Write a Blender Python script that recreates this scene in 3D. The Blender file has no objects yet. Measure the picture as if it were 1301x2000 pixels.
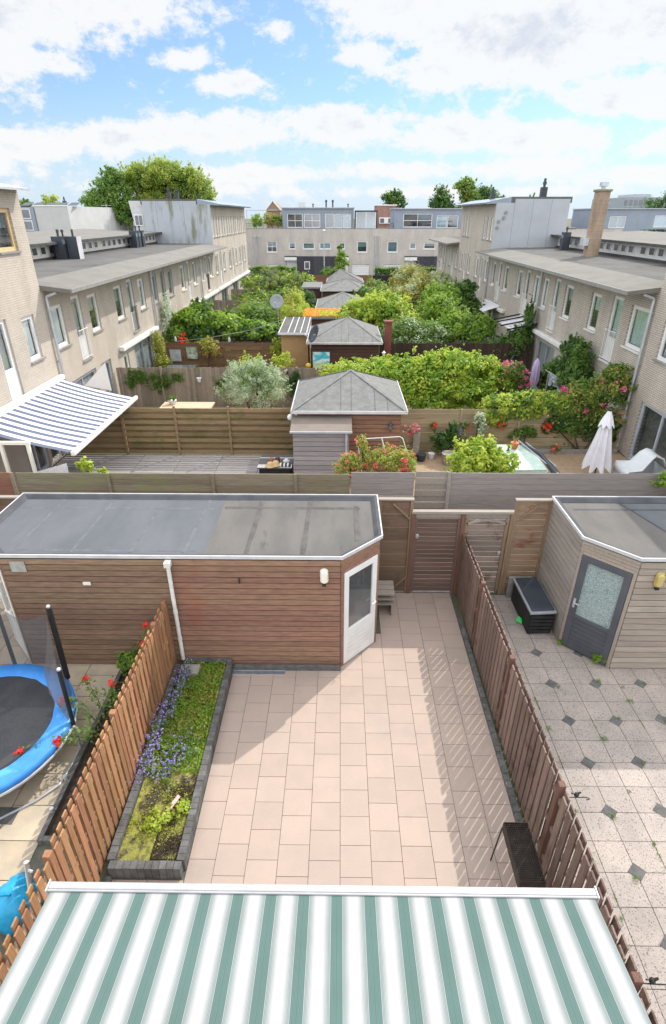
import bpy, math, random
import numpy as np
from mathutils import Vector, Matrix
R=math.radians
S=bpy.context.scene
COL=S.collection
# ------------------------------------------------------------------ camera
cd=bpy.data.cameras.new('camera'); cam=bpy.data.objects.new('camera',cd); COL.objects.link(cam)
cam.location=(0,0,7.3); cam.rotation_euler=(R(90-28.07),0,R(0.70))
cd.sensor_fit='VERTICAL'; cd.sensor_height=36; cd.lens=19.566; cd.clip_start=.05; cd.clip_end=5000
S.camera=cam
# ------------------------------------------------------------------ light and exposure
SUNV=Vector((.70,.87,1.0)).normalized()
EL=math.asin(SUNV.z); AZ=math.atan2(SUNV.x,SUNV.y)
sl=bpy.data.lights.new('sun','SUN'); sl.energy=3.5; sl.angle=R(.53); sl.color=(1,.95,.87)
so=bpy.data.objects.new('sun',sl); COL.objects.link(so); so.rotation_euler=SUNV.to_track_quat('Z','Y').to_euler()
S.view_settings.view_transform='Standard'; S.view_settings.look='None'; S.view_settings.gamma=1
S.view_settings.exposure=0.38
S.render.engine='CYCLES'
W=bpy.data.worlds.new('World'); S.world=W; W.use_nodes=True
nt=W.node_tree; nt.nodes.clear()
def mk(t,ty,**k):
    n=t.nodes.new(ty)
    for a,b in k.items(): setattr(n,a,b)
    return n
def lk(t,a,b): t.links.new(a,b)
def inp(t,s,v):
    if v is None: return
    if hasattr(v,'is_linked') or hasattr(v,'links'): t.links.new(v,s)
    else: s.default_value=v
def math_(t,op,a,b=None,c=None,clamp=False):
    n=mk(t,'ShaderNodeMath',operation=op,use_clamp=clamp); inp(t,n.inputs[0],a); inp(t,n.inputs[1],b)
    if c is not None: inp(t,n.inputs[2],c)
    return n.outputs[0]
def mixc(t,f,a,b,bt='MIX'):
    n=mk(t,'ShaderNodeMix',data_type='RGBA',blend_type=bt); n.clamp_factor=True
    inp(t,n.inputs[0],f)
    for i,v in ((6,a),(7,b)):
        if isinstance(v,tuple): v=v+(1,) if len(v)==3 else v
        inp(t,n.inputs[i],v)
    return n.outputs[2]
def maprange(t,v,a,b,c=0,d=1,smooth=True):
    n=mk(t,'ShaderNodeMapRange'); n.interpolation_type='SMOOTHSTEP' if smooth else 'LINEAR'
    inp(t,n.inputs[0],v)
    for i,x in zip((1,2,3,4),(a,b,c,d)): n.inputs[i].default_value=x
    return n.outputs[0]
def noise(t,vec,scale,detail=4,rough=.55,dist=0):
    n=mk(t,'ShaderNodeTexNoise'); inp(t,n.inputs['Vector'],vec); n.inputs['Scale'].default_value=scale
    n.inputs['Detail'].default_value=detail; n.inputs['Roughness'].default_value=rough; n.inputs['Distortion'].default_value=dist
    return n.outputs[0]
def build_world():
    t=nt
    sky=mk(t,'ShaderNodeTexSky'); sky.sky_type='NISHITA'; sky.sun_disc=False
    sky.sun_elevation=EL; sky.sun_rotation=AZ; sky.air_density=1.0; sky.dust_density=.6; sky.ozone_density=1.2
    tc=mk(t,'ShaderNodeTexCoord'); sp=mk(t,'ShaderNodeSeparateXYZ'); lk(t,tc.outputs['Generated'],sp.inputs[0])
    x,y,z=sp.outputs
    az=math_(t,'MULTIPLY',math_(t,'ARCTAN2',x,y),57.2958)
    el=math_(t,'MULTIPLY',math_(t,'ARCSINE',z),57.2958)
    cv=mk(t,'ShaderNodeCombineXYZ'); inp(t,cv.inputs[0],az); inp(t,cv.inputs[1],math_(t,'MULTIPLY',el,1.55)); inp(t,cv.inputs[2],z)
    V=cv.outputs[0]
    # cloud groups: azimuth, elevation, half width, half height (degrees), strength
    G=CLOUDS
    tot=None
    for a0,e0,sa,se,k in G:
        da=math_(t,'DIVIDE',math_(t,'SUBTRACT',az,a0),sa); de=math_(t,'DIVIDE',math_(t,'SUBTRACT',el,e0),se)
        r2=math_(t,'ADD',math_(t,'MULTIPLY',da,da),math_(t,'MULTIPLY',de,de))
        g=math_(t,'MULTIPLY',math_(t,'POWER',2.718,math_(t,'MULTIPLY',r2,-1.0)),k)
        tot=g if tot is None else math_(t,'SMOOTH_MAX',tot,g,.25)
    # away from the modelled part of the sky: scattered clouds everywhere
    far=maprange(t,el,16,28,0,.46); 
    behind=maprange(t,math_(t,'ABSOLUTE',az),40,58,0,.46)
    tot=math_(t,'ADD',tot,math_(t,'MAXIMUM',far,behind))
    n1=noise(t,V,.17,9,.62,.25); n2=noise(t,V,.55,8,.68,.15)
    f=math_(t,'ADD',math_(t,'MULTIPLY',math_(t,'SUBTRACT',n1,.5),1.7),math_(t,'MULTIPLY',math_(t,'SUBTRACT',n2,.5),1.5))
    dens=math_(t,'ADD',tot,f)
    mask=maprange(t,dens,.26,.70)
    # thickness shading: thick middles go lilac grey, lit rims stay white
    cv2=mk(t,'ShaderNodeCombineXYZ'); inp(t,cv2.inputs[0],az); inp(t,cv2.inputs[1],math_(t,'MULTIPLY',math_(t,'ADD',el,1.0),1.55)); inp(t,cv2.inputs[2],z)
    n3=noise(t,cv2.outputs[0],.22,6,.6,.2)
    thick=maprange(t,math_(t,'ADD',dens,math_(t,'MULTIPLY',math_(t,'SUBTRACT',n3,.5),1.6)),1.0,1.75)
    white=(.95,.96,.97,1); grey=(.67,.72,.83,1)
    cc=mixc(t,math_(t,'MULTIPLY',thick,.85),white,grey)
    haze=maprange(t,el,-1,10,.88,.22)
    skyc=mixc(t,1.0,sky.outputs[0],(.60,.82,1.0,1),'MULTIPLY')
    bs=mk(t,'ShaderNodeBackground'); lk(t,skyc,bs.inputs[0]); bs.inputs[1].default_value=SKYS
    hz=mk(t,'ShaderNodeBackground'); hz.inputs[0].default_value=(.68,.80,.96,1); hz.inputs[1].default_value=HAZES
    m0=mk(t,'ShaderNodeMixShader'); inp(t,m0.inputs[0],haze); lk(t,bs.outputs[0],m0.inputs[1]); lk(t,hz.outputs[0],m0.inputs[2])
    bc=mk(t,'ShaderNodeBackground'); lk(t,cc,bc.inputs[0]); inp(t,bc.inputs[1],math_(t,'MULTIPLY',CLOUDSTR,math_(t,'ADD',1.0,math_(t,'MULTIPLY',math_(t,'MAXIMUM',far,behind),3.7))))  # clouds out of view get extra strength, an added fill to lift shadows
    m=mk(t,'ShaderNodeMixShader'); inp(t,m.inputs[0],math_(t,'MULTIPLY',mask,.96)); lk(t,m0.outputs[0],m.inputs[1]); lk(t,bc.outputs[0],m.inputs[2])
    o=mk(t,'ShaderNodeOutputWorld'); lk(t,m.outputs[0],o.inputs[0])
SKYS=.115; HAZES=.82; CLOUDSTR=.78
CLOUDS=[(-27,13.2,11,3.4,1.2),(-18,13.8,7,2.0,1.05),(-31,9.4,6,2.2,1.1),(-24.5,10.2,5,1.3,.95),
 (-12.8,10.8,2.6,.9,1.0),(-9.4,9.3,3.2,1.0,.95),(-5,12.8,2.0,.8,.7),
 (5,14.0,6,2.3,1.2),(15,12.4,9,3.6,1.5),(26,12.6,9,3.9,1.45),(25.0,8.2,8,1.7,1.15),(9,10.2,7,1.3,1.05),(2.5,11.4,3,1.1,.9),
 (-26,4.9,6,1.3,1.1),(-18,5.6,7,1.3,1.1),(-9,6.2,6,1.5,1.15),(0,6.7,6,1.6,1.2),(9,6.0,6,1.6,1.15),(16.5,5.6,5.5,1.5,1.1),(27,4.9,5,1.1,1.0),(-30,3.6,5,1.2,.95),
 (-8,3.1,9,.9,.9),(6,3.5,9,.9,.85),(16,3.5,6,1.1,.95),(25,2.8,9,.8,.85),(-14,2.0,12,.7,.7),(8,1.8,16,.7,.75)]
build_world()

# ------------------------------------------------------------------ mesh builder
class MB:
    def __init__(s): s.v=[]; s.f=[]; s.m=[]
    def add(s,vs,fs,mi=0):
        b=len(s.v); s.v+= [tuple(p) for p in vs]; s.f+=[tuple(b+i for i in f) for f in fs]; s.m+=[mi]*len(fs); return s
    def box(s,x0,x1,y0,y1,z0,z1,mi=0):
        return s.add([(x0,y0,z0),(x1,y0,z0),(x1,y1,z0),(x0,y1,z0),(x0,y0,z1),(x1,y0,z1),(x1,y1,z1),(x0,y1,z1)],
          [(0,3,2,1),(4,5,6,7),(0,1,5,4),(1,2,6,5),(2,3,7,6),(3,0,4,7)],mi)
    def cbox(s,x,y,z,dx,dy,dz,mi=0): return s.box(x-dx/2,x+dx/2,y-dy/2,y+dy/2,z-dz/2,z+dz/2,mi)
    def beam(s,p,q,w,h,mi=0,up=(0,0,1)):
        p=Vector(p);q=Vector(q);d=(q-p).normalized();u=Vector(up)
        if abs(d.dot(u))>.98: u=Vector((0,1,0))
        a=d.cross(u).normalized(); b=a.cross(d).normalized(); a*=w/2;b*=h/2
        vs=[p-a-b,p+a-b,p+a+b,p-a+b,q-a-b,q+a-b,q+a+b,q-a+b]
        return s.add(vs,[(0,1,2,3),(7,6,5,4),(0,4,5,1),(1,5,6,2),(2,6,7,3),(3,7,4,0)],mi)
    def tube(s,pts,r,n=8,mi=0,cap=True):
        pts=[Vector(p) for p in pts]; rs=r if isinstance(r,(list,tuple)) else [r]*len(pts)
        rings=[]; pa=None
        for i,p in enumerate(pts):
            d=(pts[min(i+1,len(pts)-1)]-pts[max(i-1,0)]).normalized()
            if pa is None:
                u=Vector((0,0,1)) if abs(d.z)<.9 else Vector((1,0,0)); pa=d.cross(u).normalized()
            else: pa=(pa-d*pa.dot(d)).normalized()
            b=d.cross(pa); rings.append([p+(pa*math.cos(k*2*math.pi/n)+b*math.sin(k*2*math.pi/n))*rs[i] for k in range(n)])
        vs=[q for g in rings for q in g]; fs=[]
        for i in range(len(pts)-1):
            for k in range(n): a=i*n+k;b=i*n+(k+1)%n; fs.append((a,b,b+n,a+n))
        if cap: fs.append(tuple(range(n-1,-1,-1))); fs.append(tuple((len(pts)-1)*n+k for k in range(n)))
        return s.add(vs,fs,mi)
    def lathe(s,c,prof,n=20,mi=0,a0=0,wob=None):
        c=Vector(c); vs=[];fs=[]
        for i,(r,z) in enumerate(prof):
            for k in range(n):
                a=2*math.pi*k/n+a0; rr=r*(wob(a,z) if wob else 1); vs.append((c.x+rr*math.cos(a),c.y+rr*math.sin(a),c.z+z))
        for i in range(len(prof)-1):
            for k in range(n): a=i*n+k;b=i*n+(k+1)%n; fs.append((a,b,b+n,a+n))
        fs.append(tuple(range(n-1,-1,-1))); fs.append(tuple((len(prof)-1)*n+k for k in range(n)))
        return s.add(vs,fs,mi)
    def prism(s,poly,z0,z1,mi=0):
        n=len(poly); vs=[(x,y,z0) for x,y in poly]+[(x,y,z1) for x,y in poly]
        return s.add(vs,[tuple(range(n-1,-1,-1)),tuple(range(n,2*n))]+[(i,(i+1)%n,n+(i+1)%n,n+i) for i in range(n)],mi)
    def profY(s,prof,y0,y1,mi=0):   # profile in x,z run along y
        n=len(prof); vs=[(x,y0,z) for x,z in prof]+[(x,y1,z) for x,z in prof]
        return s.add(vs,[tuple(range(n)),tuple(range(2*n-1,n-1,-1))]+[(i,n+i,n+(i+1)%n,(i+1)%n) for i in range(n)],mi)
    def ball(s,c,r,n=10,m=7,mi=0,sz=1):
        return s.lathe(c,[(r*math.sin(math.pi*(i+.02)/(m-.0)) if 0<i<m else r*.02,-r*sz*math.cos(math.pi*i/m)) for i in range(m+1)],n,mi)
    def build(s,name,mat,parent=None,smooth=False,bevel=0):
        me=bpy.data.meshes.new(name)
        o0=parent_loc(parent); vs=[(a-o0[0],b-o0[1],c-o0[2]) for a,b,c in s.v]
        me.from_pydata(vs,[],s.f)
        mats=mat if isinstance(mat,(list,tuple)) else [mat]
        for m in mats: me.materials.append(m)
        if len(mats)>1: me.polygons.foreach_set('material_index',s.m)
        if smooth: me.polygons.foreach_set('use_smooth',[True]*len(s.f))
        me.update()
        o=bpy.data.objects.new(name,me); COL.objects.link(o)
        if parent is not None: o.parent=parent
        _loc[o.name]=o0
        if bevel:
            b=o.modifiers.new('bevel','BEVEL'); b.width=bevel; b.segments=2; b.limit_method='ANGLE'
        return o
_loc={}
def parent_loc(p):
    return (0,0,0) if p is None else _loc.get(p.name,(0,0,0))
def tag(o,label=None,cat=None,group=None,kind=None):
    if label: o['label']=label
    if cat: o['category']=cat
    if group: o['group']=group
    if kind: o['kind']=kind
    return o
def thing(name,label,cat,loc=(0,0,0),group=None):
    o=bpy.data.objects.new(name,None); COL.objects.link(o); o.location=loc; o.empty_display_size=.2
    _loc[o.name]=tuple(loc); return tag(o,label,cat,group)
def struct(name,mb,mat,**k): return tag(mb.build(name,mat,**k),kind='structure')

# ------------------------------------------------------------------ materials
def newmat(name):
    m=bpy.data.materials.new(name); m.use_nodes=True; t=m.node_tree; t.nodes.clear()
    b=mk(t,'ShaderNodeBsdfPrincipled'); o=mk(t,'ShaderNodeOutputMaterial'); lk(t,b.outputs[0],o.inputs[0])
    return m,t,b,o
def posn(t,st=(1,1,1)):
    g=mk(t,'ShaderNodeNewGeometry'); v=g.outputs['Position']
    if st!=(1,1,1):
        n=mk(t,'ShaderNodeVectorMath',operation='MULTIPLY'); lk(t,v,n.inputs[0]); n.inputs[1].default_value=st; v=n.outputs[0]
    return v,g
def M(name,c1,c2=None,scale=8,rough=.8,bump=0,island=0,st=(1,1,1),c3=None,s3=1.2,t3=(.5,.65),st3=(1,1,1),metal=0,spec=.3,fine=0,hue=0):
    m,t,b,o=newmat(name); v,g=posn(t,st)
    if c2 is None: c2=tuple(x*.8 for x in c1)
    n=noise(t,v,scale,5,.6)
    c=mixc(t,maprange(t,n,.32,.68),c1,c2)
    if c3:
        v3,_=posn(t,st3); n3=noise(t,v3,s3,5,.65); c=mixc(t,maprange(t,n3,t3[0],t3[1]),c,c3)
    if fine:
        vf,_=posn(t); nf=noise(t,vf,90,2,.6); c=mixc(t,1.0,c,mixc(t,maprange(t,nf,.3,.7,smooth=False),(1-fine,)*3,(1+fine,)*3),'MULTIPLY')
    if island:
        r=g.outputs['Random Per Island']; k=maprange(t,r,0,1,1-island,1+island,False)
        cc=mk(t,'ShaderNodeCombineXYZ'); [inp(t,cc.inputs[i],k) for i in range(3)]
        c=mixc(t,1.0,c,cc.outputs[0],'MULTIPLY')
    if hue:
        r2=math_(t,'FRACT',math_(t,'MULTIPLY',g.outputs['Random Per Island'],7.31))
        h=mk(t,'ShaderNodeHueSaturation'); lk(t,c,h.inputs['Color']); inp(t,h.inputs['Hue'],maprange(t,r2,0,1,.5-hue,.5+hue,False)); c=h.outputs[0]
    lk(t,c,b.inputs['Base Color']); b.inputs['Roughness'].default_value=rough; b.inputs['Metallic'].default_value=metal
    b.inputs['Specular IOR Level'].default_value=spec
    if bump:
        bp=mk(t,'ShaderNodeBump'); bp.inputs['Strength'].default_value=bump; bp.inputs['Distance'].default_value=.01
        inp(t,bp.inputs['Height'],noise(t,v,scale*4,4,.6)); lk(t,bp.outputs[0],b.inputs['Normal'])
    return m
def brick(name,c1,c2,mortar,axis='yz',bw=.21,bh=.062,ms=.008,rough=.85,stain=.15):
    m,t,b,o=newmat(name); g=mk(t,'ShaderNodeNewGeometry'); sp=mk(t,'ShaderNodeSeparateXYZ'); lk(t,g.outputs['Position'],sp.inputs[0])
    cv=mk(t,'ShaderNodeCombineXYZ'); lk(t,sp.outputs[1 if axis=='yz' else 0],cv.inputs[0]); lk(t,sp.outputs[2],cv.inputs[1])
    br=mk(t,'ShaderNodeTexBrick'); lk(t,cv.outputs[0],br.inputs[0]); br.inputs['Scale'].default_value=1
    br.inputs['Brick Width'].default_value=bw; br.inputs['Row Height'].default_value=bh; br.inputs['Mortar Size'].default_value=ms
    br.inputs['Color1'].default_value=c1+(1,); br.inputs['Color2'].default_value=c2+(1,); br.inputs['Mortar'].default_value=mortar+(1,); br.inputs['Mortar Smooth'].default_value=.2
    v,_=posn(t,(1,1,.35)); n=noise(t,v,1.1,6,.65)
    c=mixc(t,1.0,br.outputs[0],mixc(t,maprange(t,n,.3,.7),(1-stain,)*3,(1.06,)*3),'MULTIPLY')
    lk(t,c,b.inputs['Base Color']); b.inputs['Roughness'].default_value=rough; b.inputs['Specular IOR Level'].default_value=.2
    bp=mk(t,'ShaderNodeBump'); bp.inputs['Strength'].default_value=.5; bp.inputs['Distance'].default_value=.006; bp.invert=True
    lk(t,br.outputs['Fac'],bp.inputs['Height']); lk(t,bp.outputs[0],b.inputs['Normal'])
    return m
def glassmat(name,tint=(.94,.96,.96),rough=.02,base=.10):
    m,t,b,o=newmat(name); t.nodes.remove(b)
    tr=mk(t,'ShaderNodeBsdfTransparent'); tr.inputs[0].default_value=tint+(1,)
    gl=mk(t,'ShaderNodeBsdfGlossy'); gl.inputs['Roughness'].default_value=rough; gl.inputs[0].default_value=(.95,.98,1,1)
    fr=mk(t,'ShaderNodeFresnel'); fr.inputs[0].default_value=1.55
    gg=mk(t,'ShaderNodeNewGeometry'); f=math_(t,'MULTIPLY',math_(t,'ADD',fr.outputs[0],base,clamp=True),math_(t,'SUBTRACT',1.0,gg.outputs['Backfacing']))
    mx=mk(t,'ShaderNodeMixShader'); inp(t,mx.inputs[0],f); lk(t,tr.outputs[0],mx.inputs[1]); lk(t,gl.outputs[0],mx.inputs[2]); lk(t,mx.outputs[0],o.inputs[0])
    return m
def leafmat(name,c1,c2,tr=.45,rough=.5,scale=2.0):
    m,t,b,o=newmat(name); v,g=posn(t)
    n=noise(t,v,scale,3,.6); r=g.outputs['Random Per Island']
    f=math_(t,'ADD',math_(t,'MULTIPLY',r,.6),math_(t,'MULTIPLY',maprange(t,n,.35,.65),.4))
    c=mixc(t,f,c1,c2); lk(t,c,b.inputs['Base Color']); b.inputs['Roughness'].default_value=rough; b.inputs['Specular IOR Level'].default_value=.35
    tl=mk(t,'ShaderNodeBsdfTranslucent'); c2b=mixc(t,.5,c,tuple(min(1,x*1.5) for x in c2)); lk(t,c2b,tl.inputs[0])
    mx=mk(t,'ShaderNodeMixShader'); mx.inputs[0].default_value=tr; lk(t,b.outputs[0],mx.inputs[1]); lk(t,tl.outputs[0],mx.inputs[2]); lk(t,mx.outputs[0],o.inputs[0])
    return m
def stripes(name,ca,cb,period,duty,soft,axis=0,lines=0,off=0,trans=.25):
    """woven stripe running across one axis; lines adds the fine pin stripes beside each band"""
    m,t,b,o=newmat(name); g=mk(t,'ShaderNodeNewGeometry'); sp=mk(t,'ShaderNodeSeparateXYZ'); lk(t,g.outputs['Position'],sp.inputs[0])
    u=math_(t,'DIVIDE',math_(t,'ADD',sp.outputs[axis],off+period*100.5),period)
    fr=math_(t,'ABSOLUTE',math_(t,'SUBTRACT',math_(t,'FRACT',u),.5))       # 0 in band centre, .5 between
    band=maprange(t,fr,duty/2,duty/2+.004,1,0,False)
    if lines:
        grad=math_(t,'POWER',maprange(t,fr,duty/2,duty/2+soft,.85,0,False),1.15)
        pin=math_(t,'GREATER_THAN',math_(t,'FRACT',math_(t,'MULTIPLY',fr,lines)),.42)
        side=math_(t,'MULTIPLY',grad,math_(t,'ADD',.42,math_(t,'MULTIPLY',pin,.70)))
        f=math_(t,'MAXIMUM',band,side)
        e=maprange(t,math_(t,'ABSOLUTE',math_(t,'SUBTRACT',fr,duty/2+.012)),.0,.012,1,0,False)
        f=math_(t,'SUBTRACT',f,math_(t,'MULTIPLY',e,.75),clamp=True)
    else: f=band
    v,_=posn(t); n=noise(t,v,2.2,5,.65)
    c=mixc(t,f,ca,cb)
    if lines: c=mixc(t,math_(t,'MULTIPLY',side,.7),c,(.17,.21,.22))
    c=mixc(t,1.0,c,mixc(t,maprange(t,n,.3,.7),(.93,.92,.90),(1,1,1)),'MULTIPLY')
    lk(t,c,b.inputs['Base Color']); b.inputs['Roughness'].default_value=.9; b.inputs['Specular IOR Level'].default_value=.1
    wv=noise(t,v,350,2,.6); bp=mk(t,'ShaderNodeBump'); bp.inputs['Strength'].default_value=.15; bp.inputs['Distance'].default_value=.002; lk(t,wv,bp.inputs['Height']); lk(t,bp.outputs[0],b.inputs['Normal'])
    tl=mk(t,'ShaderNodeBsdfTranslucent'); lk(t,c,tl.inputs[0]); mx=mk(t,'ShaderNodeMixShader'); mx.inputs[0].default_value=trans
    lk(t,b.outputs[0],mx.inputs[1]); lk(t,tl.outputs[0],mx.inputs[2]); lk(t,mx.outputs[0],o.inputs[0])
    return m
m_brickL=brick('pale_brick_yz',(.475,.42,.36),(.435,.385,.33),(.37,.325,.28),'yz')
m_brickLx=brick('pale_brick_xz',(.475,.42,.36),(.435,.385,.33),(.55,.47,.39),'xz')
m_brickR=brick('cream_brick_yz',(.475,.425,.37),(.545,.49,.425),(.31,.28,.25),'yz',ms=.012)
m_brickRx=brick('cream_brick_xz',(.475,.425,.37),(.545,.49,.425),(.31,.28,.25),'xz',ms=.012)
m_brickF=brick('sand_brick_xz',(.50,.46,.42),(.46,.42,.38),(.42,.39,.36),'xz')
m_brickRed=brick('red_brick_xz',(.30,.15,.12),(.26,.13,.10),(.3,.24,.22),'xz')
m_chim=brick('chimney_brick',(.40,.30,.22),(.34,.25,.18),(.3,.25,.2),'yz',stain=.4)
m_white=M('white_paint',(.70,.70,.69),(.64,.64,.63),3,.45,spec=.4)
m_cream=M('cream_paint',(.74,.70,.62),(.68,.64,.56),3,.5)
m_yellowwood=M('varnished_frame',(.58,.44,.25),(.52,.38,.2),3,.45)
m_grayfr=M('grey_frame',(.34,.36,.38),(.3,.32,.34),3,.45)
m_greysill=M('grey_sill',(.26,.25,.24),(.2,.2,.19),6,.7)
m_dark=M('dark_interior',(.035,.035,.037),(.02,.02,.022),3,.9)
m_room=M('dim_room',(.16,.16,.165),(.08,.08,.085),1.2,.9)
m_curtW=M('net_curtain',(.85,.87,.87),(.66,.69,.70),9,.9,st=(1,1,.05))
m_curtG=M('grey_blind',(.47,.48,.51),(.38,.39,.42),4,.85,st=(1,1,.05))
m_curtT=M('teal_curtain',(.52,.61,.59),(.40,.49,.48),8,.9,st=(1,1,.05))
m_glass=glassmat('window_glass')
m_glassF=glassmat('far_glass',(.7,.78,.82),.05,.12)
m_metal=M('aluminium',(.60,.61,.62),(.52,.53,.54),5,.38,metal=.6,spec=.5)
m_edge=M('white_roof_trim',(.52,.52,.53),(.43,.43,.445),4,.4)
m_zinc=M('zinc_pipe',(.50,.52,.56),(.42,.44,.48),4,.45,metal=.4)
m_pvc=M('grey_pvc_pipe',(.66,.65,.63),(.56,.55,.52),5,.45,c3=(.36,.36,.33),s3=3,t3=(.62,.8))
m_bitL=M('felt_blue_grey',(.098,.105,.117),(.122,.129,.14),1.3,.9,.25,st=(1,.35,1),spec=.12,c3=(.15,.15,.15),s3=2.2,t3=(.6,.8),fine=.12)
m_bitR=M('felt_worn_brown',(.130,.121,.112),(.098,.094,.09),1.1,.85,.25,st=(1.6,.5,1),spec=.2,c3=(.062,.062,.065),s3=1.6,t3=(.58,.72),st3=(2.5,.5,1),fine=.12)
m_bitedge=M('felt_dark_edge',(.06,.065,.075),(.11,.115,.125),3,.6,.2)
m_felt=M('roof_felt',(.130,.127,.122),(.102,.10,.096),.9,.95,.3,spec=.1,c3=(.075,.07,.066),s3=.5,t3=(.55,.75),fine=.18)
m_feltedge=M('roof_felt_edge',(.195,.185,.17),(.165,.158,.147),1.4,.95,.3,spec=.1,fine=.15)
m_feltshed=M('mineral_felt',(.20,.20,.195),(.155,.155,.152),5,.95,.4,spec=.1,fine=.35)
m_feltdark=M('felt_upstand',(.045,.045,.05),(.07,.07,.07),3,.8)
m_panelL=M('algae_stained_panel',(.37,.395,.43),(.34,.36,.395),.8,.65,c3=(.17,.18,.12),s3=.9,t3=(.47,.66),st3=(1.6,1,.35))
m_panel=M('blue_grey_panel',(.37,.39,.42),(.34,.355,.385),.9,.65,c3=(.30,.315,.33),s3=1.2,t3=(.6,.8),st3=(2,1,.3))
m_panelB=M('slate_blue_cladding',(.25,.285,.345),(.22,.255,.31),1.2,.6)
m_darkclad=M('dark_slat_cladding',(.075,.075,.085),(.05,.05,.06),4,.7,island=.2)
m_solar=M('solar_panel',(.33,.38,.47),(.29,.34,.43),2,.25,metal=.3,spec=.8)
m_slate=M('slate_flue_box',(.035,.042,.055),(.05,.058,.07),4,.45)
m_slatelt=M('flue_box_light_side',(.18,.2,.23),(.15,.17,.2),4,.45)
m_black=M('black_plastic',(.015,.015,.017),(.025,.025,.027),6,.5)
m_blackmet=M('blackened_steel',(.022,.018,.016),(.05,.035,.028),14,.65,.4,c3=(.10,.06,.04),s3=9,t3=(.6,.75))
def wood(name,c1,c2,st,island=.18,rough=.8,c3=None,s3=1.5,t3=(.55,.7),st3=(1,1,1),hue=.01):
    return M(name,c1,c2,7,rough,.35,island,st,c3,s3,t3,st3,hue=hue)
HX=(.35,6,9); HY=(6,.35,9); VZ=(8,8,.5)
m_shedL=wood('brown_cladding',(.265,.152,.106),(.185,.104,.073),(.5,3.5,4),.13,c3=(.25,.10,.065),s3=.7,t3=(.58,.75))
m_shedLm=wood('brown_cladding_mossy_left',(.245,.155,.104),(.165,.104,.070),(.5,3.5,4),.18,c3=(.20,.17,.10),s3=.8,t3=(.58,.75))
m_shedR=wood('weathered_cladding',(.33,.28,.235),(.25,.21,.175),HX,.12,c3=(.22,.20,.17),s3=1,t3=(.6,.8))
m_shedRy=wood('weathered_cladding_side',(.31,.275,.24),(.23,.205,.18),HY,.12)
m_fenL=wood('orange_stained_slats',(.335,.175,.090),(.25,.125,.062),VZ,.2,c3=(.22,.10,.06),s3=3,t3=(.6,.8))
m_fenLt=wood('pale_rail_end',(.50,.36,.24),(.42,.28,.17),VZ,.15)
m_fenR=wood('dark_brown_slats',(.195,.130,.105),(.12,.082,.068),VZ,.25,c3=(.065,.038,.03),s3=2.5,t3=(.55,.75))
m_postR=wood('brown_post',(.17,.095,.065),(.11,.062,.045),VZ,.1)
m_gateB=wood('plum_brown_gate',(.155,.10,.082),(.11,.072,.060),HX,.2)
m_gateG=wood('weathered_gate',(.26,.205,.175),(.19,.15,.125),HX,.25,c3=(.09,.05,.035),s3=2)
m_panBr=wood('brown_mossy_panel',(.17,.115,.080),(.12,.08,.055),HX,.15,c3=(.055,.06,.03),s3=1.4)
m_panBe=wood('stained_beige_panel',(.31,.22,.15),(.23,.155,.10),HX,.12,c3=(.16,.065,.03),s3=1.6,t3=(.55,.72),st3=(1,1,2.2))
m_postBe=wood('tan_post',(.26,.185,.115),(.19,.135,.085),VZ,.1)
m_capw=wood('weathered_cap',(.30,.265,.225),(.24,.21,.18),HX,.08)
m_alM=wood('mossy_planks',(.235,.21,.15),(.165,.14,.10),HX,.16,c3=(.20,.205,.10),s3=.9,t3=(.5,.7),st3=(1,1,2))
m_alG=wood('silver_grey_planks',(.30,.27,.255),(.225,.20,.19),HX,.12,c3=(.15,.13,.12),s3=2,t3=(.6,.75),st3=(.4,1,3))
m_alR=wood('reddish_planks',(.24,.12,.08),(.18,.085,.06),HX,.12)
m_slat=wood('brown_green_slats',(.27,.195,.105),(.19,.13,.07),HX,.18,c3=(.13,.125,.045),s3=1.2,t3=(.52,.7))
m_lean=wood('grey_lilac_planks',(.33,.30,.31),(.26,.23,.235),HX,.13,c3=(.17,.14,.14),s3=2,t3=(.62,.78))
m_hip=wood('red_brown_cladding',(.24,.125,.085),(.175,.09,.062),HX,.12)
m_hip2=wood('dark_brown_cladding',(.085,.040,.030),(.055,.028,.022),HX,.15)
m_fen2=wood('grey_brown_palings',(.27,.225,.18),(.20,.165,.13),VZ,.22,c3=(.12,.13,.06),s3=1.3,t3=(.6,.75))
m_fen3=wood('warm_brown_boards',(.20,.115,.065),(.145,.08,.045),HX,.18)
m_fenT=wood('tan_green_boards',(.36,.29,.185),(.28,.215,.13),HX,.14,c3=(.24,.22,.12),s3=1)
m_fenD=wood('dark_palings',(.07,.042,.032),(.045,.03,.024),VZ,.25)
m_tan=wood('honey_boards',(.42,.27,.13),(.34,.21,.10),HX,.1)
m_tabtop=wood('light_table_wood',(.55,.42,.30),(.48,.36,.25),HX,.06)
m_bark=M('bark',(.10,.075,.05),(.06,.045,.03),14,.95,.6,st=(1,1,.3))
m_conc=M('concrete',(.30,.29,.27),(.22,.215,.20),6,.9,.3,fine=.15)
m_pal=M('anthracite_concrete',(.078,.078,.079),(.125,.122,.118),9,.85,.35,island=.22,c3=(.09,.105,.06),s3=2.5,t3=(.62,.8),fine=.2)
m_soil=M('dark_soil',(.035,.025,.018),(.065,.048,.035),16,1,.8)
m_tile=M('pink_beige_slab',(.372,.292,.247),(.342,.276,.236),1.6,.9,.1,island=.04,spec=.15,c3=(.30,.252,.22),s3=.9,t3=(.5,.78),fine=.09)
m_tileS=M('sandstone_slab',(.46,.375,.275),(.36,.31,.24),3,.8,.15,island=.13,c3=(.50,.38,.23),s3=2,t3=(.55,.75),fine=.08)
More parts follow.
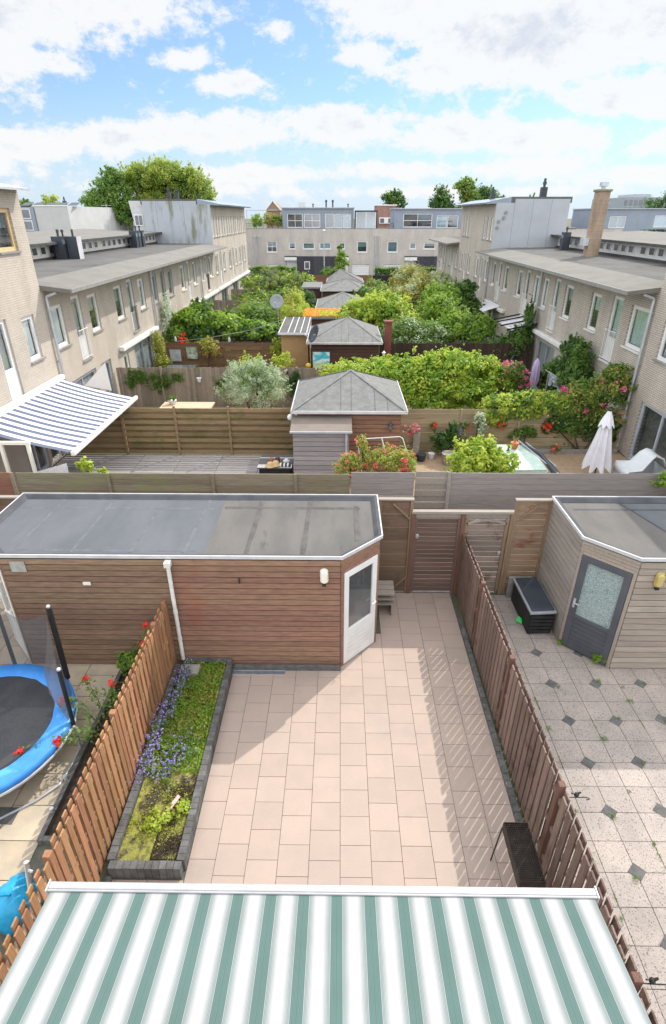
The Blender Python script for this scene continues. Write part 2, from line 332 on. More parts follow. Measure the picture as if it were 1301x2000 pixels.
m_joint=M('joint_sand',(.11,.105,.09),(.075,.08,.055),9,1)
m_deck=wood('grey_deck_boards',(.29,.27,.265),(.23,.215,.21),HX,.14)
m_grav=M('tan_paving',(.37,.26,.17),(.29,.21,.14),6,.95,.5,fine=.2)
m_earth=M('garden_earth',(.12,.10,.06),(.09,.11,.04),2.5,1,.6)
m_asph=M('asphalt',(.06,.06,.062),(.05,.05,.05),5,.9,.2)
m_pavet=M('grey_street_paving',(.20,.19,.18),(.16,.155,.15),2,.9,.2)
m_field=M('far_ground',(.09,.11,.05),(.12,.11,.08),.03,1)
def aggregate():
    m,t,b,o=newmat('exposed_aggregate_slab'); v,g=posn(t)
    vo=mk(t,'ShaderNodeTexVoronoi'); lk(t,v,vo.inputs['Vector']); vo.inputs['Scale'].default_value=85
    sp=mk(t,'ShaderNodeSeparateColor'); lk(t,vo.outputs['Color'],sp.inputs[0])
    c=mixc(t,sp.outputs[0],(.285,.25,.228),(.355,.315,.285))
    c=mixc(t,math_(t,'GREATER_THAN',sp.outputs[1],.92),c,(.15,.13,.12))
    n=noise(t,v,1.3,5,.6); c=mixc(t,1.0,c,mixc(t,maprange(t,n,.3,.7),(.80,.80,.80),(1.08,1.04,1.02)),'MULTIPLY')
    r=g.outputs['Random Per Island']; k=maprange(t,r,0,1,.93,1.07,False); cc=mk(t,'ShaderNodeCombineXYZ'); [inp(t,cc.inputs[i],k) for i in range(3)]
    c=mixc(t,1.0,c,cc.outputs[0],'MULTIPLY'); lk(t,c,b.inputs['Base Color']); b.inputs['Roughness'].default_value=.85
    bp=mk(t,'ShaderNodeBump'); bp.inputs['Strength'].default_value=.4; bp.inputs['Distance'].default_value=.004; lk(t,vo.outputs['Distance'],bp.inputs['Height']); lk(t,bp.outputs[0],b.inputs['Normal'])
    return m
m_agg=aggregate()
m_awnG=stripes('green_white_awning_cloth',(.44,.44,.455),(.050,.142,.113),.2725,.33,.215,0,30)
m_awnB=stripes('blue_white_awning_cloth',(.74,.76,.80),(.135,.15,.22),.33,.5,.0,1,0,trans=.12)
m_cloth=M('white_cloth',(.66,.66,.68),(.61,.61,.63),5,.9)
m_umb=M('umbrella_cloth',(.68,.68,.72),(.62,.62,.67),5,.9,.2)
m_lav=M('lavender_cloth',(.42,.34,.52),(.36,.29,.46),5,.9,.2)
m_greencov=M('pale_green_cover',(.48,.60,.54),(.40,.54,.48),5,.35,.3,c3=(.58,.66,.62),s3=6)
m_chairW=M('pale_grey_plastic',(.62,.65,.68),(.58,.61,.64),5,.45)
m_blue=M('blue_pad',(.05,.24,.62),(.035,.19,.53),4,.4,.2,c3=(.09,.34,.72),s3=2)
m_mat=M('trampoline_mat',(.030,.032,.036),(.045,.047,.052),2,.7,fine=.3)
m_bag=M('blue_bag_plastic',(.02,.32,.56),(.015,.25,.47),7,.35,.5)
m_terr=M('terracotta',(.45,.17,.07),(.38,.14,.06),9,.8)
m_red=leafmat('red_petal',(.75,.02,.02),(.80,.06,.04),.3)
m_pinkp=leafmat('pink_petal',(.70,.05,.22),(.80,.22,.38),.3)
m_coral=leafmat('coral_petal',(.75,.05,.10),(.85,.22,.22),.3)
m_purp=leafmat('lilac_petal',(.26,.20,.55),(.42,.34,.70),.3)
m_whitep=leafmat('white_petal',(.75,.75,.72),(.85,.85,.82),.3)
m_sedum=leafmat('orange_sedum',(.75,.26,.02),(.62,.40,.06),.3)
m_lfB=leafmat('bright_leaf',(.115,.24,.025),(.30,.43,.055),.48)
m_lfY=leafmat('yellow_green_leaf',(.26,.36,.035),(.50,.57,.09),.48)
m_lfM=leafmat('mid_leaf',(.07,.155,.028),(.19,.30,.055),.45)
m_lfD=leafmat('deep_leaf',(.03,.085,.025),(.09,.18,.04),.4)
m_lfG=leafmat('grey_green_leaf',(.30,.38,.24),(.52,.60,.42),.4)
m_lfW=leafmat('willow_leaf',(.20,.27,.04),(.38,.45,.08),.5)
m_lfO=leafmat('olive_yellow_leaf',(.24,.25,.05),(.40,.38,.09),.4)
m_lfR=leafmat('reddish_leaf',(.25,.12,.06),(.34,.30,.07),.4)
m_moss=leafmat('moss_tuft',(.20,.22,.02),(.34,.33,.04),.3)
m_mossbed=M('moss_carpet',(.20,.21,.045),(.28,.26,.07),6,1,.9,c3=(.05,.04,.03),s3=2.6,t3=(.46,.6),fine=.3)
m_mural_=None

# ------------------------------------------------------------------ foliage
def leafmesh(name,centers,normals,size,mat,parent=None,rng=None,asp=1.9,fold=.25,jit=.35):
    rng=rng or np.random.default_rng(1); n=len(centers)
    nm=normals+rng.normal(0,jit,(n,3)); nm/=np.linalg.norm(nm,axis=1)[:,None]+1e-9
    r=rng.normal(0,1,(n,3)); a=np.cross(nm,r); a/=np.linalg.norm(a,axis=1)[:,None]+1e-9; b=np.cross(nm,a)
    s=(size*rng.uniform(.45,1.5,n))[:,None]; w=s/asp
    o=np.array(parent_loc(parent))
    c=centers-o
    P=np.stack([c-a*s*.5, c+b*w*.5+nm*w*fold*.3, c+a*s*.5-nm*s*fold*.4, c-b*w*.5+nm*w*fold*.3],1).reshape(-1,3)
    me=bpy.data.meshes.new(name); me.vertices.add(4*n); me.vertices.foreach_set('co',P.astype(np.float32).ravel())
    me.loops.add(4*n); me.loops.foreach_set('vertex_index',np.arange(4*n,dtype=np.int32)); me.polygons.add(n)
    me.polygons.foreach_set('loop_start',np.arange(0,4*n,4,dtype=np.int32)); 
    try: me.polygons.foreach_set('loop_total',np.full(n,4,dtype=np.int32))
    except Exception: pass
    me.update(calc_edges=True); me.validate()
    me.materials.append(mat); ob=bpy.data.objects.new(name,me); COL.objects.link(ob)
    if parent is not None: ob.parent=parent
    return ob
def cloud(blobs,n,seed,clumps=14,spread=.30,fill=.25):
    """points spread over clumps on the surfaces of ellipsoids; returns centres and outward normals"""
    rng=np.random.default_rng(seed); B=np.array(blobs,float)
    wgt=(B[:,3]*B[:,4]+B[:,4]*B[:,5]+B[:,3]*B[:,5]); wgt/=wgt.sum()
    cs=[];ns=[]
    for bl,w in zip(B,wgt):
        k=max(4,int(n*w)); nc=max(4,int(clumps*(.6+w*len(B)*.4)))
        cd_=rng.normal(0,1,(nc,3)); cd_/=np.linalg.norm(cd_,axis=1)[:,None]; cd_[:,2]=np.where(cd_[:,2]<-.5,-cd_[:,2],cd_[:,2])
        cr=rng.uniform(.62,1.0,nc)
        idx=rng.integers(0,nc,k); u=rng.normal(0,1,(k,3)); u/=np.linalg.norm(u,axis=1)[:,None]
        rad=spread*1.18*rng.uniform(.45,1.35,nc)[idx]*(np.cbrt(rng.uniform(.15,1,k))+np.where(rng.uniform(0,1,k)<.12,rng.exponential(.35,k),0))
        p=cd_[idx]*cr[idx][:,None]+u*rad[:,None]
        inner=rng.uniform(0,1,k)<fill; p[inner]*=rng.uniform(.3,.9,inner.sum())[:,None]
        nn=u+cd_[idx]*.5+np.array([0,0,.5]); nn/=np.linalg.norm(nn,axis=1)[:,None]
        cs.append(p*bl[3:6]+bl[:3]); ns.append(nn)
    # ragged shoots that break the outline
    ks=int(n*.10); nsh=max(4,ks//26)
    for bl,w in zip(B,wgt):
        q=max(1,int(nsh*w)); d=rng.normal(0,1,(q,3)); d/=np.linalg.norm(d,axis=1)[:,None]; d[:,2]=np.abs(d[:,2]); L=rng.uniform(.12,.42,q); per=22
        f=rng.uniform(0,1,(q,per)); up=d+np.array([0,0,.7]); up/=np.linalg.norm(up,axis=1)[:,None]
        p=d[:,None,:]*1.02+up[:,None,:]*(f*L[:,None])[:,:,None]+rng.normal(0,.028,(q,per,3)); p=p.reshape(-1,3)
        cs.append(p*bl[3:6]+bl[:3]); nn=rng.normal(0,1,p.shape)+np.array([0,0,.5]); ns.append(nn/np.linalg.norm(nn,axis=1)[:,None])
    c=np.concatenate(cs); n_=np.concatenate(ns); keep=c[:,2]>.02
    return c[keep],n_[keep],rng
def shrub(name,label,cat,blobs,n,size,mat,seed,stem=True,group=None,flowers=None,mats2=None,clumps=14,spread=.30,asp=1.9,fill=.25,base=None,part='foliage'):
    B=np.array(blobs,float); cx,cy=B[:,0].mean(),B[:,1].mean()
    if base is None: base=(cx,cy,0)
    t=thing(name,label,cat,base,group)
    c,nn,rng=cloud(blobs,n,seed,clumps,spread,fill); leafmesh(part,c,nn,size,mat,t,rng,asp)
    if mats2:
        m2,k=mats2; c,nn,rng=cloud(blobs,int(n*k),seed+500,clumps,spread,fill); leafmesh('new_growth',c,nn,size,m2,t,rng,asp)
    if stem:
        mb=MB(); rr=random.Random(seed)
        for b in blobs:
            zt=b[2]; p0=Vector((base[0]+rr.uniform(-.1,.1),base[1]+rr.uniform(-.1,.1),base[2])); p1=Vector((b[0],b[1],zt)); h=max(.3,zt-base[2])
            mid=p0.lerp(p1,.5)+Vector((rr.uniform(-.1,.1),rr.uniform(-.1,.1),0))*h*.5
            r0=min(.16,.02+.018*h); mb.tube([p0,mid,p1],[r0,r0*.7,r0*.35],6)
            for q in range(4):
                a=rr.uniform(0,6.28); e=Vector((b[0]+math.cos(a)*b[3]*.75,b[1]+math.sin(a)*b[4]*.75,b[2]+rr.uniform(-.1,.7)*b[5])); mb.tube([mid.lerp(p1,rr.uniform(.3,1)),e],[r0*.35,r0*.12],5)
        mb.build('trunk' if cat=='tree' else 'stem',m_bark,t)
    if flowers:
        fn,fm,fs=flowers; c,nn,rng=cloud(blobs,6*fn,seed+900,clumps,spread,0)
        sel=rng.choice(len(c),min(fn,len(c)),replace=False); cc=c[sel]; 
        cc=np.repeat(cc,7,0)+rng.normal(0,fs*.45,(len(sel)*7,3)); leafmesh('blossom',cc,rng.normal(0,1,(len(cc),3))+np.array([0,-.5,.8]),fs,fm,t,rng,1.1)
    return t
# ================================================================== SETTING: ground
struct('ground',MB().box(-900,900,-60,1500,-.9,-.03),m_field)
struct('patio_base',MB().box(-2.93,2.52,-2,9.98,-.2,-.012),m_joint)
def tiles(name,mat,x0,x1,y0,y1,w,l,gx,gy,half=True,gap=.006,z=0,seed=1,skip=None,th=.03):
    rr=random.Random(seed); mb=MB(); k0=math.floor((x0-gx)/w)
    for k in range(k0,math.ceil((x1-gx)/w)+1):
        a=gx+k*w; b=a+w; aa=max(a,x0); bb=min(b,x1)
        if bb-aa<.02: continue
        off=gy+(l/2 if (k%2 and half) else 0); j0=math.floor((y0-off)/l)
        for j in range(j0,math.ceil((y1-off)/l)+1):
            c=off+j*l; d=c+l; c2=max(c,y0); d2=min(d,y1)
            if d2-c2<.02 or (skip and skip((aa+bb)/2,(c2+d2)/2)): continue
            g=gap/2; h=z+rr.uniform(-.0012,.0012)
            mb.add([(aa+g,c2+g,h+rr.uniform(-.0008,.0008)),(bb-g,c2+g,h),(bb-g,d2-g,h+rr.uniform(-.0008,.0008)),(aa+g,d2-g,h),
                    (aa+g,c2+g,h-th),(bb-g,c2+g,h-th),(bb-g,d2-g,h-th),(aa+g,d2-g,h-th)],[(0,1,2,3),(0,4,5,1),(1,5,6,2),(2,6,7,3),(3,7,4,0)])
    return struct(name,mb,mat)
tiles('patio',m_tile,-1.9,2.43,.2,9.95,.4,.4,.04,3.99,skip=lambda x,y:(x<.05 and y>7.75) or (x<.7 and y>8.45))
tiles('patio_front_strip',m_tile,-2.8,-1.905,.2,3.93,.4,.4,-.36+.0,3.79)
struct('right_yard_base',MB().box(2.58,14,-2,9.98,-.2,-.012),m_joint)
tiles('right_yard',m_agg,2.66,9.5,.2,9.9,.3925,.4,3.77,4.09,half=False,gap=.008,seed=3,skip=lambda x,y:y>8.0 and x>5.0)
dm=MB()
for (x,y) in [(3.75,8.08),(3.77,7.29),(4.54,7.29),(5.34,7.31),(3.78,6.48),(4.55,6.48),(5.31,6.52),(3.78,5.68),(4.55,5.70),(5.3,5.7),(3.77,4.90),(4.5,4.93),(5.3,4.9),(3.78,4.10),(4.55,4.1),(3.78,3.3),(4.55,3.3),(4.55,8.08)]+[(6.12+.785*i,7.29-.8*j) for i in range(4) for j in range(6)]:
    r=.118; dm.prism([(x-r,y),(x,y-r*.95),(x+r,y),(x,y+r*.95)],-.01,.005)
struct('diamond_inlays',dm,m_pal)
struct('left_yard_base',MB().box(-9,-3.0,-2,9.98,-.2,-.012),m_joint)
tiles('left_yard',m_tileS,-9,-3.93,1,9.9,.62,.5,-4.55,4.4,half=True,gap=.012,seed=7)
struct('alley',MB().box(-14,14,9.99,11.6,-.2,-.002),m_conc)
struct('garden_ground',MB().box(-9.45,9.8,11.6,62,-.3,-.014),m_earth)
tiles('left_garden_deck',m_deck,-9.4,-1.45,11.7,17.85,1.35,.14,-9.4,11.7,half=True,gap=.012,seed=9,z=.004)
struct('right_garden_paving',MB().box(-.1,9.75,11.7,18.2,-.1,.002),m_grav)
struct('second_garden_paving',MB().box(-9.4,-1.5,18.0,23.2,-.1,.002),m_grav)
struct('street_pavement',MB().box(-60,60,63.5,83.4,-.2,.004),m_pavet)
struct('street',MB().box(-60,60,70,76,-.3,.012),m_asph)

# ================================================================== OWN PLOT
# ---- garden fences: double row of upright slats nailed to both sides of three rails
def slat_fence(name,label,x,y0,y1,h,mats,posts,pitch,w,side,seed,group=None,tips=None,lean=0):
    rr=random.Random(seed); t=thing(name,label,'fence',(x,y0,0),group)
    edges=[y0]+posts+[y1]
    for a,b in zip(edges[:-1],edges[1:]):
        mb=MB(); tp=MB(); n=int((b-a-.08)/pitch)
        st=(b-a-.08)/max(1,n)
        for i in range(n):
            yc=a+.04+st*(i+.5)
            for s_,o_ in ((1,0),(-1,st/2)):
                y=yc+o_
                if y+w/2>b-.02: continue
                hh=h+rr.uniform(-.012,.012); d=rr.uniform(-.004,.004)
                mb.add([(x+s_*.022,y-w/2+d,.04),(x+s_*.022,y+w/2+d,.04),(x+s_*.040,y+w/2+d,.04),(x+s_*.040,y-w/2+d,.04),
                        (x+s_*.022,y-w/2,hh),(x+s_*.022,y+w/2,hh),(x+s_*.040,y+w/2,hh),(x+s_*.040,y-w/2,hh)],
                        [(0,3,2,1),(4,5,6,7),(0,1,5,4),(1,2,6,5),(2,3,7,6),(3,0,4,7)])
        mb.build('slat_panel',mats[0],t)
        for z in (.22,h*.52,h-.2): MB().box(x-.0205,x+.0205,a+.045,b-.045,z-.035,z+.035).build('rail',mats[1],t)
    for p in posts+[y1]:
        MB().box(x-.04,x+.04,p-.04,p+.04,0,h+.03).build('post',mats[2],t,bevel=.006)
        
    return t
slat_fence('slat_fence','orange brown slatted fence between the trampoline yard and the raised planter',-2.97,.7,7.58,1.5,(m_fenL,m_fenLt,m_fenL),[1.55,3.35,5.2,7.0],.135,.088,1,3)
slat_fence('slat_fence','dark brown slatted fence casting striped shadow onto the pink patio',2.585,.6,9.9,1.5,(m_fenR,m_fenR,m_postR),[2.37,4.21,6.3,8.2],.150,.112,1,5)
# ---- raised planter
pl=thing('raised_planter','long raised planter edged with anthracite concrete beside the orange fence','planter',(-2.4,4,0))
def palis(mb,x0,y0,x1,y1,h=.20,w=.095,pitch=.085):
    L=math.hypot(x1-x0,y1-y0); n=int(L/pitch); dx,dy=(x1-x0)/n,(y1-y0)/n; rr=random.Random(int(L*100)); nx,ny=-dy/pitch*w/2,dx/pitch*w/2
    for i in range(n):
        ax,ay=x0+dx*i,y0+dy*i; g=.94; hh=h+rr.uniform(-.004,.004)
        bx,by=ax+dx*g,ay+dy*g
        mb.add([(ax-nx,ay-ny,-.1),(bx-nx,by-ny,-.1),(bx+nx,by+ny,-.1),(ax+nx,ay+ny,-.1),(ax-nx,ay-ny,hh),(bx-nx,by-ny,hh),(bx+nx,by+ny,hh),(ax+nx,ay+ny,hh)],[(4,5,6,7),(0,1,5,4),(1,2,6,5),(2,3,7,6),(3,0,4,7)])
for (a,b,c,d) in [(-2.83,4.0,-1.93,4.0),(-1.955,4.06,-1.955,7.56),(-2.83,4.06,-2.87,7.5),(-2.80,7.62,-1.93,7.60)]:
    mb=MB(); palis(mb,a,b,c,d); mb.build('kerb',m_pal,pl)
MB().box(-2.78,-2.01,4.05,7.56,-.1,.13).build('soil',m_mossbed,pl)
MB().cbox(-2.62,7.33,.17,.34,.22,.16).build('concrete_block',m_conc,pl,bevel=.01)
rng=np.random.default_rng(4)
def carpet(name,x0,x1,y0,y1,z,n,size,mat,seed,parent=None,hi=.06,dens=None,kind=None,up=.9,patch=0):
    r=np.random.default_rng(seed)
    if patch:
        k=r.integers(0,patch,n); px=r.uniform(x0,x1,patch); py=r.uniform(y0,y1,patch); pr=r.uniform(.05,.16,patch)
        x=np.clip(px[k]+r.normal(0,1,n)*pr[k],x0,x1); y=np.clip(py[k]+r.normal(0,1,n)*pr[k],y0,y1)
    else: x=r.uniform(x0,x1,n); y=r.uniform(y0,y1,n)
    c=np.stack([x,y,z+r.uniform(0,hi,n)],1); nn=np.tile([0,0,up],(n,1))+r.normal(0,.3,(n,3))
    return leafmesh(name,c,nn,size,mat,parent,r)
wd=tag(carpet('weeds',-2.76,-2.03,4.1,7.5,.13,3000,.032,m_moss,6,hi=.03,patch=34),'yellow green moss and weeds covering the near planter soil','weeds',kind='stuff')
tag(carpet('weeds',-2.76,-2.03,5.35,7.52,.13,7500,.04,m_lfB,16,hi=.10,patch=60),'bright green low weeds filling the far half of the planter','weeds',kind='stuff')
tag(carpet('weeds',-2.5,-2.02,5.9,7.5,.15,1500,.04,m_lfO,17,hi=.09,patch=14),'yellowing low weeds along the right planter edge','weeds',kind='stuff')
tag(carpet('soil_crumbs',-2.35,-2.02,4.1,5.2,.13,3600,.022,m_soil,18,hi=.02,patch=9),'dark bare soil crumbs at the near right of the planter','soil',kind='stuff')
shrub('leafy_weed','pale green leafy weed at the near end of the planter','plant',[(-2.38,4.62,.19,.20,.20,.09),(-2.12,4.75,.20,.12,.14,.10)],650,.05,m_lfY,8,base=(-2.3,4.55,.13))
def bell(lab,bl,n,nf,seed,base):
    t=shrub('bellflower_plant',lab,'plant',bl,n,.032,m_lfM,seed,base=base); r=np.random.default_rng(seed); B=np.array(bl); k=r.integers(0,len(B),nf); u=r.normal(0,.62,(nf,3)); u[:,2]=np.abs(u[:,2])*.7+.5; c=B[k,:3]+u*B[k,3:6]; c=np.repeat(c,3,0)+r.normal(0,.008,(nf*3,3)); leafmesh('blossom',c,r.normal(0,1,c.shape)+np.array([0,-.3,.9]),.021,m_purp,t,r,1.1)
bell('lilac bellflower clump by the downpipe foot',[(-2.66,7.1,.22,.13,.28,.14),(-2.72,6.6,.20,.10,.30,.13)],1100,190,9,(-2.68,7,.13))
bell('lilac bellflower clump spilling over the planter edge by the fence',[(-2.76,5.95,.24,.13,.36,.16),(-2.82,5.5,.17,.10,.26,.13)],1200,300,10,(-2.7,5.8,.13))
bell('lilac bellflower clump in the middle of the planter',[(-2.36,5.65,.19,.24,.30,.10),(-2.55,5.3,.18,.2,.2,.09)],1200,170,11,(-2.36,5.5,.13))
pk=MB(); pk.add([(-2.33,4.72,.18),(-2.27,4.70,.19),(-2.17,4.92,.2),(-2.22,4.96,.185)],[(0,1,2,3)]).add([(-2.33,4.72,.18),(-2.27,4.70,.19),(-2.25,4.80,.23)],[(0,1,2)])
tag(pk.build('paper_scrap',M('pink_paper',(.75,.33,.36),(.7,.5,.5),20,.8)),'crumpled pink paper scrap on the planter soil','litter')
tag(MB().box(-2.86,-2.80,3.2,3.93,-.05,.07).build('concrete_edging',m_pal),'short dark concrete edging below the near planter corner','edging')
kb=MB(); palis(kb,2.465,4.35,2.465,8.95,.075,.075,.12); tag(kb.build('concrete_edging',m_pal),'long dark concrete edging at the foot of the dark brown fence','edging')
tag(MB().box(-1.9,.04,7.555,7.62,0,.085).build('kerb_strip',m_pal),'dark kerb strip along the foot of the brown shed','edging')
dg=thing('drain_grate','steel slotted drain grate in front of the brown shed','drain',(-1.4,7.5,0))
g1=MB(); g2=MB().box(-1.91,-.96,7.445,7.545,-.02,.002)
for i in range(46): g1.box(-1.90+i*.0205,-1.892+i*.0205,7.45,7.54,.003,.010)
g1.box(-1.915,-.955,7.44,7.45,0,.011).box(-1.915,-.955,7.54,7.55,0,.011); g1.build('grating',m_zinc,dg); g2.build('channel',m_black,dg)

# ---- board cladding on an arbitrary wall segment
def cladding(mb,p,q,z0,z1,bh=.115,th=.02,seed=1,gap=.017,mi=0):
    """boards on the segment p->q (outside is to the right of p->q)"""
    rr=random.Random(seed); d=Vector((q[0]-p[0],q[1]-p[1],0)); L=d.length; d/=L; n=Vector((d.y,-d.x,0)); k=round((z1-z0)/bh); h=(z1-z0)/k
    for i in range(k):
        a=z0+i*h; b=a+h-gap; cuts=[0,L]
        if L>3: cuts=[0,rr.uniform(.3,.7)*L,L]
        for c0,c1 in zip(cuts[:-1],cuts[1:]):
            A=Vector((p[0],p[1],0))+d*(c0+.0008); B=Vector((p[0],p[1],0))+d*(c1-.0008); o=n*th; jj=rr.uniform(-.001,.001); o2=n*(th-.006+jj)
            vs=[(A.x,A.y,a),(B.x,B.y,a),(B.x+o.x,B.y+o.y,a),(A.x+o.x,A.y+o.y,a),(A.x,A.y,b),(B.x,B.y,b),(B.x+o2.x,B.y+o2.y,b),(A.x+o2.x,A.y+o2.y,b)]
            mb.add(vs,[(0,3,2,1),(4,5,6,7),(0,1,5,4),(1,2,6,5),(2,3,7,6),(3,0,4,7)],mi)
def flatroof(t,poly,z,mats,edge=.024,band=.34,zt=None):
    """felt roof inside a raised white metal trim; poly counter-clockwise"""
    n=len(poly); P=[Vector((x,y)) for x,y in poly]
    def inset(d):
        out=[]
        for i in range(n):
            a,b,c=P[i-1],P[i],P[(i+1)%n]; e1=(b-a).normalized(); e2=(c-b).normalized(); n1=Vector((-e1.y,e1.x)); n2=Vector((-e2.y,e2.x))
            bis=(n1+n2); bis=bis/ (bis.length) ; out.append(b+bis*d/max(.3,bis.dot(n1)))
        return out
    i1=inset(edge); i2=inset(edge+.05); i3=inset(edge+.13)
    mb=MB(); 
    for i in range(n):
        j=(i+1)%n
        mb.add([(P[i].x,P[i].y,z-.06),(P[j].x,P[j].y,z-.06),(P[j].x,P[j].y,z),(P[i].x,P[i].y,z),(i1[i].x,i1[i].y,z),(i1[j].x,i1[j].y,z),(i1[i].x,i1[i].y,z-.01),(i1[j].x,i1[j].y,z-.01)],[(0,1,2,3),(3,2,5,4),(4,5,7,6)])
    mb.build('roof_trim',m_edge,t)
    mb=MB()
    for i in range(n):
        j=(i+1)%n
        mb.add([(i1[i].x,i1[i].y,z-.006),(i1[j].x,i1[j].y,z-.006),(i2[j].x,i2[j].y,z-.010),(i2[i].x,i2[i].y,z-.010),(i3[j].x,i3[j].y,z-.075),(i3[i].x,i3[i].y,z-.075)],[(0,1,2,3),(3,2,4,5)])
    mb.build('felt_upstand',m_bitedge2,t)
    return i3
m_bitedge2=M('felt_upstand_grey',(.072,.076,.084),(.05,.053,.06),2.5,.8,.3,fine=.12)
m_seam=M('felt_lap_grey',(.10,.106,.118),(.135,.14,.15),5,.9,.2,spec=.1)
m_seamR=M('felt_lap_brown',(.072,.069,.067),(.11,.104,.098),5,.85,.2,spec=.15)
def seams(mb,segs,z,w=.05):
    rr=random.Random(7)
    for (a,b,c,d) in segs:
        k=6; L=math.hypot(c-a,d-b); nx,ny=-(d-b)/L,(c-a)/L; pts=[]
        for i in range(k+1):
            f=i/k; j=rr.uniform(-.006,.006); pts.append((a+(c-a)*f+nx*j,b+(d-b)*f+ny*j,rr.uniform(.8,1.2)*w))
        for i in range(k):
            x0,y0,w0=pts[i];x1,y1,w1=pts[i+1]
            mb.add([(x0-nx*w0/2,y0-ny*w0/2,z+.001),(x1-nx*w1/2,y1-ny*w1/2,z+.001),(x1+nx*w1/2,y1+ny*w1/2,z+.007),(x0+nx*w0/2,y0+ny*w0/2,z+.007),
                    (x1+nx*w1/2,y1+ny*w1/2,z),(x0+nx*w0/2,y0+ny*w0/2,z)],[(0,1,2,3),(3,2,4,5)])
# ---- long brown double shed
sh=thing('long_garden_shed','long brown timber shed with grey felt flat roof and white corner door','shed',(-2.8,8.8,0))
FP=[(.03,7.69),(.70,8.38),(.70,9.90),(-6.28,9.90),(-6.28,8.38),(-5.61,7.69)]
wl=MB().prism(FP,0,2.30); wl.build('shed_body',m_dark,sh)
mb=MB(); cladding(mb,(-2.79,7.69),(.03,7.69),.02,2.31,seed=2); mb.build('wall_cladding',m_shedL,sh)
mb=MB(); cladding(mb,(-5.61,7.69),(-2.80,7.69),.02,2.31,seed=3); mb.build('wall_cladding',m_shedLm,sh)
mb=MB(); cladding(mb,(.70,8.38),(.70,9.90),.02,2.31,seed=4); cladding(mb,(.70,9.90),(-6.28,9.90),.02,2.31,seed=6); cladding(mb,(-6.28,9.9),(-6.28,8.38),.02,2.31,seed=5); mb.build('wall_cladding',m_shedL,sh)
def corner_door(t,p,q,zt,frame,leaf,glass,back,hinge_left=True,pat=None,label=None,wallmat=None,handle_q=True):
    p=Vector((p[0],p[1],0));q=Vector((q[0],q[1],0)); d=(q-p);L=d.length;d/=L;n=Vector((d.y,-d.x,0)); Z=Vector((0,0,1))
    def bx(mb,u0,u1,w0,w1,z0,z1,mi=0):
        vs=[p+d*u+n*w+Z*z for z in (z0,z1) for (u,w) in ((u0,w0),(u1,w0),(u1,w1),(u0,w1))]
        return mb.add(vs,[(0,1,2,3),(7,6,5,4),(0,4,5,1),(1,5,6,2),(2,6,7,3),(3,7,4,0)],mi)
    m=MB(); bx(m,0,.055,0,.035,0,zt+.05); bx(m,L-.055,L,0,.035,0,zt+.05); bx(m,.056,L-.056,0,.034,zt,zt+.05); m.build('door_frame',frame,t,bevel=.004)
    m=MB(); k=3
    for i in range(k):
        z0=zt+.055+i*(2.305-zt-.055)/k; bx(m,0,L,0,.022,z0,z0+(2.305-zt-.055)/k-.006)
    m.build('transom_boards',wallmat,t)
    lo=MB(); a,b=.062,L-.062; st=.11; g0,g1=.78,zt-.13
    bx(lo,a,a+st,.004,.044,.03,zt-.005); bx(lo,b-st,b,.004,.044,.03,zt-.005); bx(lo,a+st,b-st,.004,.043,zt-.125,zt-.006); bx(lo,a+st,b-st,.004,.043,.03,.13); bx(lo,a+st,b-st,.004,.043,g0-.07,g0)
    kk=6
    for i in range(kk):
        z0=.135+i*(g0-.075-.135)/kk; bx(lo,a+st,b-st,.006,.032,z0,z0+(g0-.075-.135)/kk-.007)
    ld=lo.build('door',leaf,t,bevel=.003)
    m=MB(); bx(m,a+st,b-st,.018,.024,g0,g1); m.build('pane',glass,ld)
    m=MB(); bx(m,a+st,b-st,.001,.003,g0-.0,g1); m.build('backing',back,ld)
    m=MB(); u=(b-st*.5) if handle_q else (a+st*.5)
    bx(m,u-.022,u+.022,.044,.050,.93,1.13); c0=p+d*u+n*.05+Z*1.06; m.tube([c0,c0+n*.045,c0+n*.05+d*(-.11 if handle_q else .11)],.009,8); m.build('handle',m_metal if leaf!=m_white else m_white,ld)
corner_door(sh,(.03,7.69),(.70,8.38),2.03,m_shedL,m_white,m_glass,m_room,wallmat=m_shedL)
corner_door(sh,(-6.28,8.38),(-5.61,7.69),2.03,m_shedLm,m_white,m_glass,m_room,wallmat=m_shedLm,handle_q=False)
RF=[(.065,7.66),(.77,8.365),(.77,9.97),(-6.35,9.97),(-6.35,8.365),(-5.645,7.66)]
i3=flatroof(sh,RF,2.385,None)
i3=[(v.x,v.y) for v in i3]
# split the felt at x=-2.25 into two sheets
L_=[(-2.25,i3[3][1]),i3[3],i3[4],i3[5],(-2.25,i3[0][1])]; R_=[i3[0],i3[1],i3[2],(-2.25,i3[2][1]),(-2.25,i3[0][1])]
a=MB().prism(L_,2.2995,2.312); o=a.build('felt_sheet',m_bitL,sh); o['label']='blue grey felt on the left half'
sm=MB(); seams(sm,[(x,i3[0][1]+.05,x+.05,i3[2][1]) for x in (-5.5,-4.5,-3.5,-2.6)]+[(-6.1,9.45,-2.3,9.45),(-5.5,7.92,-2.3,7.92)],2.312); sm.build('seam',m_seam,o)
a=MB().prism(R_,2.2995,2.310); o=a.build('felt_sheet',m_bitR,sh); o['label']='worn brownish felt on the right half'
sm=MB(); seams(sm,[(x,i3[0][1]+.05,x+.04,i3[2][1]) for x in (-1.55,-.6)]+[(-2.2,9.5,.4,9.5),(.33,8.3,.33,9.6)],2.310,.09); sm.build('seam',m_seamR,o)
lm=MB(); cx,cz=-.24,2.0
lm.lathe((0,0,0),[(.001,0)],3) if 0 else None
